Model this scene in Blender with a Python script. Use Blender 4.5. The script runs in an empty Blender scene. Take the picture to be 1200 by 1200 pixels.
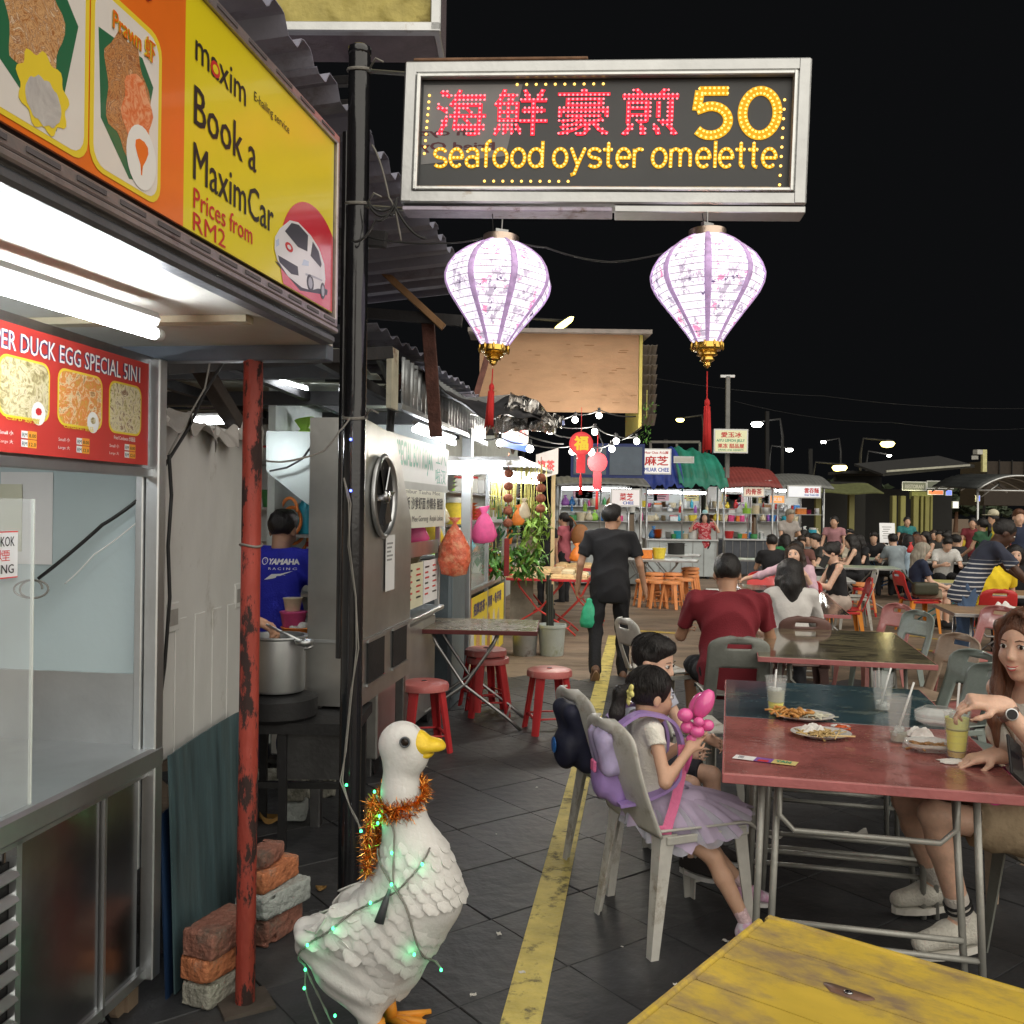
import bpy, math, random
import numpy as np
from mathutils import Vector, Matrix

# ---------------------------------------------------------------- camera, world, sun, exposure
scene = bpy.context.scene
COL = scene.collection
R_ = math.radians
FPX, CAMH, ROLL, PITCH = 1100.0, 1.6, R_(0.8), R_(0.15)
cam_data = bpy.data.cameras.new('camera')
cam = bpy.data.objects.new('camera', cam_data); COL.objects.link(cam)
cam_data.sensor_width = 36.0; cam_data.lens = 36.0*FPX/1200.0
cam_data.clip_start = 0.05; cam_data.clip_end = 1500
cam.matrix_world = Matrix.Translation((0, 0, CAMH)) @ Matrix.Rotation(R_(90)-PITCH, 4, 'X') @ Matrix.Rotation(ROLL, 4, 'Z')
scene.camera = cam
world = bpy.data.worlds.new("World"); scene.world = world; world.use_nodes = True
wn = world.node_tree; wn.nodes.clear()
wo = wn.nodes.new('ShaderNodeOutputWorld')
wb = wn.nodes.new('ShaderNodeBackground'); wb.inputs['Color'].default_value = (0.85, 0.9, 1.0, 1); wb.inputs['Strength'].default_value = 0.0032
wn.links.new(wb.outputs[0], wo.inputs[0])
sun_d = bpy.data.lights.new('sun', 'SUN'); sun_d.energy = 2.5; sun_d.angle = R_(110); sun_d.color = (1.0, 0.94, 0.83)
sun = bpy.data.objects.new('night_glow_sun', sun_d); COL.objects.link(sun)
sun.rotation_euler = (R_(52), 0, R_(28))
scene.view_settings.view_transform = 'Standard'; scene.view_settings.look = 'None'
scene.view_settings.gamma = 1.0; scene.view_settings.use_curve_mapping = False
scene.view_settings.exposure = 0.6
scene.cycles.use_denoising = True
scene.cycles.max_bounces = 6; scene.cycles.diffuse_bounces = 2; scene.cycles.glossy_bounces = 3
scene.cycles.transmission_bounces = 6; scene.cycles.transparent_max_bounces = 12
scene.cycles.sample_clamp_indirect = 4; scene.cycles.caustics_reflective = False; scene.cycles.caustics_refractive = False

_cm = (Matrix.Rotation(R_(90)-PITCH, 3, 'X') @ Matrix.Rotation(ROLL, 3, 'Z'))
def ray(px, py):
    v = _cm @ Vector(((px-600)/FPX, (600-py)/FPX, -1.0)); return v
def P(px, py, d):
    v = ray(px, py); k = d/v.y; return Vector((v.x*k, d, CAMH+v.z*k))
def G(px, py, z=0.0):
    v = ray(px, py); k = (z-CAMH)/v.z; return Vector((v.x*k, v.y*k, z))
rnd = random.Random(7)

# ---------------------------------------------------------------- materials
MATS = {}
def hexc(c):
    return tuple(c)+(1,) if len(c) == 3 else tuple(c)
def M(name, col=(.5,.5,.5), r=.6, m=0, var=.18, sc=6, bump=.12, bsc=45, dirt=None, dsc=3, dth=.55, st=(1,1,1),
      tr=0, es=0, coat=0, alpha=1, sss=0, ior=1.45, nosample=False, soft=.12):
    if name in MATS: return MATS[name]
    mt = bpy.data.materials.new(name); mt.use_nodes = True; nt = mt.node_tree; N = nt.nodes; L = nt.links
    b = N['Principled BSDF']; tc = N.new('ShaderNodeTexCoord'); mp = N.new('ShaderNodeMapping'); mp.inputs['Scale'].default_value = st
    L.new(tc.outputs['Object'], mp.inputs[0])
    b.inputs['Roughness'].default_value = r; b.inputs['Metallic'].default_value = m; b.inputs['IOR'].default_value = ior
    if tr: b.inputs['Transmission Weight'].default_value = tr
    if coat: b.inputs['Coat Weight'].default_value = coat; b.inputs['Coat Roughness'].default_value = .08
    if alpha < 1: b.inputs['Alpha'].default_value = alpha
    if sss: b.inputs['Subsurface Weight'].default_value = sss; b.inputs['Subsurface Radius'].default_value = (.02,.008,.004)
    out = None
    if var or bump or dirt:
        nz = N.new('ShaderNodeTexNoise'); nz.inputs['Scale'].default_value = sc; nz.inputs['Detail'].default_value = 5; nz.inputs['Roughness'].default_value = .6
        L.new(mp.outputs[0], nz.inputs[0])
    if var:
        mx = N.new('ShaderNodeMix'); mx.data_type = 'RGBA'
        mr = N.new('ShaderNodeMapRange'); mr.inputs[1].default_value = .3; mr.inputs[2].default_value = .7
        L.new(nz.outputs[0], mr.inputs[0]); L.new(mr.outputs[0], mx.inputs[0])
        mx.inputs[6].default_value = hexc([c*(1-var) for c in col[:3]]); mx.inputs[7].default_value = hexc([min(1, c*(1+var)) for c in col[:3]])
        out = mx.outputs[2]
    if dirt:
        n2 = N.new('ShaderNodeTexNoise'); n2.inputs['Scale'].default_value = dsc; n2.inputs['Detail'].default_value = 8; n2.inputs['Roughness'].default_value = .72
        L.new(mp.outputs[0], n2.inputs[0])
        m2 = N.new('ShaderNodeMapRange'); m2.inputs[1].default_value = dth; m2.inputs[2].default_value = dth+soft; L.new(n2.outputs[0], m2.inputs[0])
        mx2 = N.new('ShaderNodeMix'); mx2.data_type = 'RGBA'; L.new(m2.outputs[0], mx2.inputs[0])
        if out: L.new(out, mx2.inputs[6])
        else: mx2.inputs[6].default_value = hexc(col)
        mx2.inputs[7].default_value = hexc(dirt); out = mx2.outputs[2]
        if not m:
            m3 = N.new('ShaderNodeMapRange'); m3.inputs[3].default_value = r; m3.inputs[4].default_value = min(1, r+.35); L.new(m2.outputs[0], m3.inputs[0]); L.new(m3.outputs[0], b.inputs['Roughness'])
    if out: L.new(out, b.inputs['Base Color'])
    else: b.inputs['Base Color'].default_value = hexc(col)
    if es:
        b.inputs['Emission Strength'].default_value = es
        if out: L.new(out, b.inputs['Emission Color'])
        else: b.inputs['Emission Color'].default_value = hexc(col)
        if nosample: mt.cycles.emission_sampling = 'NONE'
    if bump:
        nb = N.new('ShaderNodeTexNoise'); nb.inputs['Scale'].default_value = bsc; nb.inputs['Detail'].default_value = 4
        L.new(mp.outputs[0], nb.inputs[0]); bp = N.new('ShaderNodeBump'); bp.inputs['Strength'].default_value = bump; bp.inputs['Distance'].default_value = .02
        L.new(nb.outputs[0], bp.inputs['Height']); L.new(bp.outputs[0], b.inputs['Normal'])
    if m and r < .5 and not dirt:   # uneven polish on metal
        m4 = N.new('ShaderNodeMapRange'); m4.inputs[3].default_value = r*.7; m4.inputs[4].default_value = r*1.5
        n4 = N.new('ShaderNodeTexNoise'); n4.inputs['Scale'].default_value = 2.5; n4.inputs['Detail'].default_value = 6; L.new(mp.outputs[0], n4.inputs[0])
        L.new(n4.outputs[0], m4.inputs[0]); L.new(m4.outputs[0], b.inputs['Roughness'])
    MATS[name] = mt; return mt
def glow(name, col, s, nosample=False):
    if name in MATS: return MATS[name]
    mt = bpy.data.materials.new(name); mt.use_nodes = True; nt = mt.node_tree; nt.nodes.clear()
    e = nt.nodes.new('ShaderNodeEmission'); e.inputs[0].default_value = hexc(col); e.inputs[1].default_value = s
    o = nt.nodes.new('ShaderNodeOutputMaterial'); nt.links.new(e.outputs[0], o.inputs[0])
    if nosample: mt.cycles.emission_sampling = 'NONE'
    MATS[name] = mt; return mt
def ramp_mat(name, stops, sc=12, r=.35, kind='noise', dist=1.5, bump=0, st=(1,1,1), coat=0, es=0, m=0, detail=6):
    """print or camouflage-like colour: a noise / voronoi through a many-coloured ramp"""
    if name in MATS: return MATS[name]
    mt = bpy.data.materials.new(name); mt.use_nodes = True; N = mt.node_tree.nodes; L = mt.node_tree.links; b = N['Principled BSDF']
    tc = N.new('ShaderNodeTexCoord'); mp = N.new('ShaderNodeMapping'); mp.inputs['Scale'].default_value = st; L.new(tc.outputs['Object'], mp.inputs[0])
    if kind == 'voronoi':
        nz = N.new('ShaderNodeTexVoronoi'); nz.inputs['Scale'].default_value = sc; L.new(mp.outputs[0], nz.inputs[0]); o = nz.outputs['Color']
        sp = N.new('ShaderNodeSeparateColor'); L.new(o, sp.inputs[0]); o = sp.outputs[0]
    elif kind == 'wave':
        nz = N.new('ShaderNodeTexWave'); nz.inputs['Scale'].default_value = sc; nz.inputs['Distortion'].default_value = dist; nz.inputs['Detail'].default_value = 3; L.new(mp.outputs[0], nz.inputs[0]); o = nz.outputs['Fac']
    else:
        nz = N.new('ShaderNodeTexNoise'); nz.inputs['Scale'].default_value = sc; nz.inputs['Detail'].default_value = detail; nz.inputs['Distortion'].default_value = dist; nz.inputs['Roughness'].default_value = .7; L.new(mp.outputs[0], nz.inputs[0]); o = nz.outputs['Fac']
    cr = N.new('ShaderNodeValToRGB'); cr.color_ramp.interpolation = 'LINEAR'; L.new(o, cr.inputs[0]); e = cr.color_ramp.elements
    while len(e) > 1: e.remove(e[-1])
    for i, (p, c) in enumerate(stops):
        x = e[0] if i == 0 else e.new(p)
        x.position = p; x.color = hexc(c)
    L.new(cr.outputs[0], b.inputs['Base Color']); b.inputs['Roughness'].default_value = r; b.inputs['Metallic'].default_value = m
    if coat: b.inputs['Coat Weight'].default_value = coat; b.inputs['Coat Roughness'].default_value = .06
    if es: L.new(cr.outputs[0], b.inputs['Emission Color']); b.inputs['Emission Strength'].default_value = es; mt.cycles.emission_sampling = 'NONE'
    if bump:
        bp = N.new('ShaderNodeBump'); bp.inputs['Strength'].default_value = bump; bp.inputs['Distance'].default_value = .01; L.new(o, bp.inputs['Height']); L.new(bp.outputs[0], b.inputs['Normal'])
    MATS[name] = mt; return mt

# ---------------------------------------------------------------- mesh building
def rotz(d): return Matrix.Rotation(R_(d), 3, 'Z')
def frame(t):
    t = Vector(t).normalized(); a = Vector((0,0,1)) if abs(t.z) < .9 else Vector((1,0,0))
    u = t.cross(a).normalized(); return u, t.cross(u).normalized()*-1
class MB:
    def __init__(s): s.v = []; s.f = []; s.mi = []; s.m = 0
    def add(s, vs, fs):
        b = len(s.v); s.v += [tuple(v) for v in vs]; s.f += [tuple(i+b for i in f) for f in fs]; s.mi += [s.m]*len(fs); return s
    def box(s, c, d, rot=None, bev=0):
        x, y, z = [k/2 for k in d]; c = Vector(c)
        if bev:
            e = min(bev, x*.9, y*.9, z*.9)
            vs = []; idx = {}
            for sx in (-1,1):
                for sy in (-1,1):
                    for sz in (-1,1):
                        for a in range(3):
                            p = [sx*(x-e), sy*(y-e), sz*(z-e)]; p[a] = (sx*x, sy*y, sz*z)[a]
                            idx[(sx,sy,sz,a)] = len(vs); vs.append(Vector(p))
            fs = []
            cyc = [(-1,-1),(1,-1),(1,1),(-1,1)]
            for sg in (-1,1):
                fs.append([idx[(sg,p,q,0)] for p,q in cyc]); fs.append([idx[(p,sg,q,1)] for p,q in cyc]); fs.append([idx[(p,q,sg,2)] for p,q in cyc])
            for p in (-1,1):
                for q in (-1,1):
                    fs.append([idx[(-1,p,q,1)],idx[(1,p,q,1)],idx[(1,p,q,2)],idx[(-1,p,q,2)]])
                    fs.append([idx[(p,-1,q,0)],idx[(p,1,q,0)],idx[(p,1,q,2)],idx[(p,-1,q,2)]])
                    fs.append([idx[(p,q,-1,0)],idx[(p,q,1,0)],idx[(p,q,1,1)],idx[(p,q,-1,1)]])
                    for o in (-1,1): fs.append([idx[(p,q,o,0)],idx[(p,q,o,1)],idx[(p,q,o,2)]])
        else:
            vs = [Vector((a*x,b*y,q*z)) for a in (-1,1) for b in (-1,1) for q in (-1,1)]
            fs = [(0,1,3,2),(4,6,7,5),(0,4,5,1),(2,3,7,6),(0,2,6,4),(1,5,7,3)]
        if rot is not None: vs = [rot @ v for v in vs]
        return s.add([v+c for v in vs], fs)
    def tube(s, pts, r, n=8, cap=True, flat=1.0, up=None):
        pts = [Vector(p) for p in pts]; m = len(pts); rs = r if isinstance(r, (list,tuple)) else [r]*m
        vs = []; u = None
        for i, p in enumerate(pts):
            t = (pts[min(i+1,m-1)]-pts[max(i-1,0)])
            if t.length < 1e-9: t = Vector((0,0,1))
            t.normalize()
            if u is None:
                u = (Vector(up).cross(t).normalized() if up else frame(t)[0])
            else:
                u = (u - t*u.dot(t)); u.normalize()
            w = t.cross(u)
            for k in range(n):
                a = 2*math.pi*k/n; vs.append(p+u*(math.cos(a)*rs[i])+w*(math.sin(a)*rs[i]*flat))
        fs = [(i*n+k, i*n+(k+1)%n, (i+1)*n+(k+1)%n, (i+1)*n+k) for i in range(m-1) for k in range(n)]
        if cap: fs += [tuple(range(n))[::-1], tuple((m-1)*n+k for k in range(n))]
        return s.add(vs, fs)
    def cyl(s, a, b, r0, r1=None, n=12): return s.tube([a, b], [r0, r0 if r1 is None else r1], n)
    def lathe(s, prof, n=16, c=(0,0,0), rot=None, cap=True, sx=1, sy=1):
        c = Vector(c); vs = []
        for r, z in prof:
            for k in range(n):
                a = 2*math.pi*k/n; v = Vector((r*math.cos(a)*sx, r*math.sin(a)*sy, z)); vs.append((rot@v if rot is not None else v)+c)
        m = len(prof)
        fs = [(i*n+k, i*n+(k+1)%n, (i+1)*n+(k+1)%n, (i+1)*n+k) for i in range(m-1) for k in range(n)]
        if cap: fs += [tuple(range(n))[::-1], tuple((m-1)*n+k for k in range(n))]
        return s.add(vs, fs)
    def ball(s, c, r, n=8, rot=None):
        rx, ry, rz = r if isinstance(r, (tuple,list)) else (r,r,r); vs = []; c = Vector(c); h = max(4, n*2//3)
        for i in range(h+1):
            a = math.pi*i/h
            for k in range(n):
                b = 2*math.pi*k/n; v = Vector((rx*max(math.sin(a),.02)*math.cos(b), ry*max(math.sin(a),.02)*math.sin(b), -rz*math.cos(a))); vs.append((rot@v if rot is not None else v)+c)
        return s.add(vs, [(i*n+k, i*n+(k+1)%n, (i+1)*n+(k+1)%n, (i+1)*n+k) for i in range(h) for k in range(n)])
    def prism(s, poly, o, u, v, t):
        o, u, v = Vector(o), Vector(u), Vector(v); w = u.cross(v).normalized()*t; n = len(poly)
        a = [o+u*x+v*y for x, y in poly]; b = [p+w for p in a]
        return s.add(a+b, [tuple(range(n))[::-1], tuple(range(n,2*n))]+[(i,(i+1)%n,(i+1)%n+n,i+n) for i in range(n)])
    def sheet(s, fn, nu, nv, th=0):
        """grid surface fn(u,v) with u,v in 0..1; th gives it a thickness"""
        g = [[Vector(fn(i/nu, j/nv)) for j in range(nv+1)] for i in range(nu+1)]; vs = [g[i][j] for i in range(nu+1) for j in range(nv+1)]
        q = lambda i,j: i*(nv+1)+j
        fs = [(q(i,j),q(i+1,j),q(i+1,j+1),q(i,j+1)) for i in range(nu) for j in range(nv)]
        if th:
            n = []
            for i in range(nu+1):
                for j in range(nv+1):
                    a = g[min(i+1,nu)][j]-g[max(i-1,0)][j]; b = g[i][min(j+1,nv)]-g[i][max(j-1,0)]; n.append(a.cross(b).normalized())
            K = len(vs); v2 = [p-k*th for p,k in zip(vs,n)]; f2 = [tuple(x+K for x in f[::-1]) for f in fs]
            rim = [q(i,0) for i in range(nu+1)]+[q(nu,j) for j in range(1,nv+1)]+[q(i,nv) for i in range(nu-1,-1,-1)]+[q(0,j) for j in range(nv-1,0,-1)]
            f3 = [(rim[(k+1)%len(rim)], rim[k], rim[k]+K, rim[(k+1)%len(rim)]+K) for k in range(len(rim))]
            vs = vs+v2; fs = fs+f2+f3
        return s.add(vs, fs)
    def build(s, name, mat, parent=None, smooth=False, loc=None, auto=None):
        me = bpy.data.meshes.new(name); me.from_pydata(s.v, [], s.f)
        for m in (mat if isinstance(mat, (list,tuple)) else [mat]): me.materials.append(m)
        if any(s.mi): me.polygons.foreach_set('material_index', s.mi)
        if smooth:
            me.polygons.foreach_set('use_smooth', [True]*len(me.polygons))
            if auto: me.set_sharp_from_angle(angle=R_(auto))
        me.validate(); o = bpy.data.objects.new(name, me); COL.objects.link(o)
        if parent is not None: o.parent = parent
        if loc is not None: o.location = loc
        return o
def tag(o, label=None, cat=None, group=None, kind=None):
    if label: o['label'] = label
    if cat: o['category'] = cat
    if group: o['group'] = group
    if kind: o['kind'] = kind
    return o
def T(name, label, cat, loc=(0,0,0), rz=0, group=None):
    o = bpy.data.objects.new(name, None); COL.objects.link(o); o.location = loc; o.rotation_euler = (0,0,R_(rz)); o.empty_display_size = .1
    return tag(o, label, cat, group)
KIDS = {}
def dup(o, loc=None, rz=None, label=None, group=None, mats=None, scale=None, parent=None):
    """copy of a thing with copies of its parts and sub-parts; mats = {part name: material}"""
    c = o.copy(); COL.objects.link(c)
    if parent is not None: c.parent = parent
    if loc is not None: c.location = loc
    if rz is not None: c.rotation_euler = (0,0,R_(rz))
    if scale is not None: c.scale = (scale,)*3 if not isinstance(scale, (tuple,list)) else scale
    if label: c['label'] = label
    if group: c['group'] = group
    if mats and o.type == 'MESH':
        k = o.name.split('.')[0]
        mm = mats.get(k)
        if mm is not None:
            for i, sl in enumerate(c.material_slots):
                if i == 0: sl.link = 'OBJECT'; sl.material = mm
    for ch in o.children: dup(ch, parent=c, mats=mats)
    return c
def lamp(name, loc, power, col=(1,.96,.9), r=.05, parent=None):
    l = bpy.data.lights.new(name, 'POINT'); l.energy = power; l.color = col; l.shadow_soft_size = r
    o = bpy.data.objects.new(name, l); COL.objects.link(o); o.location = loc
    if parent is not None: o.parent = parent
    return o
def ribbon(pts, wd, w, th=.003):
    """flat strap along pts, wd = width direction"""
    pts = [Vector(p) for p in pts]; wd = Vector(wd).normalized(); m = MB(); P2 = []
    for i in range(len(pts)-1):
        for k in range(3):
            p0, p1, p2, p3 = pts[max(i-1,0)], pts[i], pts[i+1], pts[min(i+2,len(pts)-1)]; t = k/3; P2.append(.5*((2*p1)+(p2-p0)*t+(2*p0-5*p1+4*p2-p3)*t*t+(3*p1-p0-3*p2+p3)*t*t*t))
    P2.append(pts[-1]); n = len(P2)-1
    m.sheet(lambda u,v: P2[round(u*n)]+wd*(v-.5)*w, n, 1, th); return m
# ---------------------------------------------------------------- lettering
_tc = {}
def text_geo(s, bold=0.0):
    k = (s, bold)
    if k in _tc: return _tc[k]
    cu = bpy.data.curves.new('t', 'FONT'); cu.body = s; cu.resolution_u = 2; cu.align_x = 'LEFT'; cu.space_line = .95
    o = bpy.data.objects.new('t', cu); COL.objects.link(o); dg = bpy.context.evaluated_depsgraph_get(); me = o.evaluated_get(dg).to_mesh()
    vs = np.array([v.co[:2] for v in me.vertices]) if len(me.vertices) else np.zeros((0,2)); fs = [tuple(p.vertices) for p in me.polygons]
    o.evaluated_get(dg).to_mesh_clear(); bpy.data.objects.remove(o); bpy.data.curves.remove(cu)
    if len(vs):
        if bold > .004:     # heavier weight: the outline repeated a hair to each side
            n_ = len(vs); sh = [(0,0),(bold,0),(-bold,0)]+([(0,bold*.8),(0,-bold*.8)] if bold >= .03 else []); fs = [tuple(i+k*n_ for i in f) for k in range(len(sh)) for f in fs]; vs = np.concatenate([vs+np.array(d) for d in sh]); 
        vs = vs-vs.min(0); ext = vs.max(0)
    else: ext = np.array([1,1])
    _tc[k] = (vs, fs, ext); return _tc[k]
def text(s, o, u, v, w, h, mat, parent, name='lettering', bold=.012, lift=.002, keep=False):
    """flat lettering filling a w x h box whose lower-left corner is o, along unit vectors u (right), v (up)"""
    vs, fs, ext = text_geo(s, bold)
    if not len(vs): return None
    o, u, v = Vector(o), Vector(u).normalized(), Vector(v).normalized(); n = u.cross(v).normalized()
    sx, sy = w/ext[0], h/ext[1]
    if keep: sx = sy = min(sx, sy)
    nl = len(vs)//(1 if bold <= .004 else 5 if bold >= .03 else 3); b = MB(); b.add([o+u*float(x*sx)+v*float(y*sy)+n*(lift+.0001*(i//nl)) for i, (x, y) in enumerate(vs)], fs)
    return b.build(name, mat, parent)
def poly(pts, o, u, v, mat, parent, name, th=.003):
    b = MB(); b.prism(pts, o, u, v, th); return b.build(name, mat, parent)
def rect(x0, y0, x1, y1): return [(x0,y0),(x1,y0),(x1,y1),(x0,y1)]
def rrect(x0, y0, x1, y1, r, n=4):
    o = []
    for cx, cy, a0 in ((x1-r,y0+r,-90),(x1-r,y1-r,0),(x0+r,y1-r,90),(x0+r,y0+r,180)):
        for k in range(n+1): a = R_(a0+90*k/n); o.append((cx+r*math.cos(a), cy+r*math.sin(a)))
    return o
def circ(cx, cy, rx, ry=None, n=20): ry = ry or rx; return [(cx+rx*math.cos(2*math.pi*k/n), cy+ry*math.sin(2*math.pi*k/n)) for k in range(n)]

# ---------------------------------------------------------------- smooth bodies (signed distance field + surface nets)
class SDF:
    def __init__(s, vox): s.p = []; s.vox = vox
    def cone(s, a, b, r1, r2=None, k=.02, op=0):
        a, b = np.array(a, float), np.array(b, float); r2 = r1 if r2 is None else r2; R = max(r1, r2)
        s.p.append(('c', (a, b, r1, r2), np.minimum(a,b)-R, np.maximum(a,b)+R, k, op)); return s
    def chain(s, pts, rs, k=.02, op=0):
        for i in range(len(pts)-1): s.cone(pts[i], pts[i+1], rs[i], rs[i+1], k, op)
        return s
    def ell(s, c, r, rot=None, k=.02, op=0):
        c, r = np.array(c, float), np.array(r, float); R = r.max(); rr = np.eye(3) if rot is None else np.array(rot, float)
        ex = np.abs(rr) @ r
        s.p.append(('e', (c, r, rr), c-ex, c+ex, k, op)); return s
    def box(s, c, h, rot=None, rad=.01, k=.02, op=0):
        c, h = np.array(c, float), np.array(h, float); rr = np.eye(3) if rot is None else np.array(rot, float); ex = np.abs(rr) @ h
        s.p.append(('b', (c, h, rr, rad), c-ex, c+ex, k, op)); return s
    def mesh(s):
        vx = s.vox; add = [p for p in s.p if p[5] == 0]
        lo = np.min([p[2] for p in add], 0)-3*vx; hi = np.max([p[3] for p in add], 0)+3*vx
        n = np.ceil((hi-lo)/vx).astype(int)+1; g = np.ones(n, np.float32)
        for t, a, l, h, k, op in s.p:
            m = k+2*vx; i0 = np.clip(np.floor((l-m-lo)/vx).astype(int), 0, n); i1 = np.clip(np.ceil((h+m-lo)/vx).astype(int)+1, 0, n)
            if (i1 <= i0).any(): continue
            X = (lo[0]+vx*np.arange(i0[0], i1[0]))[:,None,None].astype(np.float32); Y = (lo[1]+vx*np.arange(i0[1], i1[1]))[None,:,None].astype(np.float32); Z = (lo[2]+vx*np.arange(i0[2], i1[2]))[None,None,:].astype(np.float32)
            if t == 'c':
                A, B, r1, r2 = a; d = B-A; L2 = max(float(d@d), 1e-9); x, y, z = X-A[0], Y-A[1], Z-A[2]
                q = np.clip((x*d[0]+y*d[1]+z*d[2])/L2, 0, 1)
                D = np.sqrt((x-q*d[0])**2+(y-q*d[1])**2+(z-q*d[2])**2)-(r1+(r2-r1)*q)
            else:
                C, r, rr = a[0], a[1], a[2]; x, y, z = X-C[0], Y-C[1], Z-C[2]
                u = [x*rr[0,i]+y*rr[1,i]+z*rr[2,i] for i in range(3)]
                if t == 'e':
                    k0 = np.sqrt((u[0]/r[0])**2+(u[1]/r[1])**2+(u[2]/r[2])**2); k1 = np.sqrt((u[0]/r[0]**2)**2+(u[1]/r[1]**2)**2+(u[2]/r[2]**2)**2)
                    D = k0*(k0-1)/np.maximum(k1, 1e-6)
                else:
                    q = [np.abs(u[i])-(r[i]-a[3]) for i in range(3)]
                    D = np.sqrt(sum(np.maximum(e, 0)**2 for e in q))+np.minimum(np.maximum(np.maximum(q[0], q[1]), q[2]), 0)-a[3]
            S = g[i0[0]:i1[0], i0[1]:i1[1], i0[2]:i1[2]]
            if op == 0:
                if k > 0: hh = np.maximum(k-np.abs(S-D), 0)/k; S[...] = np.minimum(S, D)-hh*hh*k*.25
                else: S[...] = np.minimum(S, D)
            else:
                E = -D
                if k > 0: hh = np.maximum(k-np.abs(S-E), 0)/k; S[...] = np.maximum(S, E)+hh*hh*k*.25
                else: S[...] = np.maximum(S, E)
        sg = g < 0
        c = [sg[i:n[0]-1+i, j:n[1]-1+j, k:n[2]-1+k] for i in (0,1) for j in (0,1) for k in (0,1)]
        cnt = sum(x.astype(np.int8) for x in c); act = (cnt > 0) & (cnt < 8); ii = np.array(np.nonzero(act)).T
        if not len(ii): return np.zeros((0,3)), []
        off = np.array([(i,j,k) for i in (0,1) for j in (0,1) for k in (0,1)])
        vals = np.stack([g[ii[:,0]+o[0], ii[:,1]+o[1], ii[:,2]+o[2]] for o in off], 1)
        acc = np.zeros((len(ii), 3)); w = np.zeros(len(ii))
        for a in range(8):
            for b in range(a+1, 8):
                if np.abs(off[a]-off[b]).sum() != 1: continue
                va, vb = vals[:,a], vals[:,b]; m = (va < 0) != (vb < 0); t = np.where(m, va/(va-vb+1e-12), 0)
                acc += m[:,None]*(off[a]+(off[b]-off[a])*t[:,None]); w += m
        vs = lo+vx*(ii+acc/w[:,None]); idm = -np.ones(act.shape, int); idm[ii[:,0],ii[:,1],ii[:,2]] = np.arange(len(ii)); F = []
        for ax in range(3):
            sl0 = [slice(None)]*3; sl1 = [slice(None)]*3; sl0[ax] = slice(0,-1); sl1[ax] = slice(1,None); A = sg[tuple(sl0)]; B = sg[tuple(sl1)]; m = np.array(np.nonzero(A != B)).T
            o = [i for i in range(3) if i != ax]; m = m[(m[:,o[0]] > 0) & (m[:,o[1]] > 0) & (m[:,o[0]] < n[o[0]]-1) & (m[:,o[1]] < n[o[1]]-1)]
            e = [np.zeros(3,int) for _ in range(4)]; e[1][o[0]] = -1; e[2][o[0]] = -1; e[2][o[1]] = -1; e[3][o[1]] = -1
            q = np.stack([idm[m[:,0]+x[0], m[:,1]+x[1], m[:,2]+x[2]] for x in e], 1)
            fl = A[m[:,0],m[:,1],m[:,2]] ^ (ax == 1); q[~fl] = q[~fl][:,::-1]; F.append(q)
        return vs, np.concatenate(F)
    def build(s, name, mat, parent, smooth=True, wrinkle=0, wsc=1, fn=None, relax=1, seed=0):
        vs, fs = s.mesh()
        if relax and len(vs):
            for _ in range(relax):
                acc = np.zeros_like(vs); w = np.zeros(len(vs))
                for a, b in ((0,1),(1,2),(2,3),(3,0)):
                    np.add.at(acc, fs[:,a], vs[fs[:,b]]); np.add.at(acc, fs[:,b], vs[fs[:,a]]); np.add.at(w, fs[:,a], 1); np.add.at(w, fs[:,b], 1)
                vs = vs*.45+acc/w[:,None]*.55
        if wrinkle or fn:
            e1 = vs[fs[:,2]]-vs[fs[:,0]]; e2 = vs[fs[:,3]]-vs[fs[:,1]]; fnm = np.cross(e1, e2); nn = np.zeros_like(vs)
            for a in range(4): np.add.at(nn, fs[:,a], fnm)
            nn /= np.linalg.norm(nn, axis=1)[:,None]+1e-9
            if wrinkle:
                x, y, z = (vs*wsc+seed*3.1).T; q = np.sin(9*x+5*y+1.5*np.sin(7*z+seed))+np.sin(17*z+6*np.sin(6*x+seed)+3*np.sin(5*y)); q2 = 1-np.abs(np.sin(13*z+8*x+3*np.sin(11*y+seed)+2*np.sin(9*x)))
                vs = vs+nn*((q*.22+q2*.9-.7)*wrinkle)[:,None]
            if fn: vs = fn(vs, nn)
        me = bpy.data.meshes.new(name); nf = len(fs)
        me.vertices.add(len(vs)); me.vertices.foreach_set('co', vs.astype(np.float32).ravel()); me.loops.add(nf*4); me.loops.foreach_set('vertex_index', np.array(fs, np.int32).ravel())
        me.polygons.add(nf); me.polygons.foreach_set('loop_start', np.arange(0, nf*4, 4, dtype=np.int32)); me.polygons.foreach_set('loop_total', np.full(nf, 4, np.int32))
        me.polygons.foreach_set('use_smooth', np.ones(nf, bool)); me.update(calc_edges=True)
        for m in (mat if isinstance(mat, (list,tuple)) else [mat]): me.materials.append(m)
        o = bpy.data.objects.new(name, me); COL.objects.link(o)
        if parent is not None: o.parent = parent
        return o
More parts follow.
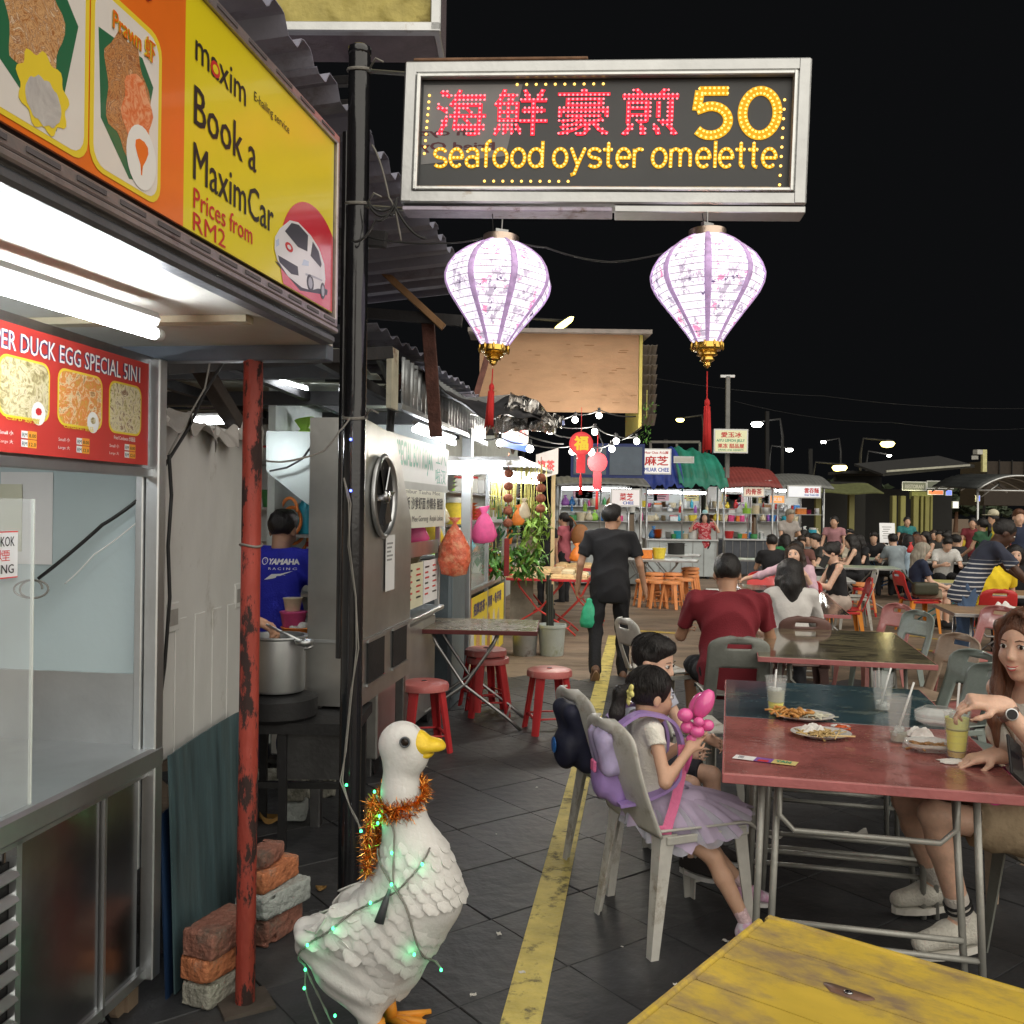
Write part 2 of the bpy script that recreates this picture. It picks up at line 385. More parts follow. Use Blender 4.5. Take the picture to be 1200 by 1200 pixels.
# ---------------------------------------------------------------- people
def nv(v): v = np.array(v, float); return v/np.linalg.norm(v)
def rm(ax, d):
    return np.array(Matrix.Rotation(R_(d), 3, ax))
SKIN = dict(fair=M('skin_fair', (.72,.46,.34), .43, var=.10, sc=38, bump=.12, bsc=160, sss=.1), tan=M('skin_tan', (.45,.25,.16), .5, var=.08, sc=20, bump=.05, bsc=120, sss=.06),
            dark=M('skin_dark', (.085,.042,.028), .42, var=.1, sc=20, bump=.05, bsc=120), mid=M('skin_mid', (.58,.35,.24), .5, var=.07, sc=20, bump=.05, bsc=120, sss=.06))
HAIRM = dict(black=M('hair_black', (.012,.010,.010), .38, var=.5, sc=3, st=(14,14,1.2), bump=.45, bsc=16), brown=M('hair_brown', (.13,.055,.03), .36, var=.5, sc=3, st=(14,14,1.2), bump=.45, bsc=16),
             grey=M('hair_grey', (.30,.27,.22), .55, var=.4, sc=3, st=(14,14,1.2), bump=.45, bsc=16), darkbrown=M('hair_dark_brown', (.03,.018,.013), .38, var=.5, sc=3, st=(14,14,1.2), bump=.45, bsc=16))
EYEW = M('eye_white', (.75,.73,.7), .2, var=0, bump=0); EYEB = M('eye_iris', (.02,.012,.008), .12, var=0, bump=0)
LIP = M('lip', (.55,.12,.11), .4, var=0, bump=0)
_fab = {}
def fab(name, col, var=.14, bump=.25, bsc=180, r=.85, dirt=None): return M('cloth_'+name, col, r, var=var, sc=9, bump=bump, bsc=bsc, dirt=dirt)

def hand(s, w, h, pn, sc, vox, side, curl=35, thumb=1, spread=0):
    """palm, four unequal fingers with knuckle bends, thumb off the side of the palm; side: +1 when the thumb lies along h x pn"""
    h = nv(h); pn = nv(np.array(pn)-h*np.dot(pn, h)); sd = np.cross(h, pn)*side
    rot = np.stack([sd, h, pn], 1); c = w+h*.045*sc
    s.box(c, (.037*sc,.046*sc,.013*sc), rot, rad=.012*sc, k=.01*sc)
    s.cone(w-h*.02*sc, w+h*.02*sc, .024*sc, .023*sc, k=.02*sc)
    r0 = max(.0076*sc, vox*.70)
    for i, (off, ln) in enumerate(((.029,.078),(.0095,.086),(-.010,.080),(-.028,.062))):
        p = w+h*.086*sc+sd*off*sc; a = curl*(.5+.12*i); d = h+sd*(.12*(1.5-i)*(spread or .4)); d = nv(d); pts = [p-h*.012*sc]; 
        cur = 0
        for k, f in enumerate((.46,.31,.23)):
            cur += a*(1,1,.8)[k]; dd = d*math.cos(R_(cur))+pn*math.sin(R_(cur)); p = pts[-1]+dd*(ln*f+(.012 if k == 0 else 0))*sc; pts.append(p)
        s.chain(pts, [r0*1.08, r0, r0*.93, r0*.8], k=.004*sc)
    t0 = w+h*.022*sc+sd*.026*sc; t1 = t0+(h*.55+sd*.62+pn*.35)*.036*sc; t2 = t1+(h*.85+sd*.12+pn*.5)*.030*sc; t3 = t2+(h*.9-sd*.15+pn*.45)*.022*sc
    if thumb: s.chain([t0, t1, t2, t3], [r0*1.6, r0*1.25, r0*1.1, r0*.9], k=.008*sc)

def person(label, pos, heading, H=1.7, hip=.92, lean=(0,0,0), head=(0,0,0), aL=((-.12,0,-1),(-.05,.1,-1)), aR=((.12,0,-1),(.05,.1,-1)), lL=((0,0,-1),(0,0,-1)), lR=((0,0,-1),(0,0,-1)),
           feet=None, skin='mid', hair=('short','black'), top=(None,.45,0), bottom=('pants',None,1), shoes=None, sole=None, socks=None, vox=.014, hs=1.1, bw=1, belly=0, bust=0, group=None, face=None, hands=None, z=0, wr=.012, name='person', name_extra=None, smile=0):
    t = T(name, label, 'person', (pos[0], pos[1], z), heading-90, group)
    s = H/1.7; sk = SKIN[skin]; Rt = rm('Z', lean[2]) @ rm('Y', lean[1]) @ rm('X', -lean[0]); P0 = np.array((0,0,hip)); up = lambda x,y,zz: P0+Rt@np.array((x,y,zz))*s
    w = bw; lw = .86 if bust else 1; cov = .82 if (bottom and bottom[1] is not None and bottom[0] != 'shorts' and bottom[2] >= 1) else 1
    shx = .175*w; SH = [up(-shx,-.005,.455), up(shx,-.005,.455)]; nb = up(0,-.005,.49)
    Rh = Rt @ np.eye(3); Rh = rm('Z', lean[2]+head[0]) @ rm('Y', head[2]) @ rm('X', -head[1]); hc = nb+(Rt@np.array((0,.02,.075))+Rh@np.array((0,.012,.06)))*s
    q = s*hs; hh = lambda x,y,zz: hc+Rh@np.array((x,y,zz))*q
    vx = vox; b = SDF(vx)
    tb = s*(.92 if (top[0] is not None and top[1] > 0) else 1)
    b.ell(up(0,0,.03), np.array((.145*w,.095+belly*.5,.11))*tb, Rt, k=.05*s); b.ell(up(0,.005+belly*.3,.18), np.array((.125*w,.08+belly*.7,.12))*tb, Rt, k=.06*s); b.ell(up(0,0,.345), np.array((.150*w,.095+belly*.3,.145))*tb, Rt, k=.04*s)
    b.cone(SH[0]*.94+SH[1]*.06, SH[0]*.06+SH[1]*.94, .040*s, .040*s, k=.05*s); b.cone(up(0,.0,.455), hc-Rh@np.array((0,.015,.05))*q, .052*s, .050*q, k=.03*s)
    if bust: [b.ell(up(x,.085,.335), np.array((.062,.05,.06))*s*bust, Rt, k=.03) for x in (-.07,.07)]
    # head
    b.ell(hh(0,-.012,.03), np.array((.073,.092,.085))*q, Rh, k=0); b.ell(hh(0,.022,-.035), np.array((.055,.062,.072))*q, Rh, k=.03*q)
    b.ell(hh(0,.05,-.09), np.array((.024,.022,.018))*q, Rh, k=.02*q)
    fine = vx <= .009
    if vx <= .016:
        b.cone(hh(0,.082,.008), hh(0,.0935,-.024), .0065*q, .0092*q, k=.012*q)
        for sx in (-1,1):
            b.ell(hh(sx*.033,.058,-.028), np.array((.024,.02,.024))*q, Rh, k=.02*q); b.ell(hh(sx*.074,-.008,-.008), np.array((.009,.019,.029))*q, Rh, k=.006*q)
            if fine: b.ell(hh(sx*.029,.092,.008), np.array((.018,.012,.010))*q, Rh, k=.012*q, op=1); b.cone(hh(sx*.006,.093,-.03), hh(sx*.012,.088,-.03), .006*q, k=.006*q)
        if fine: b.ell(hh(0,.080,-.060), np.array((.024,.010,.013))*q, Rh, k=.010*q)
    pw_ = np.array((pos[0], pos[1], z), float); Rw = rm('Z', -(heading-90)); loc_ = lambda p: Rw@(np.array(p, float)-pw_); dloc = lambda v: Rw@np.array(v, float)
    def ik(A0, D, l1, l2):
        tg = loc_(D['t']); v = tg-A0; L_ = min(np.linalg.norm(v), (l1+l2)*.995); u = nv(v); a = (l1*l1-l2*l2+L_*L_)/(2*L_); hgt = math.sqrt(max(l1*l1-a*a, 0)); hn = dloc(D.get('hint', (0,0,-1))); hn = nv(hn-u*np.dot(hn,u)); e_ = A0+u*a+hn*hgt
        return e_-A0, tg-e_
    arms = []
    for i, (A, sd) in enumerate(((aL,-1),(aR,1))):
        if A is None: arms.append(None); continue
        if isinstance(A, dict):
            u_, f_ = ik(SH[i], A, .285*s, .245*s); A = (u_, f_, dloc(A['h']) if 'h' in A else None, dloc(A['pn']) if 'pn' in A else (-sd*1.0,.3,-.2), A.get('curl', 30))
        u, f = nv(A[0]), nv(A[1]); e = SH[i]+u*.285*s; wr_ = e+f*.245*s; arms.append((SH[i], e, wr_, u, f))
        b.cone(SH[i], e, .040*s*(.85+.15*w), .036*s, k=.03*s); b.cone(e, wr_, .036*s, .024*s, k=.015*s)
        hd = A[2] if len(A) > 2 and A[2] is not None else f; pn = A[3] if len(A) > 3 else (-sd*1.0,.3,-.2)
        hv = nv(hd); pnn = nv(np.array(pn, float)-hv*np.dot(pn,hv)); side = 1 if np.dot(np.cross(hv,pnn), (0,1,.4)) > 0 else -1
        cu = A[4] if len(A) > 4 else 30
        hand(b, wr_, hv, pnn, s, vx, side, cu)
    legs = []
    for i, (Lg, sd) in enumerate(((lL,-1),(lR,1))):
        a = P0+Rt@np.array((sd*.085*w,0,-.01))*s
        if isinstance(Lg, dict): t1_, t2_ = ik(a, Lg, .43*s, .41*s); Lg = (t1_, t2_, dloc(Lg['f']) if 'f' in Lg else (sd*.12,1,0))
        th, sh = nv(Lg[0]), nv(Lg[1]); kn = a+th*.43*s; an = kn+sh*.41*s; ft = nv(Lg[2]) if len(Lg) > 2 else nv((sd*.12, 1, 0)); legs.append((a,kn,an,ft,th,sh))
        b.cone(a, kn, .074*s*cov*lw, .051*s*cov*lw, k=.03*s); cm = kn+(an-kn)*.3; b.cone(kn, cm, .050*s*cov*lw, .053*s*cov*lw, k=.02*s); b.cone(cm, an, .053*s*cov*lw, .033*s*cov, k=.02*s); b.cone(an, an+ft*.12*s-np.array((0,0,.05*s)), .032*s, .022*s, k=.02*s)
    b.build('body', sk, t)
    # garments
    e = .013*s+vx*.25
    if top[0] is not None:
        g = SDF(vx); sl = top[1]; ln = top[2] if len(top) > 2 else 0; loose = top[3] if len(top) > 3 else 1
        g.ell(up(0,.0+belly*.2,.06), np.array((.148*w,.102+belly*.6,.12))*s+e*loose, Rt, k=.06*s); g.ell(up(0,.005+belly*.3,.18), np.array((.135*w,.09+belly*.7,.13))*s+e*loose, Rt, k=.07*s); g.ell(up(0,0,.34), np.array((.156*w,.1+belly*.3,.14))*s+e, Rt, k=.06*s)
        if ln > 0: g.ell(up(0,0,-.04), np.array((.150*w,.105+belly*.5,.10+ln*.1))*s+e*loose, Rt, k=.05*s)
        if sl > 0: g.cone(up(-shx*.93,-.005,.445), up(shx*.93,-.005,.445), .042*s+e, k=.05*s); g.cone(up(-shx*.55,-.008,.468), up(shx*.55,-.008,.468), .040*s+e*.7, k=.05*s)
        else: g.cone(up(-shx*.66,-.005,.455), up(shx*.66,-.005,.455), .045*s+e*.6, k=.04*s)
        if bust: [g.ell(up(x,.085,.335), (np.array((.062,.05,.06))*bust)*s+e*.7, Rt, k=.04) for x in (-.07,.07)]
        for ar in arms:
            if ar is None or sl <= 0: continue
            A, E, W_, u, f = ar; fr = min(sl, 1); g.cone(A, A+(E-A)*fr, .041*s*(.85+.15*w)+e, (.046 if sl < 1 else .040)*s+e*1.1, k=.03*s)
            if sl > 1: g.cone(E, E+(W_-E)*min(1, sl-1), .039*s+e, .028*s+e, k=.02*s)
            if sl < 1: g.box(A+u*(.285*s*fr+.05*s), (.075*s,.075*s,.05*s), np.stack([*( [np.cross(u,(0,.3,1))/np.linalg.norm(np.cross(u,(0,.3,1))), np.cross(u,np.cross(u,(0,.3,1)))/np.linalg.norm(np.cross(u,(0,.3,1)))]), u], 1), rad=.001, k=.004, op=1)
        g.ell(nb+Rt@np.array((0,.035,.035))*s, np.array((.060,.062,.040))*s, Rt, k=.01*s, op=1)     # neckline
        if sl <= 0: [g.ell(up(x*.215*w,0,.42), np.array((.075,.10,.10))*s, Rt, k=.01, op=1) for x in (-1,1)]
        if wr >= 0:
            hem = -.075-ln*.1; g.box(up(0,0,hem-.15), np.array((.4,.4,.15))*s, Rt, rad=.001, k=.004, op=1)
        o = g.build('shirt', top[0], t, wrinkle=wr*s, wsc=1.1/s, seed=len(label))
    if bottom and bottom[1] is not None:
        g = SDF(vx); kind, mt, ln = bottom
        g.ell(P0+Rt@np.array((0,0,.02))*s, np.array((.150*w,.100+belly*.4,.11))*s+e*.6, Rt, k=.05*s)
        for a, kn, an, ft, th, sh in legs:
            if kind == 'skirt':
                g.cone(a, a+(kn-a)*min(ln,1), .085*s+e, .085*s+e, k=.12*s)
                if ln > 1: g.cone(kn, kn+(an-kn)*(ln-1), .085*s+e, .08*s+e, k=.12*s)
            else:
                fr = min(ln*2, 1) if ln < .5 else 1
                g.cone(a, a+(kn-a)*fr, .078*s+e, .060*s+e*1.4 if ln < .5 else .054*s+e, k=.035*s)
                if ln < .5: c_ = a+(kn-a)*fr+th*.05*s; x_ = nv(np.cross(th,(.1,.2,1))); g.box(c_, (.1*s,.1*s,.05*s), np.stack([x_, np.cross(th,x_), th], 1), rad=.001, k=.004, op=1)
                if ln >= .5: g.cone(kn, kn+(an-kn)*(ln*2-1), .054*s+e, .043*s+e, k=.03*s)
        g.build(kind if kind != 'pants' else 'trousers', mt, t, wrinkle=wr*s, wsc=1.2/s, seed=len(label)+3)
    if socks is not None:
        for a, kn, an, ft, th, sh in legs: g = SDF(vx); g.cone(an-sh*.10*s, an+sh*.01*s, .040*s, .037*s, k=.01); g.build('sock', socks, t)
    if shoes is not None:
        for a, kn, an, ft, th, sh in legs:
            g = SDF(vx*.9); fz = nv(np.array((0,0,1.))-ft*ft[2]) if abs(ft[2]) < .9 else nv(-sh); sx_ = np.cross(ft, fz); Rf = np.stack([sx_, ft, fz], 1); f0 = an-fz*.035*s
            F = lambda x,y,zz: f0+(sx_*x+ft*y+fz*zz)*s
            g.cone(F(0,-.03,-.005), F(0,.05,.0), .038*s, .040*s, k=.02*s); g.cone(F(0,.05,.0), F(0,.15,-.018), .041*s, .033*s, k=.03*s); g.cone(F(0,-.02,.03), F(0,-.008,.045), .039*s, .040*s, k=.02*s)
            g.box(F(0,.05,-.085), (.1*s,.2*s,.045*s), Rf, rad=.001, k=.006, op=1)
            sh_o = g.build('shoe', shoes, t)
            pl = [(.030*math.cos(x)*(1.15 if math.sin(x) > 0 else .95)*(1+.12*math.sin(x)), .055+.125*math.sin(x)) for x in np.linspace(0, 2*math.pi, 16, endpoint=False)]
            mb = MB(); o_ = F(0,0,-.066); pl = [(x*1.25*s, y*s) for x, y in pl]; mb.prism(pl, o_, sx_, ft, .024*s); mb.build('sole', sole or shoes, sh_o)
    # hair
    style, hm = hair; hm = HAIRM[hm]
    if style != 'bald':
        g = SDF(max(vx*.8, .006)); big = 1.0 if style in ('short','crop') else 1.05
        g.ell(hh(0,-.020,.036), np.array((.081,.098,.090))*q*big, Rh, k=0)
        if style == 'short': g.ell(hh(0,.02,.085), np.array((.065,.07,.045))*q, Rh, k=.03*q)
        g.ell(hh(0,.098,-.035), np.array((.078,.080,.098))*q, Rh, k=.012*q, op=1)
        if style in ('short','crop','cap'):
            g.box(hh(0,-.02,-.105), np.array((.12,.14,.065))*q, Rh, rad=.001, k=.02*q, op=1); [g.ell(hh(x*.09,.022,-.02), np.array((.03,.035,.05))*q, Rh, k=.01*q, op=1) for x in (-1,1)]
        if style in ('pony','bun'):
            g.box(hh(0,.0,-.12), np.array((.12,.14,.065))*q, Rh, rad=.001, k=.03*q, op=1)
        if style == 'pony': g.chain([hh(0,-.105,.03), hh(0,-.145,.0), hh(0,-.15,-.09), hh(.0,-.13,-.19)], [.022*q,.032*q,.034*q,.012*q], k=.02*q)
        if style == 'bun': g.ell(hh(0,-.10,.075), np.array((.042,.04,.04))*q, Rh, k=.01)
        if style in ('long','bob'):
            L_ = .30 if style == 'long' else .16
            for x in (-1,1): g.chain([hh(x*.055,-.02,.04), hh(x*.082,-.015,-.05), hh(x*.088,-.01,-.05-L_*.5), hh(x*.082,.015,-.05-L_)], [.045*q,.030*q,.030*q,.012*q], k=.04*q)
            g.chain([hh(0,-.06,.03), hh(0,-.075,-.08), hh(0,-.07,-.08-L_*.9)], [.06*q,.068*q,(.035 if style == 'long' else .058)*q], k=.06*q)
        g.build('hair', hm, t, wrinkle=.0035*q, wsc=2.2, seed=5)
        if style == 'cap' and face: pass
    if fine or (face and vx <= .016):
        for sx in (-1,1):
            mb = MB(); mb.ball(hh(sx*.0295,.0745,.008), (.0128*q,.0105*q,.0078*q), 12, Matrix(Rh.tolist())); ey = mb.build('eye', EYEW, t, True)
            mb = MB(); mb.ball(hh(sx*.0295+(face or 0)*.003,.0825,.008), (.0068*q,.0032*q,.0068*q), 10, Matrix(Rh.tolist())); mb.build('iris', EYEB, ey, True)
            mb = MB(); mb.tube([hh(sx*.014,.084,.026), hh(sx*.030,.086,.031), hh(sx*.047,.072,.026)], [.0016*q,.0024*q,.0012*q], 5); mb.build('eyebrow', hm, t, True)
            mb = MB(); mb.tube([hh(sx*.017,.083,.012), hh(sx*.0295,.0865,.0175), hh(sx*.043,.078,.012)], [.001*q,.0016*q,.001*q], 5); mb.build('eyelid', HAIRM['black'], t, True)
        mb = MB(); y0 = .0895
        mb.tube([hh(-.024-.005*smile,y0-.014,-.058+.011*smile), hh(-.012,y0-.002,-.0565), hh(0,y0+.001,-.0575), hh(.012,y0-.002,-.0565), hh(.024+.004*smile,y0-.014,-.058+.011*smile)], [.001*q,.0024*q,.0022*q,.0024*q,.001*q], 6)
        mb.tube([hh(-.021,y0-.011,-.061+.009*smile), hh(-.01,y0-.002,-.0665), hh(0,y0,-.068), hh(.01,y0-.002,-.0665), hh(.021,y0-.011,-.061+.009*smile)], [.0012*q,.0028*q,.0033*q,.0028*q,.0012*q], 6)
        lo = mb.build('lips', LIP, t, True)
        if smile > .8:
            mb = MB(); mb.tube([hh(-.017,y0-.006,-.0605), hh(0,y0+.0025,-.0625), hh(.017,y0-.006,-.0605)], [.0012*q,.0034*q,.0012*q], 6); mb.build('teeth', EYEW, lo, True)
    if fine and hair[0] in ('short','pony','long'):    # loose strands over the hair
        m = MB(); r = random.Random(9); nn = 420 if style != 'short' else 260
        for _ in range(nn):
            a = r.uniform(0, 2*math.pi); front = math.sin(a) > .35; lim = {'short': 1.45, 'pony': 1.75, 'long': 1.75}[style]*(.62 if front else 1)*r.uniform(.75,1.06); a1 = a+r.uniform(-.25,.25); pts = []; o_ = r.uniform(1.0,1.09)
            for k in range(7):
                ph_ = .15+(lim-.15)*k/6; aa = a+(a1-a)*k/6; pts.append(hh(.0835*o_*math.sin(ph_)*math.cos(aa), -.020+.1005*o_*math.sin(ph_)*math.sin(aa), .034+.0925*o_*math.cos(ph_)))
            if style == 'long' and not front: p_ = pts[-1]; x_ = .004*r.gauss(0,1); L2_ = r.uniform(.12,.34); pts += [p_+np.array((x_*k, .010*k*.3+.003*math.sin(k*2+a), -L2_*k/4))*q for k in range(1,5)]
            m.tube(pts, [.0015*q]*(len(pts)-1)+[.0003*q], 3, cap=False)
        m.build('hair_strands', hm, t, True)['kind'] = 'stuff'
    J = dict(arms=arms, legs=legs, hh=hh, up=up, hc=hc, Rh=Rh, Rt=Rt, s=s, q=q)
    return t, J
# ---------------------------------------------------------------- shared materials
STEEL = M('steel_brushed', (.60,.62,.63), .36, 1, var=.12, sc=3, bump=.03, bsc=60)
STEELD = M('steel_dark', (.42,.43,.45), .2, 1, var=.3, sc=2.2, bump=.04, bsc=9)
STEELW = M('steel_worn', (.36,.36,.36), .36, 1, var=.25, sc=6, bump=.1, bsc=60, dirt=(.18,.15,.12), dsc=4, dth=.58)
ALU = M('aluminium_frame', (.52,.53,.53), .4, .85, var=.12, sc=5, bump=.08, bsc=40, dirt=(.30,.22,.15), dsc=6, dth=.64)
BLACKP = M('black_pole_paint', (.012,.012,.014), .18, 0, var=.3, sc=6, bump=.05, bsc=60, coat=.4)
WHITE = M('white_paint', (.72,.72,.70), .5, var=.08, sc=4, bump=.05)
BLACK = M('black_rubber', (.015,.015,.016), .55, var=.2)
DARK = M('dark_beam', (.035,.034,.036), .6, var=.3, dirt=(.09,.06,.045), dsc=5, dth=.6)
WIRE = M('cable_black', (.012,.012,.012), .5, var=0, bump=0)
WIREG = M('cable_grey', (.20,.19,.17), .6, var=.2)
RED = M('red_plastic', (.50,.035,.04), .33, var=.12, sc=5, bump=.04, dirt=(.55,.25,.22), dsc=7, dth=.66)
TUBE = glow('tube_light', (.93,.97,1.0), 26)
TUBEF = glow('tube_light_far', (.95,.97,1.0), 22)

# ---------------------------------------------------------------- ground
ASPH = M('asphalt_brown', (.21,.155,.11), .62, var=.4, sc=.9, st=(1,2.6,1), bump=.25, bsc=70, dirt=(.11,.085,.065), dsc=.8, dth=.5, soft=.2)
g = MB(); g.add([(-260,-60,0),(260,-60,0),(260,460,0),(-260,460,0)], [(0,1,2,3)]); ground = tag(g.build('ground', ASPH), kind='structure')
SLAB = [M('slate_slab_%d' % i, c, .52, var=.45, sc=2.3, bump=.4, bsc=16, dirt=d, dsc=3, dth=.56, soft=.25) for i, (c, d) in enumerate((((.036,.037,.040),(.065,.063,.06)), ((.042,.042,.044),(.07,.066,.06)), ((.030,.031,.034),(.055,.053,.05))))]
def conc(name, c): return M(name, c, .55, var=.35, sc=1.6, bump=.3, bsc=18, dirt=(.04,.04,.038), dsc=2, dth=.56, soft=.2)
paving = T('paving', 'dark slate paving slabs laid on the diagonal', None, (0,0,0)); del paving['label']; paving['kind'] = 'structure'
SL = .46
slab_mesh = []
for k in range(6):
    r = random.Random(k); m = MB(); e = SL/2-.0022; z1 = .012
    n = 10; poly_ = []
    for side in range(4):
        for j in range(3):
            t = -e+2*e*j/3; c_ = [(t,-e),(e,t),(-t,e),(-e,-t)][side]; poly_.append((c_[0]+r.uniform(-.003,.003), c_[1]+r.uniform(-.003,.003)))
    N_ = len(poly_); top = [(x*.991,y*.991,z1+r.uniform(-.0006,.0006)) for x,y in poly_]; mid = [(x,y,z1-.004) for x,y in poly_]; bot = [(x,y,0.0005) for x,y in poly_]
    m.add(top+mid+bot, [tuple(range(N_))]+[(i+N_,(i+1)%N_+N_,(i+1)%N_,i) for i in range(N_)]+[(i+2*N_,(i+1)%N_+2*N_,(i+1)%N_+N_,i+N_) for i in range(N_)])
    o = m.build('slab', SLAB[k%3], paving); slab_mesh.append(o.data); bpy.data.objects.remove(o)
a45 = R_(45-7.8); ca, sa = math.cos(a45), math.sin(a45)
def in_pave(x, y):
    if y < 1.3 or y > 9.0: return False
    return x/y < .62 and x/y > -.62 and x > -1.6-.05*y and x < 3.4
for i in range(-26, 27):
    for j in range(-6, 34):
        x = ca*(i*SL)-sa*(j*SL)+.1; y = sa*(i*SL)+ca*(j*SL)
        if in_pave(x, y):
            o = bpy.data.objects.new('slab', slab_mesh[rnd.randrange(6)]); COL.objects.link(o); o.parent = paving; o.location = (x, y, rnd.uniform(-.0012,.0012)); o.rotation_euler = (rnd.uniform(-.003,.003), rnd.uniform(-.003,.003), a45+math.pi/2*rnd.randrange(4))
# painted lines
YEL = M('yellow_road_paint', (.54,.44,.12), .6, var=.25, sc=7, bump=.3, bsc=40, dirt=(.11,.10,.07), dsc=11, dth=.53)
YEL2 = M('yellow_road_paint_worn', (.46,.32,.06), .6, var=.2, sc=5, bump=.1, dirt=(.10,.085,.06), dsc=4, dth=.52)
def strip(pts, w, z, name, mat, label=None):
    m = MB(); n = len(pts)
    vs = []
    for i, p in enumerate(pts):
        d = (Vector(pts[min(i+1,n-1)])-Vector(pts[max(i-1,0)])); d.z = 0; d.normalize(); s_ = Vector((d.y,-d.x,0)); vs += [Vector(p)-s_*w/2+Vector((0,0,z)), Vector(p)+s_*w/2+Vector((0,0,z))]
    m.add(vs, [(2*i,2*i+1,2*i+3,2*i+2) for i in range(n-1)]); o = m.build(name, mat); o['kind'] = 'structure'; return o
pa, pb = G(604,1230), G(706,800)
pts = [pa.lerp(pb, t/14) for t in range(15)]
strip(pts, .125, .0165, 'yellow_line', YEL)
pe = pb+(pb-pa).normalized()*3.2
strip([pb, pe], .125, .0195, 'yellow_line', YEL)
strip([G(722,738), G(806,743)], .16, .004, 'yellow_line', YEL2)
strip([G(1040,742), G(1120,752)], .10, .004, 'yellow_line', YEL2)
strip([G(1035,757), G(1130,768)], .10, .008, 'yellow_line', YEL2)
strip([G(1036,672), G(1046,664)], .35, .004, 'yellow_line', YEL2)
# small litter on the paving
LIT = M('litter_paper', (.6,.58,.54), .7, var=.1)
for (px, py, r, lab) in ((1003,982,.05,'crumpled white wrapper lying on the dark paving under the red table'), (905,985,.045,'thin white straw sleeve on the paving beside the red table leg')):
    p = G(px, py); m = MB()
    m.sheet(lambda u,v: (p.x+(u-.5)*r*2.2, p.y+(v-.5)*r*(1.0 if r > .046 else .35), .02+.02*math.sin(6*u+3*v)*u+.01*math.cos(9*v)), 8, 4, .001)
    tag(m.build('wrapper', LIT), lab, 'wrapper')
sc_m = MB(); sc_m.sheet(lambda u,v: ((u-.5)*.03, (v-.5)*.02, .004+.006*math.sin(5*u+3*v)**2), 4, 3, .0006); sc_o = sc_m.build('paper_scrap', LIT); sc_d = sc_o.data; bpy.data.objects.remove(sc_o)
for k in range(26):
    q = G(rnd.uniform(330,1000), rnd.uniform(800,1190)); o = bpy.data.objects.new('paper_scrap', sc_d); COL.objects.link(o); o.location = (q.x,q.y,.0135); o.rotation_euler = (0,0,rnd.uniform(0,6)); o.scale = (rnd.uniform(.3,.9),)*3; tag(o, 'tiny pale paper scrap trodden on the dark slabs', 'litter', 'paper scraps on the slabs')
LEAF = M('dry_leaf', (.30,.17,.05), .8, var=.3)
for k, (px, py, lab) in enumerate(((318,965,'curled brown leaf lying behind the red pole'), (376,1046,'small dry leaf on the slabs left of the black pole'))):
    p = G(px, py); m = MB(); r = .06 if k == 0 else .022
    m.sheet(lambda u,v: (p.x+(u-.5)*2*r, p.y+(v-.5)*2*r*math.sin(math.pi*min(max(u,.02),.98)), .016+r*.9*(u-.5)**2*2+r*.3*math.sin(7*v)), 8, 5, .0008); tag(m.build('leaf', LEAF), lab, 'leaf')
# ---------------------------------------------------------------- the near stall on the left (local +y runs along the street, +x to the right)
SA = 7.8
st1 = T('food_stall', 'stainless steel duck egg stall with lit counter, nearest on the left', 'food stall', (-1.143,2.98,0), -SA)
TUBEN = glow('tube_light_near', (.95,.98,1.0), 48)
PALEBLUE = M('pale_blue_board', (.50,.60,.62), .35, var=.05, sc=2, bump=.03)
CEIL = M('stall_ceiling', (.60,.59,.54), .5, var=.1, sc=2, bump=.12, bsc=30, dirt=(.30,.26,.18), dsc=3, dth=.62)
# counter
m = MB(); m.box((-.47,-1.2,.815), (1.0,2.46,.03), bev=.006); m.build('counter_top', STEEL, st1)
m = MB(); m.box((.02,-1.2,.80), (.035,2.46,.07), bev=.01); m.build('counter_edge', STEEL, st1)
m = MB(); m.box((-.01,-.16,.435), (.018,.20,.66)); m.build('front_panel', STEELD, st1)
m = MB(); m.box((-.01,-.45,.435), (.016,.36,.66)); m.build('front_panel', STEELD, st1)
m = MB(); m.box((-.03,-1.6,.435), (.012,1.9,.66)); m.build('front_panel', STEELD, st1)
m = MB(); m.box((-.004,-.255,.435), (.03,.012,.68)); m.box((-.004,-.64,.435), (.03,.02,.68)); m.box((-.004,-1.2,.76),(.03,2.4,.03)); m.box((-.004,-.32,.12),(.03,.62,.03)); m.build('panel_frame', STEEL, st1)
m = MB(); m.box((-.012,-1.05,.47), (.006,.8,.47)); m.build('louver_recess', BLACK, st1)
for k in range(7):
    m = MB(); m.box((.012,-1.05,.31+k*.062), (.006,.80,.030), rot=Matrix.Rotation(R_(-38),3,'Y'), bev=.002); m.build('louver_slat', STEEL, st1)
m = MB(); m.box((.004,-.645,.47), (.02,.02,.50)); m.build('louver_frame', STEEL, st1)
m = MB(); m.box((-.05,-.03,.06), (.05,.06,.12)); m.lathe([(.012,-.012),(.05,-.012),(.05,.012),(.012,.012)], 16, (-.05,-.06,.05), Matrix.Rotation(R_(90),3,'Y').to_3x3()); m.build('caster', M('caster_rubber', (.18,.13,.09), .7), st1)
# corner posts
m = MB(); m.box((.012,.0,1.08), (.045,.05,1.96), bev=.004); m.build('corner_post', STEEL, st1)
m = MB(); m.box((-.025,-.02,1.25), (.025,.03,1.6), bev=.003); m.build('inner_post', STEEL, st1)
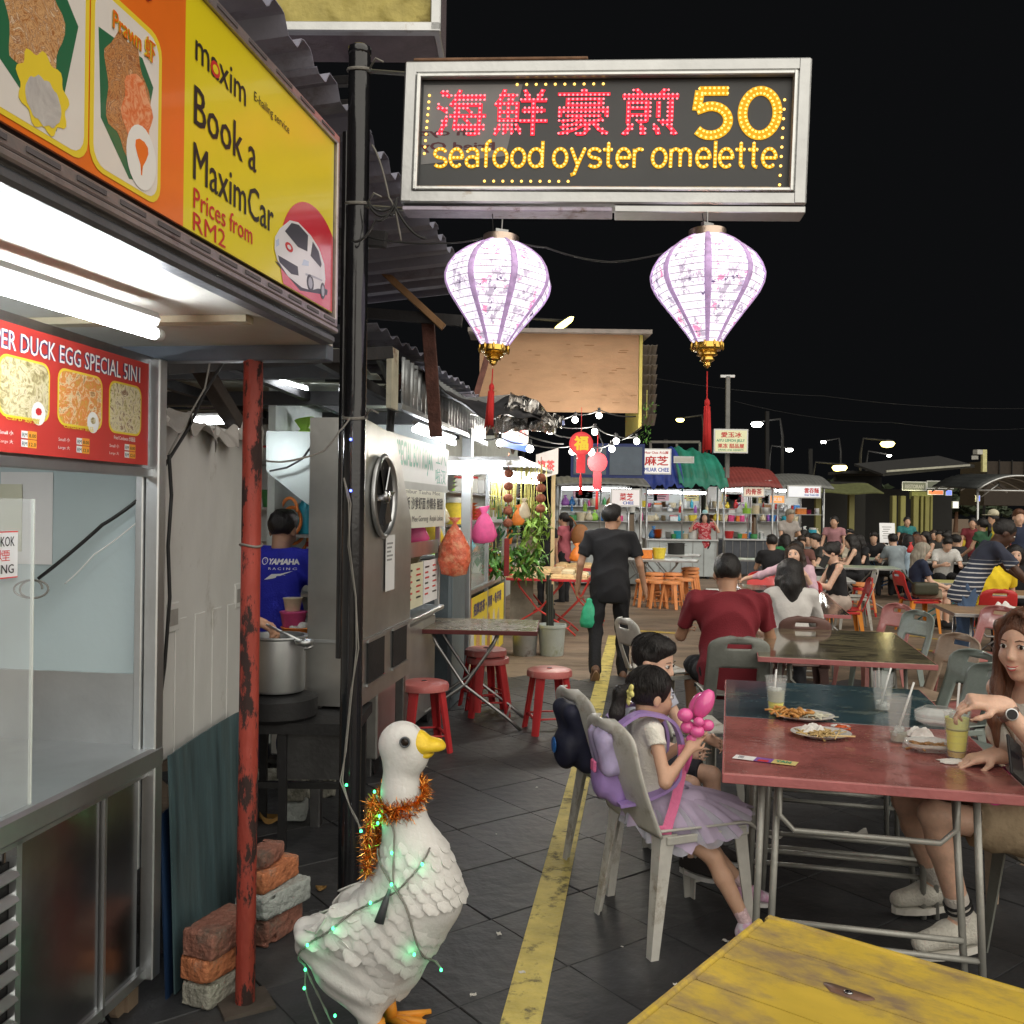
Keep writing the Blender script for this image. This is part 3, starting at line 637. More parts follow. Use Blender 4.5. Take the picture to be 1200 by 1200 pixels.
# end wall
m = MB(); m.box((-.75,.03,1.40), (1.42,.012,.70)); m.build('end_wall', PALEBLUE, st1)
m = MB(); m.box((-.75,.028,.94), (1.42,.018,.22)); m.build('splash_panel', STEEL, st1)
m = MB(); m.box((-.75,.026,1.052), (1.42,.022,.008)); m.build('trim', STEEL, st1)
m = MB(); m.box((-.75,.034,1.93), (1.42,.012,.36)); m.build('upper_wall', M('grey_upper_wall', (.38,.39,.40), .5, var=.1), st1)
# front head rail and menu board
m = MB(); m.box((.0,-1.2,1.70), (.03,2.40,.028), bev=.003); m.build('head_rail', STEEL, st1)
m = MB(); m.box((-.004,-1.2,1.88), (.014,2.40,.37)); m.build('fascia', STEELW, st1)
it_ = T('fluorescent_tube', 'unseen tube inside the stall above the counter, behind the menu board', 'lamp', (-1.143,2.98,0), -SA); m = MB(); m.cyl((-.45,-1.6,1.98),(-.45,-.35,1.98), .014, n=8); m.build('tube', glow('tube_inner', (.92,.98,1.0), 22), it_, True)  # tube added out of view to match the bright stall interior
mb_ = T('menu_board', 'red menu board of duck egg dishes with prices under the lit stall ceiling', 'menu board', (-1.143,2.98,0), -SA)
REDB = M('menu_red', (.62,.055,.045), .35, var=.04, bump=0, coat=.3)
PO = Vector((.006,-1.30,1.722)); PU = Vector((0,1,0)); PV = Vector((0,0,1))
poly(rect(0,0,1.245,.315), PO, PU, PV, REDB, mb_, 'board', .008)
PF = PO+Vector((.009,0,0))
TW = M('print_white', (.9,.9,.88), .4, var=0, bump=0); TB = M('print_black', (.02,.02,.02), .45, var=0, bump=0); TO = M('print_orange', (.95,.40,.05), .4, var=0, bump=0); TNAVY = M('print_navy', (.05,.05,.16), .4, var=0, bump=0)
TR = M('print_red', (.62,.03,.03), .4, var=0, bump=0); TY = M('print_yellow', (.88,.68,.05), .35, var=.04, bump=0); TG = M('print_green', (.03,.32,.2), .4, var=0, bump=0); TBL = M('print_blue', (.04,.10,.5), .4, var=0, bump=0)
def tx(s, o, u, v, x, y, w, h, mat, par, bold=.012, lift=.002, **k): return text(s, Vector(o)+Vector(u)*x+Vector(v)*y, u, v, w, h, mat, par, bold=bold, lift=lift*.3, **k)
def pl(pts, o, u, v, mat, par, name, lift=.001, th=.0002): n = Vector(u).cross(Vector(v)).normalized(); return poly(pts, Vector(o)+n*lift*.3, u, v, mat, par, name, th)
for s_, dx, mm, bo in (('CHAR KUEY TEOW SUPER DUCK EGG SPECIAL 5IN1', 0, TNAVY, .05), ('CHAR KUEY TEOW SUPER DUCK EGG SPECIAL 5IN1', .0005, TW, .012)):
    tx(s_, PF, PU, PV, .02+dx, .248, 1.17, .048, mm, mb_, bold=bo, lift=.001 if bo > .02 else .0042)
FOOD = [ramp_mat('food_print_%d' % i, st_, sc=s_, kind='noise', dist=2.4, r=.35, coat=.3) for i, (st_, s_) in enumerate((
    (((0,(.10,.18,.03)),(.38,(.75,.45,.10)),(.48,(.85,.25,.05)),(.56,(.9,.75,.45)),(.66,(.45,.18,.05)),(1,(.9,.8,.6))), 22),
    (((0,(.08,.16,.04)),(.36,(.35,.30,.10)),(.45,(.75,.65,.35)),(.54,(.85,.78,.55)),(.62,(.30,.16,.08)),(1,(.8,.75,.6))), 24),
    (((0,(.05,.10,.03)),(.38,(.30,.24,.10)),(.48,(.60,.52,.28)),(.56,(.78,.72,.48)),(.68,(.35,.22,.10)),(1,(.7,.66,.5))), 26)))]
for i, (x0, x1, nm) in enumerate(((.30,.52,'Prawn 虾'), (.56,.745,'Carb 螃蟹'), (.79,.985,'Cendawan 蘑菇'), (1.03,1.195,'Fried Cendawan 炒蘑菇'))):
    pl(rrect(x0-.006,.085,x1+.006,.237,.03), PF, PU, PV, TY, mb_, 'picture_frame', .0005)
    pl(rrect(x0,.091,x1,.231,.027), PF, PU, PV, FOOD[(i+1)%3], mb_, 'picture', .002)
    if i < 3:
        pl(circ(x1-.04,.105,.028,.03), PF, PU, PV, TW, mb_, 'badge', .0035); pl(circ(x1-.04,.11,.013,.010,7), PF, PU, PV, (TR,TR,FOOD[2])[i], mb_, 'badge_picture', .005)
    tx(nm, PF, PU, PV, x0+.02, .066 if i == 3 else .078, (x1-x0)*.7, .014, TW if i == 3 else TY, mb_, lift=.006)
    for k in range(2):
        y_ = .042-k*.022; tx(('Small 小','Large 大')[k], PF, PU, PV, x0, y_, .05, .011, TW, mb_, lift=.001); pl(rect(x0+.08,y_-.003,x0+.105,y_+.015), PF, PU, PV, TW, mb_, 'price_patch', .001); pl(rect(x0+.105,y_-.004,x0+.14,y_+.016), PF, PU, PV, TO, mb_, 'price_patch', .0015); tx('RM', PF, PU, PV, x0+.083, y_, .019, .010, TB, mb_, lift=.0035); tx(('8.00','12.0')[k], PF, PU, PV, x0+.109, y_, .027, .009, TB, mb_, lift=.0045)
# ceiling, front canopy beam
m = MB(); m.prism([(-1.3,-2.5),(.475,-2.5),(.57,.05),(-1.3,.05)], (0,0,2.105), (1,0,0), (0,1,0), .02); m.build('ceiling', CEIL, st1)
m = MB(); m.box((-.13,.045,2.085), (1.39,.06,.055), bev=.004); m.build('end_beam', M('beam_bluegrey', (.10,.12,.15), .5, var=.2), st1)
m = MB(); m.box((-.35,-.42,2.095), (1.7,.05,.018)); m.build('ceiling_batten', M('batten_wood', (.46,.40,.28), .7, var=.25, st=(1,8,1)), st1)
# the yellow and orange sign box: hangs on the canopy edge
tb = T('fluorescent_tube', 'bright fluorescent tube fixed under the stall ceiling on the left', 'lamp', P(187,393,2.30), 0)
a_, b_ = P(181,391,2.30), P(-60,318,1.72); a_ -= tb.location; b_ -= tb.location
m = MB(); m.cyl(a_, b_, .014, n=10); m.build('tube', TUBEN, tb, True)
m = MB(); d_ = (a_-b_).normalized(); m.cyl(a_, a_+d_*.022, .0155, n=10); m.build('end_cap', WHITE, tb, True)
m = MB(); u_ = Vector((0,0,.035)); m.cyl(a_+u_, b_+u_, .018, n=6); m.build('batten', WHITE, tb)
SB = 9.8
sg = T('shop_sign', 'big yellow and orange sign board above the left stall reading Book a MaximCar', 'sign', (-.567,2.90,2.16), -SB)
LEN = 3.0; HT = .575
YG = M('sign_yellow', (.86,.72,.02), .3, var=.03, sc=3, bump=.02, bsc=5, coat=.25); OG = M('sign_orange', (.90,.19,.02), .3, var=.12, sc=2, bump=.02, bsc=5, coat=.25)
SF = M('sign_frame', (.42,.38,.38), .4, .7, var=.15, sc=6, dirt=(.25,.20,.22), dsc=7, dth=.55)
m = MB(); m.box((-.06,-LEN/2,HT/2), (.10,LEN,HT)); m.build('box_body', SF, sg)
U_, V_ = Vector((0,1,0)), Vector((0,0,1)); SO = Vector((.0,-LEN,0))
F0 = Vector((.004,0,0))
poly(rect(-.905,.035,-.02,HT-.02), F0, U_, V_, YG, sg, 'yellow_face', .006)
poly(rect(-LEN,.035,-.905,HT-.02), F0, U_, V_, OG, sg, 'orange_face', .006)
for z_ in (.0, HT-.012):
    m = MB(); m.box((.006,-LEN/2,z_+.006), (.03,LEN,.026), bev=.003); m.build('frame_rail', SF, sg)
m = MB(); m.box((.006,-.006,HT/2), (.03,.016,HT), bev=.003); m.build('frame_rail', SF, sg)
for k in range(22):     # slots of the frame rail
    m = MB(); m.box((.0225,-.07-k*.13,.007), (.002,.085,.009)); m.build('slot', M('slot_dark', (.12,.11,.12), .6), sg)
    if k < 12: m = MB(); m.box((.0225,-.1-k*.16,HT-.006), (.002,.10,.008)); m.build('slot', MATS['slot_dark'], sg)
m = MB(); m.box((-.01,-LEN/2,-.045), (.05,LEN,.028), bev=.008); m.build('drip_edge', M('beam_bluegrey2', (.16,.17,.19), .4, .4, var=.2), sg)
m = MB(); m.box((.015,-LEN/2,-.018), (.02,LEN,.016), bev=.004); m.build('lower_moulding', SF, sg)
FF = Vector((.011,0,0))
def sx(s, x, y, w, h, mat, **k): return tx(s, FF, U_, V_, x, y, w, h, mat, sg, **k)
sx('maxim', -.865, .410, .245, .062, TB, bold=.006); pl(circ(-.775,.430,.022,.018,14), FF, U_, V_, TR, sg, 'logo_ring', .0025); pl(circ(-.775,.430,.013,.010,12), FF, U_, V_, YG, sg, 'logo_ring', .0038)
sx('E-hailing service', -.575, .440, .215, .030, TB, bold=0)
sx('Book a', -.868, .270, .31, .085, TB, bold=.012); sx('MaximCar', -.868, .150, .415, .082, TB, bold=.009)
sx('Prices from', -.865, .088, .29, .045, TR, bold=.01); sx('RM2', -.865, .040, .15, .040, TR, bold=.004)
# red disc with the white car
RD = M('sign_red', (.68,.03,.05), .2, var=.05, bump=0, coat=.5)
disc = [(x,y) for x,y in circ(-.135,.175,.185,.20,40) if x < -.021 and y > .036]
disc = sorted([p for p in disc], key=lambda p: 0) ; disc = [(-.022,.037)]+[(-.022,.25)]+[(x,y) for x,y in [( -.175+.235*math.cos(t), .12+.19*math.sin(t)) for t in np.linspace(R_(50), R_(206), 26)]]
pl(disc, FF, U_, V_, RD, sg, 'red_disc', .0005)
CW = M('car_print_white', (.80,.80,.84), .3, var=.04, bump=0, coat=.4); CD = M('car_print_dark', (.04,.045,.06), .3, var=0, bump=0); CS = M('car_print_shade', (.45,.46,.55), .3, var=0, bump=0)
def cp(pts, mat, lift, name): pl([(-.435+x*.0355, .052+y*.0195) for x, y in pts], FF, U_, V_, mat, sg, name, lift)
cp([(-.2,1.6),(4.6,-.35),(10.4,1.4),(10.5,2.2),(6,2.2)], CD, .0018, 'car_shadow')
cp([(-.3,3.2),(-.25,4.8),(.6,6.4),(2.4,8.5),(4.0,9.1),(6.6,8.6),(8.4,7.6),(9.6,5.8),(9.9,3.6),(9.6,1.9),(8.3,1.5),(6.8,.6),(4.9,.2),(2.2,.6),(.2,1.9)], CW, .003, 'car_body')
cp([(1.5,6.5),(2.7,8.3),(4.1,8.8),(6.0,8.3),(5.9,5.9),(4.0,5.6)], CD, .0042, 'car_windscreen')
cp([(6.6,5.6),(7.0,7.9),(8.3,7.1),(9.0,5.5),(8.8,4.9)], CD, .0042, 'car_window')
cp([(.3,2.6),(.6,1.8),(2.8,1.2),(4.2,1.6),(4.0,2.8),(2,2.7)], CD, .0042, 'car_grille'); cp([(4.8,3.4),(6.2,3.9),(6.2,4.6),(5.2,4.4)], M('car_print_lamp', (.55,.65,.85), .2, var=0, bump=0), .0042, 'car_headlight')
cp([(.0,3.6),(.5,4.1),(.4,4.9),(-.1,4.4)], MATS['car_print_lamp'], .0042, 'car_headlight')
for cx, rx in ((6.6,.75),(9.35,.55)): cp(circ(cx,1.6,rx,1.25,14), CD, .0044, 'car_wheel'); cp(circ(cx,1.6,rx*.6,.85,12), CS, .0056, 'car_rim')
cp(circ(2.3,4.7,.75,.62,12), TR, .0044, 'car_logo'); cp(circ(2.3,4.7,.38,.3,10), CW, .0056, 'car_logo'); cp([(5.6,2.6),(7.4,3.0),(9.2,3.2),(9.2,3.0),(7.4,2.7),(5.6,2.3)], CS, .0044, 'car_crease')
# orange part: framed food pictures
GREENL = ramp_mat('banana_leaf_print', ((0,(.01,.05,.02)),(.5,(.02,.11,.05)),(1,(.03,.17,.08))), 40, kind='wave', dist=.5, st=(1,1,.02), coat=.3)
NOOD = [ramp_mat('noodle_print_%d' % i, st_, sc=26, dist=4.5, r=.35, coat=.3, detail=3) for i, st_ in enumerate((
    ((0,(.15,.05,.02)),(.38,(.45,.18,.05)),(.48,(.80,.50,.25)),(.56,(.35,.13,.04)),(.66,(.88,.70,.50)),(1,(.6,.3,.1))),
    ((0,(.12,.04,.015)),(.38,(.40,.13,.04)),(.48,(.70,.36,.14)),(.56,(.28,.09,.03)),(.66,(.80,.50,.28)),(1,(.5,.2,.06)))))]
FADED = M('print_white_faded', (.84,.80,.76), .35, var=.04, bump=0, coat=.3)
for i, (x0, x1, y0, y1, lab) in enumerate(((-1.51,-1.25,.055,.375,'Oyster 蚝'), (-1.222,-1.01,.055,.375,'Prawn 虾'))):
    pl(rrect(x0-.012,y0-.010,x1+.012,y1+.012,.04), FF, U_, V_, TY, sg, 'picture_frame', .0005); pl(rrect(x0,y0,x1,y1,.035), FF, U_, V_, FADED, sg, 'picture', .0015)
    w_ = x1-x0
    pl([(x0+.02,y0+.09),(x0+.01,y1-.07),(x1-.06,y1-.06),(x1-.02,y1-.10),(x1-.075,y0+.015),(x1-.10,y0+.01)], FF, U_, V_, GREENL, sg, 'leaf_picture', .0028)
    pts = [( (x0+x1)/2-.005+(.075+.012*math.sin(5*t+i))*math.cos(t)*.95, (y0+y1)/2+.01+(.108+.012*math.sin(7*t))*math.sin(t)) for t in np.linspace(0, 2*math.pi, 40, endpoint=False)]
    pl(pts, FF, U_, V_, NOOD[i], sg, 'noodle_picture', .004)
    if i: pl([( (x0+x1)/2+.03+.05*math.cos(t)*(1+.15*math.sin(6*t)), y0+.145+.075*math.sin(t)) for t in np.linspace(0,2*math.pi,30,endpoint=False)], FF, U_, V_, ramp_mat('prawn_print', ((0,(.5,.08,.02)),(.45,(.8,.2,.06)),(.6,(.9,.45,.25)),(1,(.8,.25,.1))), 30, dist=3), sg, 'prawn_picture', .0052)
    cx = x1-.06 if i else x1-.11
    if i:
        pl(circ(cx,y0+.065,.052,.062,24), FF, U_, V_, TW, sg, 'badge', .0065); pl([(cx+.015*math.cos(t)+.012*math.sin(2*t), y0+.065+.035*math.sin(t)) for t in np.linspace(0,2*math.pi,14,endpoint=False)], FF, U_, V_, OG, sg, 'badge_picture', .0078)
    else:
        pl([(cx+.062*math.cos(t)*(1+.1*math.sin(9*t)), y0+.065+.062*math.sin(t)*(1+.1*math.sin(9*t))) for t in np.linspace(0,2*math.pi,50,endpoint=False)], FF, U_, V_, TY, sg, 'badge', .0055); pl([(cx+.045*math.cos(t), y0+.05+.038*math.sin(t)*(1+.08*math.sin(11*t))) for t in np.linspace(0,2*math.pi,40,endpoint=False)], FF, U_, V_, ramp_mat('oyster_print', ((0,(.25,.22,.24)),(.5,(.55,.53,.52)),(1,(.8,.78,.76))), 14), sg, 'oyster_picture', .007)
    tx(lab, FF, U_, V_, x0+.05, y1-.055, w_*.68, .045, TY, sg, bold=.05, lift=.008); tx(lab, FF, U_, V_, x0+.05, y1-.055, w_*.68, .045, OG, sg, bold=.01, lift=.013)
tx('er', FF, U_, V_, -1.13, .435, .12, .065, TR, sg, bold=.10, lift=.001); tx('er', FF, U_, V_, -1.125, .438, .11, .06, TB, sg, bold=.03, lift=.005)
# glass screen on the counter, notices
GLASS = M('glass_clear', (.9,.95,.95), .03, var=0, bump=0, alpha=.16, tr=0, ior=1.5)
gp = T('glass_screen', 'clear glass screen standing on the front edge of the steel counter', 'screen', (-1.143,2.98,0), -SA)
m = MB(); m.box((.0,-1.12,1.22), (.006,1.06,.78), bev=.002); m.build('pane', GLASS, gp)
m = MB(); m.box((.0,-.588,1.22), (.008,.004,.78)); m.build('edge', M('glass_edge', (.75,.8,.75), .2, var=0, bump=0), gp)
ns = T('notice', 'small white no smoking notice with black and red writing on the glass screen', 'notice', (-1.143,2.98,0), -SA)
NO = Vector((.008,-.93,1.415)); poly(rect(0,0,.27,.115), NO, PU, PV, M('paper_white', (.82,.82,.82), .6, var=.03, bump=0), ns, 'board', .002)
NF = NO+Vector((.002,0,0)); tx('DILARANG MEROKOK', NF, PU, PV, .012, .078, .245, .024, TB, ns, bold=.02); tx('禁止抽煙', NF, PU, PV, .06, .042, .18, .028, TR, ns, bold=0); tx('NO SMOKING', NF, PU, PV, .05, .012, .205, .022, TB, ns, bold=.02)
pl([(0,0),(.27,0),(.27,.003),(0,.003)], NF, PU, PV, TR, ns, 'border', .001); pl([(0,.112),(.27,.112),(.27,.115),(0,.115)], NF, PU, PV, TR, ns, 'border', .001)
PAPER = MATS['paper_white']
def paper(label, x, z, w, h, y=.022, n=9, mat=PAPER, photo=False):
    t_ = T('notice', label, 'notice', (-1.143,2.98,0), -SA); o_ = Vector((x,y,z)); uu, vv = Vector((1,0,0)), Vector((0,0,1)); poly(rect(0,0,w,h), o_, uu, vv, mat, t_, 'sheet', .0015)
    r = random.Random(label)
    for k in range(n):
        yy = h*(.92-.8*k/n); pl(rect(w*.08,yy,w*(.08+r.uniform(.3,.75)),yy+h*.012), o_+Vector((0,-.0005,0)), uu, vv, MATS['print_grey'], t_, 'text_line', .001)
    if photo: pl(rect(w*.74,h*.8,w*.88,h*.93), o_+Vector((0,-.0005,0)), uu, vv, TB, t_, 'photo', .0012)
M('print_grey', (.30,.30,.30), .6, var=0, bump=0)
paper('white licence paper with a small photo pinned to the pale blue wall', -.54, 1.40, .185, .30, n=16, photo=True)
paper('pale yellow certificate sheet taped on the pale blue wall beside the licence', -.60, 1.44, .14, .22, y=.0175, n=7, mat=M('paper_yellowish', (.66,.66,.52), .6, var=.05))
# cables on the wall
def cable(label, pts, r=.006, mat=WIRE, name='cable', cat='cable', seg=8, sag=0, par=None, n=6):
    P_ = []
    for i in range(len(pts)-1):
        a, b = Vector(pts[i]), Vector(pts[i+1])
        for k in range(seg): t = k/seg; P_.append(a.lerp(b,t)-Vector((0,0,sag*4*t*(1-t))))
    P_.append(Vector(pts[-1])); m = MB(); m.tube(P_, r, n); o = m.build(name, mat, par, True)
    if par is None: tag(o, label, cat)
    return o
cable('thick black cable slanting across the pale blue stall wall', [P(165,583,2.955), P(120,615,2.96), P(45,678,2.97)], .006, sag=.004)
cable('thin white cable slanting under the black one on the blue wall', [P(163,610,2.955), P(110,650,2.96), P(76,684,2.97)], .0022, WHITE, sag=.004)
m = MB(); c0 = P(40,690,2.93); m.tube([c0+Vector((.03*math.cos(t)*(1+.1*t), -.01, .028*math.sin(t))) for t in np.linspace(0, 11, 40)], .0035, 5); tag(m.build('cable_coil', WIREG, None, True), 'small coil of grey cable hanging on the blue wall beside the glass', 'cable')

# ---------------------------------------------------------------- white insulated lid panel and blue-green sheets between the stalls
def SP(px, py, d): return P(px, py, d)
wp = T('insulated_panel', 'stained white moulded panel with two grip recesses standing behind the steel post', 'panel', (-1.15,3.08,0), -3)
WPM = M('white_moulded_panel', (.56,.56,.54), .6, var=.08, sc=3, bump=.25, bsc=9, dirt=(.36,.34,.30), dsc=4, dth=.58, st=(1,1,.6))
m = MB(); m.box((-.02,.41,1.32), (.045,.82,1.16), bev=.012); m.build('panel', WPM, wp)
for c in (.16,.33,.50,.66): m = MB(); m.box((.004,c,.98), (.006,.10,.46), bev=.003); m.build('moulded_rib', WPM, wp)
for y_, z_ in ((.09,1.22),(.74,1.235)):
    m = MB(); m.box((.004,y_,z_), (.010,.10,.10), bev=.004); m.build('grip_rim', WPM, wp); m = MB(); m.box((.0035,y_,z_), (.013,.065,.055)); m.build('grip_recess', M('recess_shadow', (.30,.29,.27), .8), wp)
pc = T('torn_sheeting', 'torn grey plastic sheeting bunched on top of the white panel', 'sheeting', (-1.15,3.05,1.9), -3)
m = MB(); r5 = random.Random(5)
m.sheet(lambda u,v: (.08*(v-.5)+.02*math.sin(23*u+5*v), u*.85, .03*math.sin(9*u)*v+.05*math.sin(31*u+3*v)*abs(v-.5)-.10*abs(v-.5)+.012*math.sin(60*u)), 70, 16, .002)
m.build('sheet', M('grey_plastic_sheet', (.33,.31,.29), .5, var=.25), pc, False)
bs = []
TEAL = M('teal_sheet', (.055,.095,.105), .45, var=.5, sc=5, st=(3,3,.35), bump=.2, bsc=10, dirt=(.075,.10,.095), dsc=3, dth=.5, soft=.25)
TEAL2 = M('blue_sheet', (.012,.03,.075), .4, var=.3, sc=2.5, bump=.1)
for k, (off, y0, y1, z0, z1, mt, lab) in enumerate(((.05,.0,.66,.02,.79,TEAL,'weathered blue-green sheet leaning under the white panel'), (.03,-.02,.28,.0,.60,TEAL2,'dark blue sheet edge showing behind the blue-green one'))):
    t_ = T('leaning_sheet', lab, 'sheet', (-1.15,3.03,0), -3)
    m = MB(); m.sheet(lambda u,v: (off+.035*(1-v)+.004*math.sin(5*u+2*v)+.004*max(0,math.sin(13*u+1))**12, y0+(y1-y0)*u+.03*(1-v)*u, z0+(z1-z0)*v+.03*u*(1-v)), 30, 10, .006); m.build('panel', mt, t_, True, auto=40)

# ---------------------------------------------------------------- bricks
BR = dict(o=M('brick_orange', (.50,.18,.08), .85, var=.3, sc=14, bump=.9, bsc=40, dirt=(.30,.22,.17), dsc=8, dth=.55), r=M('brick_brown', (.28,.12,.085), .88, var=.3, sc=14, bump=.9, bsc=40, dirt=(.14,.10,.08), dsc=7, dth=.5), g=M('brick_grey', (.34,.33,.28), .9, var=.3, sc=14, bump=.9, bsc=40, dirt=(.2,.2,.16), dsc=8, dth=.5), w=M('brick_mortared', (.37,.40,.38), .9, var=.2, sc=14, bump=.8, bsc=40))
def brick(label, c, d, rz, mat, sd, group=None):
    r = random.Random(sd); s = SDF(.0085); h = (d[0]/2, d[1]/2, d[2]/2); s.box((0,0,0), h, rad=.006, k=0)
    for _ in range(7): s.ell([r.choice((-1,1))*h[0]*r.uniform(.8,1.05), r.choice((-1,1))*h[1]*r.uniform(.5,1.05), r.choice((-1,1))*h[2]*r.uniform(.6,1.1)], (r.uniform(.008,.03),r.uniform(.008,.03),r.uniform(.006,.016)), k=.006, op=1)
    o = s.build('brick', mat, None, True, wrinkle=.0022, wsc=9, seed=sd, relax=0); o.location = c; o.rotation_euler = (0,0,R_(rz)); tag(o, label, 'brick', group); o.data.set_sharp_from_angle(angle=R_(50)); return o
BW, BD, BH = .115, .225, .078
bp_ = G(247,1183); bx, by = bp_.x, bp_.y+.08
brick('pale grey brick lowest of the three beside the red pole', (bx,by,.012+BH/2), (BW,BD,BH), -24, BR['g'], 1); brick('bright orange brick in the middle of the near stack', (bx-.004,by,.012+BH*1.5+.001), (BW,BD,BH), -27, BR['o'], 2); brick('brown brick on top of the near stack of three', (bx+.002,by,.013+BH*2.55), (BW+.01,BD,BH+.012), -22, BR['r'], 3)
bq = G(312,1112); bx, by = bq.x, bq.y+.09
brick('reddish brick at the bottom of the stack of four', (bx,by,.012+.05), (.115,.225,.10), -22, BR['r'], 4); brick('mortar-covered grey brick second from below in the stack of four', (bx,by,.113+.045), (.15,.25,.088), -30, BR['w'], 5); brick('orange brick third from below in the stack of four', (bx-.01,by,.202+.04), (.105,.22,.08), -22, BR['o'], 6); brick('small brown brick on top of the stack of four', (bx-.03,by-.02,.283+.032), (.09,.16,.062), -14, BR['r'], 7)
bq = G(343,966); brick('grey concrete block under the stove leg', (bq.x,bq.y+.05,.06), (.12,.12,.095), 4, BR['w'], 8); brick('grey brick lying on top of the block under the stove leg', (bq.x,bq.y+.05,.155), (.10,.10,.09), 4, BR['g'], 9)
for k, (px, py, lab) in enumerate(((365,938,'lower brick of the pair lying under the stove'), (366,905,'upper brick of the pair lying under the stove'), (318,920,'flat pale brick lying far under the stove'))):
    q_ = G(px, 938 if k < 2 else 925); brick(lab, (q_.x, q_.y+.05, .05+.095*(k == 1)), (.24,.11,.09), 8, BR['g'], 10+k)

# ---------------------------------------------------------------- poles
RP = M('red_pole_paint', (.30,.045,.03), .5, var=.3, sc=7, bump=.5, bsc=25, dirt=(.03,.015,.013), dsc=14, dth=.50, st=(1,1,.35), soft=.05)
rp = T('red_pole', 'rusty red round pole in front of the white panel', 'pole', G(287,1182), 0)
m = MB(); m.cyl((0,0,.0),(0,0,2.11), .0305, n=20); m.build('shaft', RP, rp, True, auto=40)
m = MB(); m.box((0,0,.018), (.16,.14,.012), rotz(30)); m.build('base_plate', M('rusty_plate', (.07,.055,.045), .8, var=.3), rp)
m = MB(); m.tube([(.034*math.cos(t), .034*math.sin(t), 1.475+.004*math.sin(2*t)) for t in np.linspace(0,12.6,30)], .004, 5); m.build('wire_tie', WIREG, rp, True)
bp0 = G(408,1072); bpole = T('black_pole', 'tall glossy black pole carrying the lit sign', 'pole', bp0, 0)
BH_ = P(424,60,bp0.y).z
m = MB(); m.cyl((0,0,0),(0,0,BH_), .043, n=24); m.cyl((-.055,.05,1.0),(-.055,.05,BH_-.3), .018, n=12); m.build('shaft', BLACKP, bpole, True, auto=40)
m = MB(); m.lathe([(.043,0),(.046,.01),(.046,.03),(.03,.04),(0.0001,.04)], 16, (0,0,BH_-.02)); m.build('cap', BLACKP, bpole, True)
for zz in (BH_-.08, P(424,240,bp0.y).z, P(415,490,bp0.y).z):
    m = MB(); m.tube([(.047*math.cos(t), .047*math.sin(t), zz+.012*math.sin(t)+.004*t/6) for t in np.linspace(0,12.6,30)], .0045, 5); m.tube([(.04,-.02,zz),(.07,-.05,zz+.03),(.10,-.05,zz+.015)], .004, 5); m.build('wire_tie', WIREG, bpole, True)
# ---------------------------------------------------------------- the lit sign
TLc, TRc, BLc = P(477,77,3.62), P(953,68,3.46), P(469,238,3.62); BRc = P(951,245,3.46)
uS = (TRc-TLc); uS.z = 0; WS = uS.length; uS.normalize(); z0s = (BLc.z+BRc.z)/2; z1s = (TLc.z+TRc.z)/2; HS = z1s-z0s
yaw = math.degrees(math.atan2(uS.y, uS.x))
ls = T('led_sign', 'lit seafood oyster omelette sign board with red characters and a number 50 above the lanterns', 'sign', (BLc.x, BLc.y, BLc.z), yaw)
tilt = math.atan2((TRc.z-TLc.z+BRc.z-BLc.z)/2, WS); ls.rotation_euler = (0, -tilt, R_(yaw))
UX, UZ = Vector((1,0,0)), Vector((0,0,1)); FW = .048
for nm, c, d in (('frame_rail',(WS/2,.05,HS-FW/2),(WS,.12,FW)), ('frame_rail',(WS/2,.05,FW/2),(WS,.12,FW)), ('frame_stile',(FW/2,.05,HS/2),(FW,.124,HS-.002)), ('frame_stile',(WS-FW/2,.05,HS/2),(FW,.124,HS-.002))):
    m = MB(); m.box(c, d, bev=.006); m.build(nm, ALU, ls)
for nm, c, d in (('inner_rail',(WS/2,.0,HS-FW-.008),(WS-2*FW,.03,.016)), ('inner_rail',(WS/2,.0,FW+.008),(WS-2*FW,.03,.016)), ('inner_stile',(FW+.008,.0,HS/2),(.016,.034,HS-2*FW)), ('inner_stile',(WS-FW-.008,.0,HS/2),(.016,.034,HS-2*FW))):
    m = MB(); m.box(c, d, bev=.004); m.build(nm, M('aluminium_bright', (.62,.63,.62), .3, .9, var=.1), ls)
m = MB(); m.box((WS/2,.03,HS/2), (WS-2*FW,.02,HS-2*FW)); m.build('back_panel', M('sign_panel_grey', (.055,.058,.062), .35, var=.15, sc=2, bump=0), ls)
m = MB(); m.box((WS/2,.105,HS/2), (WS-.02,.01,HS-.02)); m.build('rear_cover', STEELW, ls)
m = MB(); m.box((WS*.27,.05,-.018), (WS*.53,.10,.018), bev=.003); m.build('bottom_tray', M('tray_metal', (.40,.36,.44), .45, .6, dirt=(.16,.10,.08), dsc=8, dth=.55), ls)
m = MB(); m.box((WS*.77,.05,-.016), (WS*.46,.105,.026), bev=.003); m.build('bottom_tray', ALU, ls)
m = MB(); m.box((WS*.24,.045,HS+.008), (WS*.44,.10,.012), bev=.003); m.build('top_strip', M('rust_strip', (.22,.12,.07), .8, var=.4, sc=12), ls)
X0, X1, Z0, Z1 = FW+.016, WS-FW-.016, FW+.016, HS-FW-.016; PW, PH = X1-X0, Z1-Z0
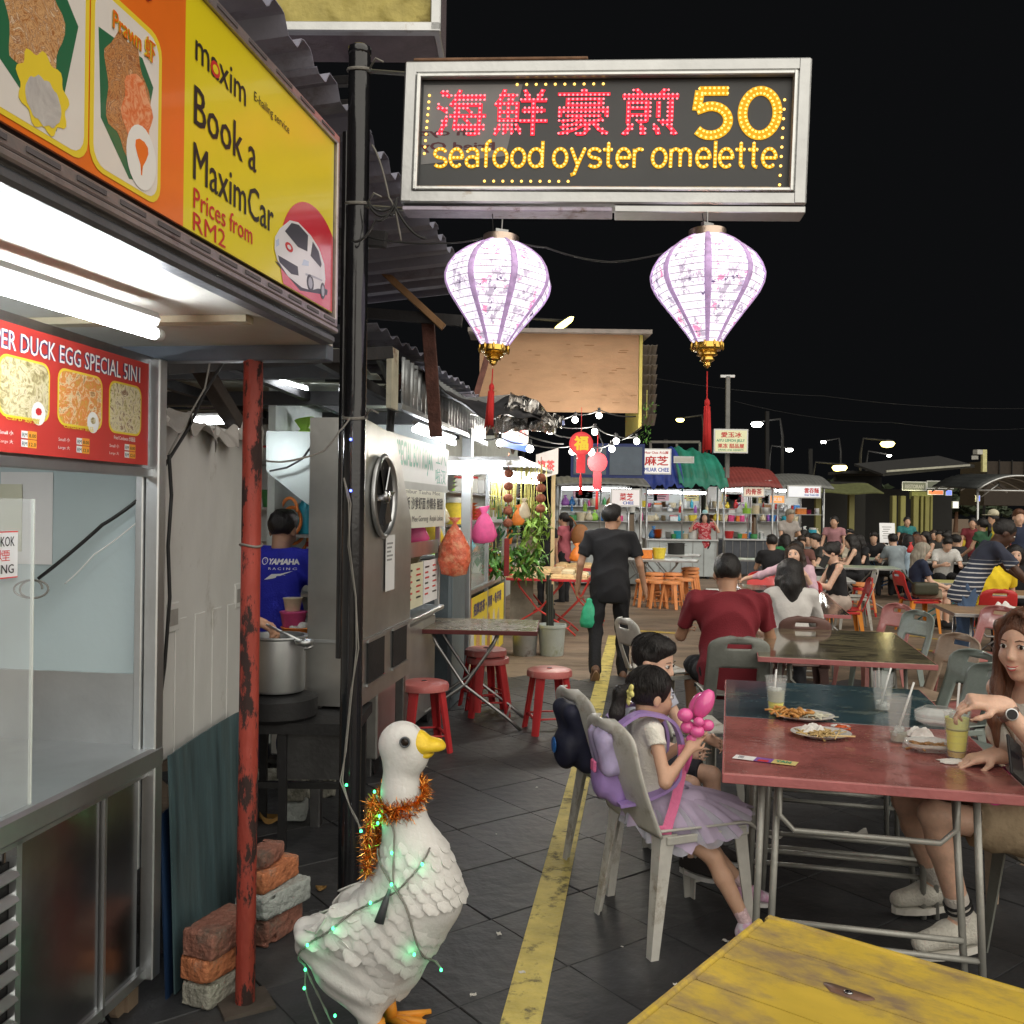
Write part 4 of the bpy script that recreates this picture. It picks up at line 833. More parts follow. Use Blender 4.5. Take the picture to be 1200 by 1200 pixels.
# map from the sign face as seen: fx 0..1, fy 0..1 (up)
def FP(fx, fy): return Vector((X0+PW*fx, .019, Z0+PH*fy))
LEDR = glow('led_red', (1.0,.15,.18), 2.4, True); LEDRB = M('led_red_glow', (.85,.005,.03), .4, var=0, bump=0, es=.75, nosample=True)
LEDA = glow('led_amber', (1.0,.56,.12), 1.9, True); LEDAB = M('led_amber_glow', (.62,.33,.0), .4, var=0, bump=0, es=.5, nosample=True)
def dot(m, p, r):
    m.add([p+Vector((r,0,0)),p+Vector((0,0,r)),p+Vector((-r,0,0)),p+Vector((0,0,-r)),p+Vector((r*.7,0,r*.7)),p+Vector((-r*.7,0,r*.7)),p+Vector((-r*.7,0,-r*.7)),p+Vector((r*.7,0,-r*.7)),p+Vector((0,-r*.8,0))], [(0,8,4),(4,8,1),(1,8,5),(5,8,2),(2,8,6),(6,8,3),(3,8,7),(7,8,0)])
def cjk_led(ch, x0, y0, x1, y1):
    vs, fs, ext = text_geo(ch, .0); o = FP(x0, y0); w = PW*(x1-x0); h = PH*(y1-y0); sc = np.array([w/ext[0], h/ext[1]]); V2 = vs*sc
    m = MB(); m.add([o+Vector((float(x),-.002,float(y))) for x, y in V2], fs); m.m = 1
    st = .0165; nx, ny = int(w/st)+1, int(h/st)+1; tri = []
    for f in fs:
        for k in range(1, len(f)-1): tri.append((V2[f[0]], V2[f[k]], V2[f[k+1]]))
    A = np.array([t[0] for t in tri]); B = np.array([t[1] for t in tri]); C = np.array([t[2] for t in tri])
    for i in range(nx):
        for j in range(ny):
            p = np.array([(i+.5)*w/nx, (j+.5)*h/ny])
            ok = False
            for q in ((0,0),(.005,0),(-.005,0),(0,.005),(0,-.005)):
                pp = p+q; d1 = (pp[0]-B[:,0])*(A[:,1]-B[:,1])-(A[:,0]-B[:,0])*(pp[1]-B[:,1]); d2 = (pp[0]-C[:,0])*(B[:,1]-C[:,1])-(B[:,0]-C[:,0])*(pp[1]-C[:,1]); d3 = (pp[0]-A[:,0])*(C[:,1]-A[:,1])-(C[:,0]-A[:,0])*(pp[1]-A[:,1])
                if (~(((d1 < 0)|(d2 < 0)|(d3 < 0)) & ((d1 > 0)|(d2 > 0)|(d3 > 0)))).any(): ok = True; break
            if ok: dot(m, o+Vector((float(p[0]),-.005,float(p[1]))), .0042)
    m.build('character', [LEDRB, LEDR], ls)
for ch, a, b in (('海',.043,.182), ('鮮',.203,.352), ('豪',.378,.520), ('煎',.553,.705)): cjk_led(ch, a, .485, b, .915)
def arc(cx, cy, rx, ry, a0, a1, n=14): return [(cx+rx*math.cos(R_(a0+(a1-a0)*k/n)), cy+ry*math.sin(R_(a0+(a1-a0)*k/n))) for k in range(n+1)]
GL = {'s': (.62,[arc(.3,.75,.26,.25,25,270)+arc(.3,.25,.28,.25,90,-155)[1:]]), 'e': (.66,[[(.04,.5),(.62,.5)]+arc(.33,.5,.29,.5,5,320)]), 'a': (.64,[arc(.3,.72,.25,.28,155,0)+[(.55,.72),(.56,0)], arc(.29,.28,.26,.28,40,320)]),
      'f': (.46,[[(.2,0),(.2,1.15)]+arc(.42,1.15,.22,.3,180,80), [(.0,.95),(.42,.95)]]), 'o': (.70,[arc(.33,.5,.3,.5,0,360,20)]), 'd': (.70,[arc(.32,.5,.3,.5,0,360,20), [(.62,0),(.62,1.45)]]), 'y': (.66,[[(.02,1),(.32,.1)], [(.62,1),(.32,.1),(.18,-.38),(.02,-.45)]]),
      't': (.48,[[(.2,1.3),(.2,.2)]+arc(.38,.2,.18,.2,180,280), [(.0,.95),(.42,.95)]]), 'r': (.46,[[(.04,0),(.04,1)], arc(.28,.66,.24,.32,180,60)]), 'm': (.98,[[(.03,0),(.03,1)], arc(.24,.7,.21,.28,180,0)+[(.45,.7),(.45,0)], arc(.67,.7,.21,.28,180,0)+[(.89,.7),(.89,0)]]), 'l': (.2,[[(.08,0),(.08,1.45)]]),
      '5': (.70,[[(.60,1),(.12,1),(.08,.57)]+arc(.33,.33,.30,.33,120,-140)]), '0': (.70,[arc(.35,.5,.30,.5,0,360,26)]), ' ': (.25,[])}
def resample(p, st):
    o = [p[0]]; acc = 0
    for a, b in zip(p, p[1:]):
        L_ = math.dist(a,b); 
        while acc+L_ >= st:
            t = (st-acc)/L_; a = (a[0]+(b[0]-a[0])*t, a[1]+(b[1]-a[1])*t); o.append(a); L_ = math.dist(a,b); acc = 0
        acc += L_
    return o
def led_line(s, x0, y0, x1, h, w, st, dr, rows=1):
    tot = sum(GL[c][0]+(.12 if rows == 2 else 0) for c in s); k = PW*(x1-x0)/tot; x = 0; o = FP(x0, y0)
    for c in s:
        m = MB()
        for pl_ in GL[c][1]:
            q = [((x+.04+px_*(.86 if rows == 1 else 1))*k, py_*h) for px_, py_ in pl_]; qq = resample(q, .006)
            for i in range(len(qq)-1):
                (ax, ay), (bx_, by_) = qq[i], qq[i+1]; d = Vector((bx_-ax,0,by_-ay)); L_ = d.length
                if L_ < 1e-6: continue
                d /= L_; s_ = Vector((d.z,0,-d.x))*w/2; A_, B_ = o+Vector((ax,-.002,ay))-d*.002, o+Vector((bx_,-.002,by_))+d*.002; m.m = 0; m.add([A_-s_,A_+s_,B_+s_,B_-s_], [(0,1,2,3)])
            m.m = 1
            offs = (0,) if rows == 1 else (-w*.27, w*.27)
            dd = resample(q, st)
            for off in offs:
                for i, p_ in enumerate(dd):
                    nx_ = dd[min(i+1,len(dd)-1)]; pv = dd[max(i-1,0)]; tx_, ty_ = nx_[0]-pv[0], nx_[1]-pv[1]; n_ = math.hypot(tx_,ty_) or 1
                    dot(m, o+Vector((p_[0]+ty_/n_*off,-.005,p_[1]-tx_/n_*off)), dr)
        if m.v: m.build('letter', [LEDAB, LEDA], ls)
        x += GL[c][0]+(.12 if rows == 2 else 0)
led_line('50', .735, .485, .985, PH*.40, .036, .0165, .0045, 2)
led_line('seafood oyster omelette', .038, .20, .972, PH*.165, .0135, .0145, .0042)
for a, b, n in (((.265,.955),(.50,.955),10), ((.185,.065),(.415,.065),10), ((.022,.86),(.014,.32),10), ((.982,.80),(.978,.04),10)):
    for k in range(n):
        m = MB(); p_ = FP(a[0]+(b[0]-a[0])*k/(n-1), a[1]+(b[1]-a[1])*k/(n-1)); dot(m, p_+Vector((0,-.004,0)), .0055); m.build('border_light', LEDA, ls)
# reflection of the sign opposite, drawn as faint mirror-written lettering on the panel
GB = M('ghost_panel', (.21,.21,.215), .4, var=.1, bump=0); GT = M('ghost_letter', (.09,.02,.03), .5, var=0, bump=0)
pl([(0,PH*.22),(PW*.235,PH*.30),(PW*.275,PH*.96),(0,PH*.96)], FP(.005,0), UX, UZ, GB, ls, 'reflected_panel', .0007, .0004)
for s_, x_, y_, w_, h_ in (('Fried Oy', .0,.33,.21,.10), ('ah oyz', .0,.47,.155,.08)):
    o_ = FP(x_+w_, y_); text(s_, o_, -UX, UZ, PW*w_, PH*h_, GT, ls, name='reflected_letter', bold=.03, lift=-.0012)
# power block pieces of the mounting: brackets to the pole
for pyb, lab in ((68,'upper bracket arm of the lit sign'), (238,'lower bracket arm of the lit sign')):
    a_ = P(424,pyb,bp0.y-.0); b_ = P(478,pyb+2,3.72); im = ls.matrix_world.inverted() if False else None
    m = MB(); m.tube([(-.20,.02,(HS-.02) if pyb < 100 else -.005), (.02,.06,(HS-.02) if pyb < 100 else -.005)], .014, 6, flat=.5); m.build('bracket', STEELW, ls)

# ---------------------------------------------------------------- silk lanterns
def silk(name, seed):
    mt = bpy.data.materials.new(name); mt.use_nodes = True; N = mt.node_tree.nodes; L = mt.node_tree.links; b = N['Principled BSDF']
    tc = N.new('ShaderNodeTexCoord'); 
    def mixc(fac, a, bcol):
        mx = N.new('ShaderNodeMix'); mx.data_type = 'RGBA'; L.new(fac, mx.inputs[0]); (L.new(a, mx.inputs[6]) if not isinstance(a, tuple) else setattr(mx.inputs[6], 'default_value', a)); (L.new(bcol, mx.inputs[7]) if not isinstance(bcol, tuple) else setattr(mx.inputs[7], 'default_value', bcol)); return mx.outputs[2]
    def thr(sc, lo, hi, kind='n', st=(1,1,1), off=0):
        mp = N.new('ShaderNodeMapping'); mp.inputs['Scale'].default_value = st; mp.inputs['Location'].default_value = (seed+off,off,seed); L.new(tc.outputs['Object'], mp.inputs[0])
        if kind == 'n': t = N.new('ShaderNodeTexNoise'); t.inputs['Detail'].default_value = 6; t.inputs['Roughness'].default_value = .75; o = 0
        else: t = N.new('ShaderNodeTexVoronoi'); t.feature = 'F1'; o = 0
        t.inputs['Scale'].default_value = sc; L.new(mp.outputs[0], t.inputs[0]); mr = N.new('ShaderNodeMapRange'); mr.inputs[1].default_value = lo; mr.inputs[2].default_value = hi; L.new(t.outputs[o], mr.inputs[0]); return mr.outputs[0]
    c = mixc(thr(4,.35,.65), (.86,.78,.90,1), (.82,.77,.89,1))
    c = mixc(thr(13,.50,.54,off=3), c, (.92,.88,.95,1)); c = mixc(thr(26,.53,.57,st=(1,1,.6),off=7), c, (.42,.36,.46,1)); c = mixc(thr(17,.59,.61,off=11), c, (.72,.25,.42,1)); c = mixc(thr(15,.61,.63,off=19), c, (.10,.07,.16,1))
    L.new(c, b.inputs['Base Color']); L.new(c, b.inputs['Emission Color']); b.inputs['Emission Strength'].default_value = .78; b.inputs['Roughness'].default_value = .5
    MATS[name] = mt; return mt
SILK = silk('lantern_silk', 1.7); SILKB = M('lantern_rib_silk', (.44,.30,.52), .6, var=.3, sc=30, es=.42, nosample=True, bump=0); RING = M('lantern_wire', (.34,.28,.38), .6, var=0, bump=0, es=.18, nosample=True)
GOLD = M('gold_metal', (.80,.52,.12), .2, 1, var=.1); GOLDP = M('pale_metal_rim', (.60,.48,.40), .3, 1, var=.1); TAS = M('red_tassel', (.65,.03,.03), .7, var=.3, sc=60, st=(1,1,.05), bump=.6, bsc=200)
def lantern(label, px, d, ytop, yneck, ybot, ytas, w, tilt_, seed):
    top = P(px, ytop, d); z = lambda py: P(px, py, d).z-top.z
    t = T('silk_lantern', label, 'lantern', top, seed*17, 'pair of lit silk lanterns under the sign'); t.rotation_euler = (0, R_(tilt_), R_(seed*17))
    h = -z(yneck); R0 = w/2
    prof = lambda v: R0*(.30+.70*math.sin(math.pi*min(1,(v*.5)/.40))**.85) if v < .40*1 else None
    K = [(0,.30),(.04,.46),(.10,.66),(.18,.84),(.27,.95),(.36,1.0),(.44,.97),(.53,.88),(.63,.73),(.74,.56),(.86,.38),(1.0,.20)]
    def rad(v):
        for (a, ra), (b, rb) in zip(K, K[1:]):
            if v <= b: t_ = (v-a)/(b-a); t_ = t_; return R0*(ra+(rb-ra)*t_)
        return R0*K[-1][1]
    nr = 8
    for k in range(nr):
        m = MB()
        def fn(u, v, k=k):
            a = 2*math.pi*(k+u)/nr; chord = 1-.045*math.sin(math.pi*u); ring = 1-.012*abs(math.sin(v*math.pi*17)); r = rad(v)*chord*ring; return (r*math.cos(a), r*math.sin(a), -h*v)
        m.sheet(fn, 6, 68); m.build('silk_panel', SILK, t, True)
        a = 2*math.pi*k/nr; m = MB(); m.tube([((rad(v)+.003)*math.cos(a), (rad(v)+.003)*math.sin(a), -h*v) for v in np.linspace(0,1,24)], [.013*(.35+.65*rad(v)/R0) for v in np.linspace(0,1,24)], 6, flat=.22, up=(math.cos(a),math.sin(a),0)); m.build('rib', SILKB, t, True)
    for j in range(1, 17):
        v = j/17; m = MB(); m.tube([(rad(v)*1.0*math.cos(a)*(1-.045*abs(math.sin(a*4))), rad(v)*math.sin(a)*(1-.045*abs(math.sin(a*4))), -h*v) for a in np.linspace(0,2*math.pi,48)], .0013, 4, cap=False); m.build('wire_ring', RING, t, True)
    m = MB(); m.lathe([(R0*.33,-.012),(R0*.33,.022),(R0*.30,.022),(R0*.30,-.012)], 28); m.build('top_rim', GOLDP, t, True, auto=40)
    m = MB(); m.box((0,0,.03), (.05,.015,.04)); m.cyl((0,0,.03),(0,0,.09), .003); m.build('hanger', STEELW, t)
    hb = z(ybot)+h; r = R0*.22
    m = MB(); m.lathe([(r*1.25,0),(r*1.3,-.02),(r*1.12,-.024),(r*1.08,.30*hb),(r*.78,.34*hb),(r*.86,.48*hb),(r*.55,.55*hb),(r*.62,.68*hb),(r*.32,.78*hb),(r*.3,.9*hb),(.004,hb)], 20, (0,0,-h+.012)); m.build('bottom_cap', GOLD, t, True, auto=35)
    for k in range(10):
        a = 2*math.pi*k/10; m = MB(); m.lathe([(.0005,.03),(.006,.02),(.006,0),(.0005,-.005)], 5, (r*1.25*math.cos(a), r*1.25*math.sin(a), -h-.01)); m.build('petal', GOLD, t, True)
    zt = z(ytas); zs = zt*1.0+(.0)
    L0 = -h+hb; L1 = L0-(.10 if seed == 2 else .055)
    m = MB(); m.cyl((0,0,L0),(0,0,L1), .0025, n=5); m.build('cord', TAS, t)
    m = MB(); m.lathe([(.003,0),(.009,-.008),(.011,-.02),(.008,-.028),(.013,-.05),(.015,(zt-L1)*.6),(.017,zt-L1),(.001,zt-L1)], 12, (0,0,L1))
    for k in range(14): a = k*.449*math.pi; m.tube([(.010*math.cos(a),.010*math.sin(a),L1-.03),(.016*math.cos(a),.016*math.sin(a),zt-.006*(k%3))], .0022, 4)
    m.build('tassel', TAS, t, True)
    lamp('bulb_light', (0,0,-h*.4), 9, (1,.86,.98), .08, t)
    return t
l1 = lantern('silk lantern with its rim tilted, hanging on the side nearer the black pole', 587, 3.62, 284, 410, 433, 499, 127*3.62/FPX, 3, 1)
l2 = lantern('upright silk lantern with the longer red tassel hanging over the distant stalls', 829, 3.48, 277, 406, 435, 527, 131*3.48/FPX, -1, 2)
cable('black flex sagging between the two lit lanterns', [P(430,278,3.68), P(520,285,3.66), P(580,274,3.63), P(640,290,3.6), P(715,307,3.56), P(800,290,3.5), P(826,276,3.48)], .0035, sag=.01)
cable('thin wire from the sign down to the tilted lantern', [P(577,250,3.62), P(578,274,3.62)], .0018); cable('thin wire from the sign down to the upright lantern', [P(823,250,3.48), P(826,272,3.48)], .0018)
cable('grey cable loop hanging beside the lower sign bracket', [P(436,170,3.65), P(456,232,3.63), P(470,282,3.62)], .004, WIREG, sag=-.03); cable('tangled black cable knotted at the lower sign bracket', [P(412,282,3.6), P(440,258,3.6), P(466,232,3.6), P(456,250,3.6), P(430,236,3.6), P(462,240,3.6), P(500,280,3.6)], .005, sag=.03)
# ---------------------------------------------------------------- row of stalls along the street (frame: x = lateral, y = along, z = up)
AA = R_(SA)
def onL(px, py, L):
    v = ray(px, py); k = L/(v.x*math.cos(AA)-v.y*math.sin(AA)); return Vector((L, (v.x*math.sin(AA)+v.y*math.cos(AA))*k, CAMH+v.z*k))
def toW(p): return Vector((p[0]*math.cos(AA)+p[1]*math.sin(AA), -p[0]*math.sin(AA)+p[1]*math.cos(AA), p[2]))
def street(name, label, cat, group=None, at=(0,0,0)):
    return T(name, label, cat, toW(at), -SA, group)
# corrugated zinc awning
ZINC = M('zinc_roof', (.30,.30,.38), .55, .2, var=.25, sc=2, bump=.15, bsc=25, dirt=(.18,.16,.18), dsc=2, dth=.52)
rf = street('zinc_awning', 'dark corrugated zinc awning running over the second stall', 'awning')
for k in range(7):      # one sheet after the other
    y0 = 1.9+k*.68; y1 = y0+.70
    m = MB(); m.sheet(lambda u,v: (-1.18-3.2*u-.01*(k%2), y0+(y1-y0)*v, 3.2-.30*u+.028*math.copysign(min(1,abs(2*math.sin((y0+(y1-y0)*v)*math.pi*2/.26))), math.sin((y0+(y1-y0)*v)*math.pi*2/.26))+.003*(k%2)), 6, 34, .004); m.build('roof_sheet', ZINC, rf)
for y_ in (2.2, 4.3, 6.2):
    m = MB(); m.box((-2.7,y_,3.00), (3.0,.05,.07), rot=Matrix.Rotation(R_(5.3),3,'Y')); m.build('rafter', DARK, rf)
WOOD = M('old_wood', (.16,.085,.05), .8, var=.3, sc=8, st=(1,1,.2), bump=.4, bsc=40); WOODL = M('light_wood', (.34,.19,.09), .7, var=.25, sc=6, st=(1,1,.2), bump=.2)
def bar(label, a, b, w, mat, name='timber', cat='timber', h=None):
    a, b = Vector(a), Vector(b); c = (a+b)/2; d = b-a; q = d.to_track_quat('Z','Y').to_matrix(); m = MB(); m.box((0,0,0), (w,h or w,d.length), q, bev=.003); o = m.build(name, mat); o.location = c
    return tag(o, label, cat) if label else o
bar('brown wooden strut slanting up behind the black pole', P(402,275,6.3), P(520,384,6.3), .045, WOODL)
bar('dark brown rusty post hanging below the zinc awning', P(501,368,6.4), P(511,512,6.4), .085, M('rusty_post', (.10,.04,.03), .85, var=.4, sc=9, bump=.4), 'rusty_post', 'post')
bar('thin diagonal timber meeting the rusty post', P(452,470,6.2), P(483,428,6.4), .05, MATS['rusty_post'])
rf2 = street('zinc_roof', 'second dark zinc roof farther back over the carts', 'roof')
for k in range(9): y0 = 5.6+k*.8; m = MB(); m.sheet(lambda u,v: (-1.62-3.0*u, y0+.84*v, 2.72+.02*(k%2)-.10*u+.02*math.sin((y0+.84*v)*24)), 6, 26, .004); m.build('roof_sheet', ZINC, rf2)
for k in range(6): m = MB(); m.box((-3.0,5.8+1.2*k,2.58), (2.8,.05,.08)); m.build('rafter', DARK, rf2); m = MB(); m.tube([(-1.7,5.8+1.2*k,2.62),(-1.7,6.4+1.2*k,2.35),(-1.7,7.0+1.2*k,2.62)], .018, 5); m.build('truss', STEELW, rf2)
# yellow sign box overhead
yb = T('sign_box', 'yellow textured sign box with a pale frame above the zinc awning', 'sign', (P(419,40,4.6).x, 4.6, P(419,40,4.6).z), -1)
YBM = M('yellow_relief_panel', (.50,.42,.12), .6, var=.2, sc=6, bump=.3, bsc=30, dirt=(.30,.24,.08), dsc=5, dth=.55)
wx0, wx1 = P(285,40,4.6).x-yb.location.x, P(510,31,4.6).x-yb.location.x
def rel(u, v):
    x = wx0+(wx1-wx0)*u; z = .04+.9*v; return (x, -.012*max(0, math.sin(26*x+4*math.sin(14*z)))*(.5+.5*math.sin(17*z+6*math.sin(9*x))), z)
m = MB(); m.sheet(rel, 90, 80); m.build('relief_panel', YBM, yb, True)
for c, d in (((( wx0+wx1)/2,-.015,.02),(wx1-wx0+.06,.05,.05)), ((wx1+.005,-.015,.5),(.05,.05,1.0))):
    m = MB(); m.box(c, d, bev=.006); m.build('frame_rail', ALU, yb)
m = MB(); m.box(((wx0+wx1)/2,.17,.49), (wx1-wx0+.05,.28,.96)); m.build('box_body', M('box_purple_grey', (.22,.18,.20), .6, .2, var=.2, dirt=(.12,.09,.09)), yb)
m = MB(); m.box((wx1+.01,.16,.5), (.03,.30,1.0), bev=.004); m.build('side_frame', ALU, yb)
bar('square rusty post holding up the yellow sign box', P(417,200,4.9), P(417,52,4.9), .06, MATS['rusty_post'], 'sign_post', 'post')
for py, lab in ((66,'upper steel purlin behind the black pole'), (100,'middle steel purlin behind the black pole'), (128,'lower steel purlin behind the black pole')): bar(lab, P(330,py,5.4), P(425,py-6,5.4), .05, DARK, 'purlin', 'beam')

# interior ceiling of the second stall: rafters and translucent sheets
sc2 = street('stall_roof', 'low patchwork roof of pale sheets on dark rafters behind the red pole', 'roof')
PS = M('pale_roof_sheet', (.42,.44,.38), .6, var=.25, sc=2, dirt=(.18,.15,.10), dsc=3, dth=.55)
for k in range(7):
    y0 = 3.9+k*.62; m = MB(); m.sheet(lambda u,v: (-1.62-2.6*u, y0+.58*v, 2.47-.03*k+.05*u+.012*math.sin(26*(y0+.58*v))+.01*math.sin(5*u)), 8, 10, .004); m.build('roof_sheet', PS, sc2)
for k in range(5): m = MB(); m.box((-2.9,4.1+k*.95,2.40-.04*k), (2.7,.06,.09)); m.build('rafter', DARK, sc2)
for L_ in (-1.66,-2.2,-2.9): m = MB(); m.box((L_,6.0,2.33), (.05,4.6,.06), rot=Matrix.Rotation(R_(-1.5),3,'X')); m.build('rafter', DARK, sc2)
bar('dark slanting brace under the low roof', P(232,425,4.2), P(276,496,4.6), .07, M('brace_dark', (.06,.045,.035), .8, var=.3), 'brace', 'beam')
bar('dark horizontal header above the red pole', P(190,430,3.9), P(455,413,5.4), .07, DARK, 'header', 'beam')
def ftube(label, a, b, r=.013, mat=None, power=None, batten=True, group=None):
    a, b = Vector(a), Vector(b); t = T('fluorescent_tube', label, 'lamp', a, 0, group); d = b-a
    m = MB(); m.cyl((0,0,0), d, r, n=8); m.build('tube', mat or TUBE, t, True)
    if batten: m = MB(); m.cyl((0,0,r*2.2), d+Vector((0,0,r*2.2)), r*1.1, n=4); m.build('batten', WHITE, t)
    return t
ftube('short fluorescent tube under the low roof, nearer the steel post', P(223,495,4.9), P(262,494,5.0), .014)
ftube('boxed fluorescent tube behind the red pole, beside its left edge', P(272,515,4.7), P(292,519,4.7), .03, glow('tube_box', (.93,.97,1.0), 60))
ftube('slim fluorescent tube glinting between the rafters', P(328,447,5.6), P(360,456,6.0), .008)

# grey kitchen wall, shelves and goods behind the cook
KW = M('kitchen_wall', (.74,.78,.78), .5, var=.1, sc=3)
kw = street('kitchen_wall', 'pale kitchen partition behind the cook in blue', 'wall')
m = MB(); m.box((-2.55,7.6,1.3), (1.9,.04,2.3)); m.build('panel', KW, kw)
for z_ in (.7,1.15,1.58,1.95): m = MB(); m.box((-2.5,7.4,z_), (1.8,.30,.02)); m.build('shelf', STEELW, kw)
r8 = random.Random(8)
GC = dict(white=(.75,.76,.74), blue=(.05,.22,.55), cyan=(.05,.45,.60), pink=(.75,.10,.28), orange=(.85,.25,.04), green=(.08,.35,.12), yellow=(.80,.62,.06), red=(.60,.04,.04), silver=(.6,.6,.6), brown=(.30,.17,.08), cream=(.72,.62,.42), black=(.03,.03,.03), purple=(.35,.12,.45), lime=(.35,.65,.08))
def gm(c): return STEEL if c == 'silver' else M('goods_'+c, GC[c], .4, var=.12, sc=20, bump=.03)
def good(kind, col, loc, s, label, group=None, rz=0):
    """a small item of stock: jar, tub, box, bag, bottle, pot, basket, bowls"""
    m = MB(); mt = gm(col); mt2 = gm('white' if col != 'white' else 'red')
    o = T({'bowls':'bowl_stack'}.get(kind, kind), label, {'bowls':'bowls'}.get(kind, kind), loc, rz, group)
    if kind == 'jar': m.lathe([(.38*s,0),(.4*s,.05*s),(.4*s,.75*s),(.3*s,.82*s)], 12); m.build('glass', mt, o, True, auto=40); m = MB(); m.lathe([(.34*s,.80*s),(.35*s,.82*s),(.35*s,.98*s),(.33*s,1*s)], 12); m.build('lid', mt2, o, True, auto=40)
    elif kind == 'tub': m.lathe([(.38*s,0),(.5*s,.68*s),(.53*s,.70*s),(.53*s,.75*s),(.4*s,.76*s)], 14); m.build('tub', mt, o, True, auto=40)
    elif kind == 'box': m.box((0,0,.35*s), (1.0*s,.7*s,.7*s), bev=.02*s); m.build('carton', mt, o); m = MB(); m.box((0,0,.66*s), (1.03*s,.73*s,.1*s), bev=.01*s); m.build('lid', mt2, o)
    elif kind == 'bag':
        m.lathe([(.02*s,0),(.34*s,.04*s),(.43*s,.25*s),(.38*s,.55*s),(.16*s,.82*s),(.07*s,.9*s),(.2*s,1.08*s),(.16*s,1.1*s)], 12, sy=.6)
        m.v = [(x*(1+.10*math.sin(9*z/s+5*y/s)), y*(1+.12*math.sin(8*z/s+4*x/s)), z+.03*s*math.sin(7*x/s)) for x,y,z in m.v]; m.build('bag', mt, o, True)
    elif kind == 'bottle': m.lathe([(.16*s,0),(.18*s,.03*s),(.18*s,.6*s),(.07*s,.78*s),(.065*s,.92*s)], 10); m.build('bottle_body', mt, o, True, auto=40); m = MB(); m.lathe([(.075*s,.9*s),(.075*s,1.0*s),(.001,1.0*s)], 10); m.build('cap', mt2, o, True, auto=40)
    elif kind == 'pot':
        m.lathe([(.48*s,0),(.5*s,.03*s),(.5*s,.62*s),(.54*s,.64*s),(.54*s,.66*s),(.48*s,.66*s),(.46*s,.06*s),(.01,.05*s)], 18); m.build('pot_body', mt, o, True, auto=40)
        m = MB(); [m.tube([(sx*.5*s,-.1*s,.5*s),(sx*.62*s,-.08*s,.52*s),(sx*.62*s,.08*s,.52*s),(sx*.5*s,.1*s,.5*s)], .018*s, 5) for sx in (-1,1)]; m.build('handle', STEELW, o, True)
    elif kind == 'basket':
        m.lathe([(.4*s,0),(.5*s,.45*s),(.54*s,.47*s),(.5*s,.49*s),(.38*s,.04*s),(.01,.04*s)], 14); m.build('basket_body', mt, o, True, auto=40)
        for k in range(5): m = MB(); m.ball((.22*s*math.cos(k*1.3),.22*s*math.sin(k*1.3),.46*s), .17*s, 8); m.build('contents', mt2, o, True)
    elif kind == 'bowls':
        for k in range(6): m = MB(); m.lathe([(.2*s,0),(.42*s,.16*s),(.46*s,.17*s),(.40*s,.14*s),(.01,.03*s)], 14, (0,0,.13*s*k)); m.build('bowl', mt, o, True, auto=40)
    return o
items = [('box','white',.18),('tub','blue',.2),('pot','silver',.22),('jar','pink',.16),('box','cyan',.17),('bottle','blue',.24),('tub','green',.18),('bag','orange',.22),('jar','white',.18),('box','brown',.18)]
for j, (z_, y_) in enumerate(((1.96,7.36),(1.59,7.34),(1.16,7.34))):
    for k in range(5):
        kd, c, s_ = items[(j*5+k*3+j)%10]; q = toW((-3.0+k*.28+r8.uniform(-.03,.03)+.03*j, y_, z_)); good(kd, c, q, s_*1.05, '%s %s on the %s kitchen shelf, %s from the red pole' % (c, kd, ('top','middle','bottom')[j], ('first','second','third','fourth','fifth')[k]))
hs_ = T('hose', 'coil of bright orange hose hanging in the kitchen above the cook', 'hose', P(338,600,6.4)); m = MB(); m.tube([(.06*math.cos(t)*(1+.03*t), .01*t, .11*math.sin(t)-.01*t) for t in np.linspace(0,20,90)], .012, 6); m.build('coil', M('orange_hose', (.85,.25,.05), .5, var=.1), hs_, True)
# grey hanging hood duct
DUCT = M('duct_metal', (.34,.38,.37), .42, .7, var=.2, sc=2, bump=.1, bsc=8)
dh = T('hood_duct', 'dented grey sheet metal duct slanting down behind the cook', 'duct', P(345,545,5.2))
a = [P(312,505,5.2),P(372,506,5.2),P(371,598,5.2),P(352,585,5.2),P(312,552,5.2)]; m = MB(); q = [p-dh.location for p in a]; w_ = Vector((0,.5,.03)); m.add(q+[p+w_ for p in q], [(4,3,2,1,0),(5,6,7,8,9)]+[(i,(i+1)%5,(i+1)%5+5,i+5) for i in range(5)]); m.build('duct_sheet', DUCT, dh)
m = MB(); m.tube([P(371,506,5.19)-dh.location,P(371,598,5.19)-dh.location], .006, 5); m.build('seam', STEELW, dh)
cable('black curved cable on the duct', [P(316,552,5.1), P(336,548,5.1), P(354,538,5.1), P(364,524,5.1), P(369,508,5.1)], .006)

# stainless hood cabinet with a fan opening
hc_ = street('exhaust_cabinet', 'tall stainless exhaust cabinet with a round fan opening beside the black pole', 'exhaust hood', None, (-1.35,4.45,0))
CAB = M('cabinet_steel', (.55,.55,.53), .30, .88, var=.25, sc=1.5, bump=.35, bsc=2.2)
prof = [(0,.62),(1.0,.62),(1.0,1.52),(.62,2.0),(.0,2.04)]
m = MB(); m.add([(-.27,y,z) for y,z in prof]+[(-.0,y,z) for y,z in prof], [(4,3,2,1,0),(5,6,7,8,9)]+[(i,(i+1)%5,(i+1)%5+5,i+5) for i in range(5)]); m.build('cabinet_body', CAB, hc_)
m = MB(); m.lathe([(.16,-.02),(.21,.0),(.225,.015),(.205,.03),(.195,.0)], 32, (.004,.34,1.66), Matrix.Rotation(R_(90),3,'Y').to_3x3(), cap=False, sx=1); m.build('fan_ring', STEEL, hc_, True)
m = MB(); m.prism(circ(0,0,.2,.2,32), (.006,.34,1.66), (0,1,0), (0,0,1), .004); m.build('fan_opening', BLACK, hc_)
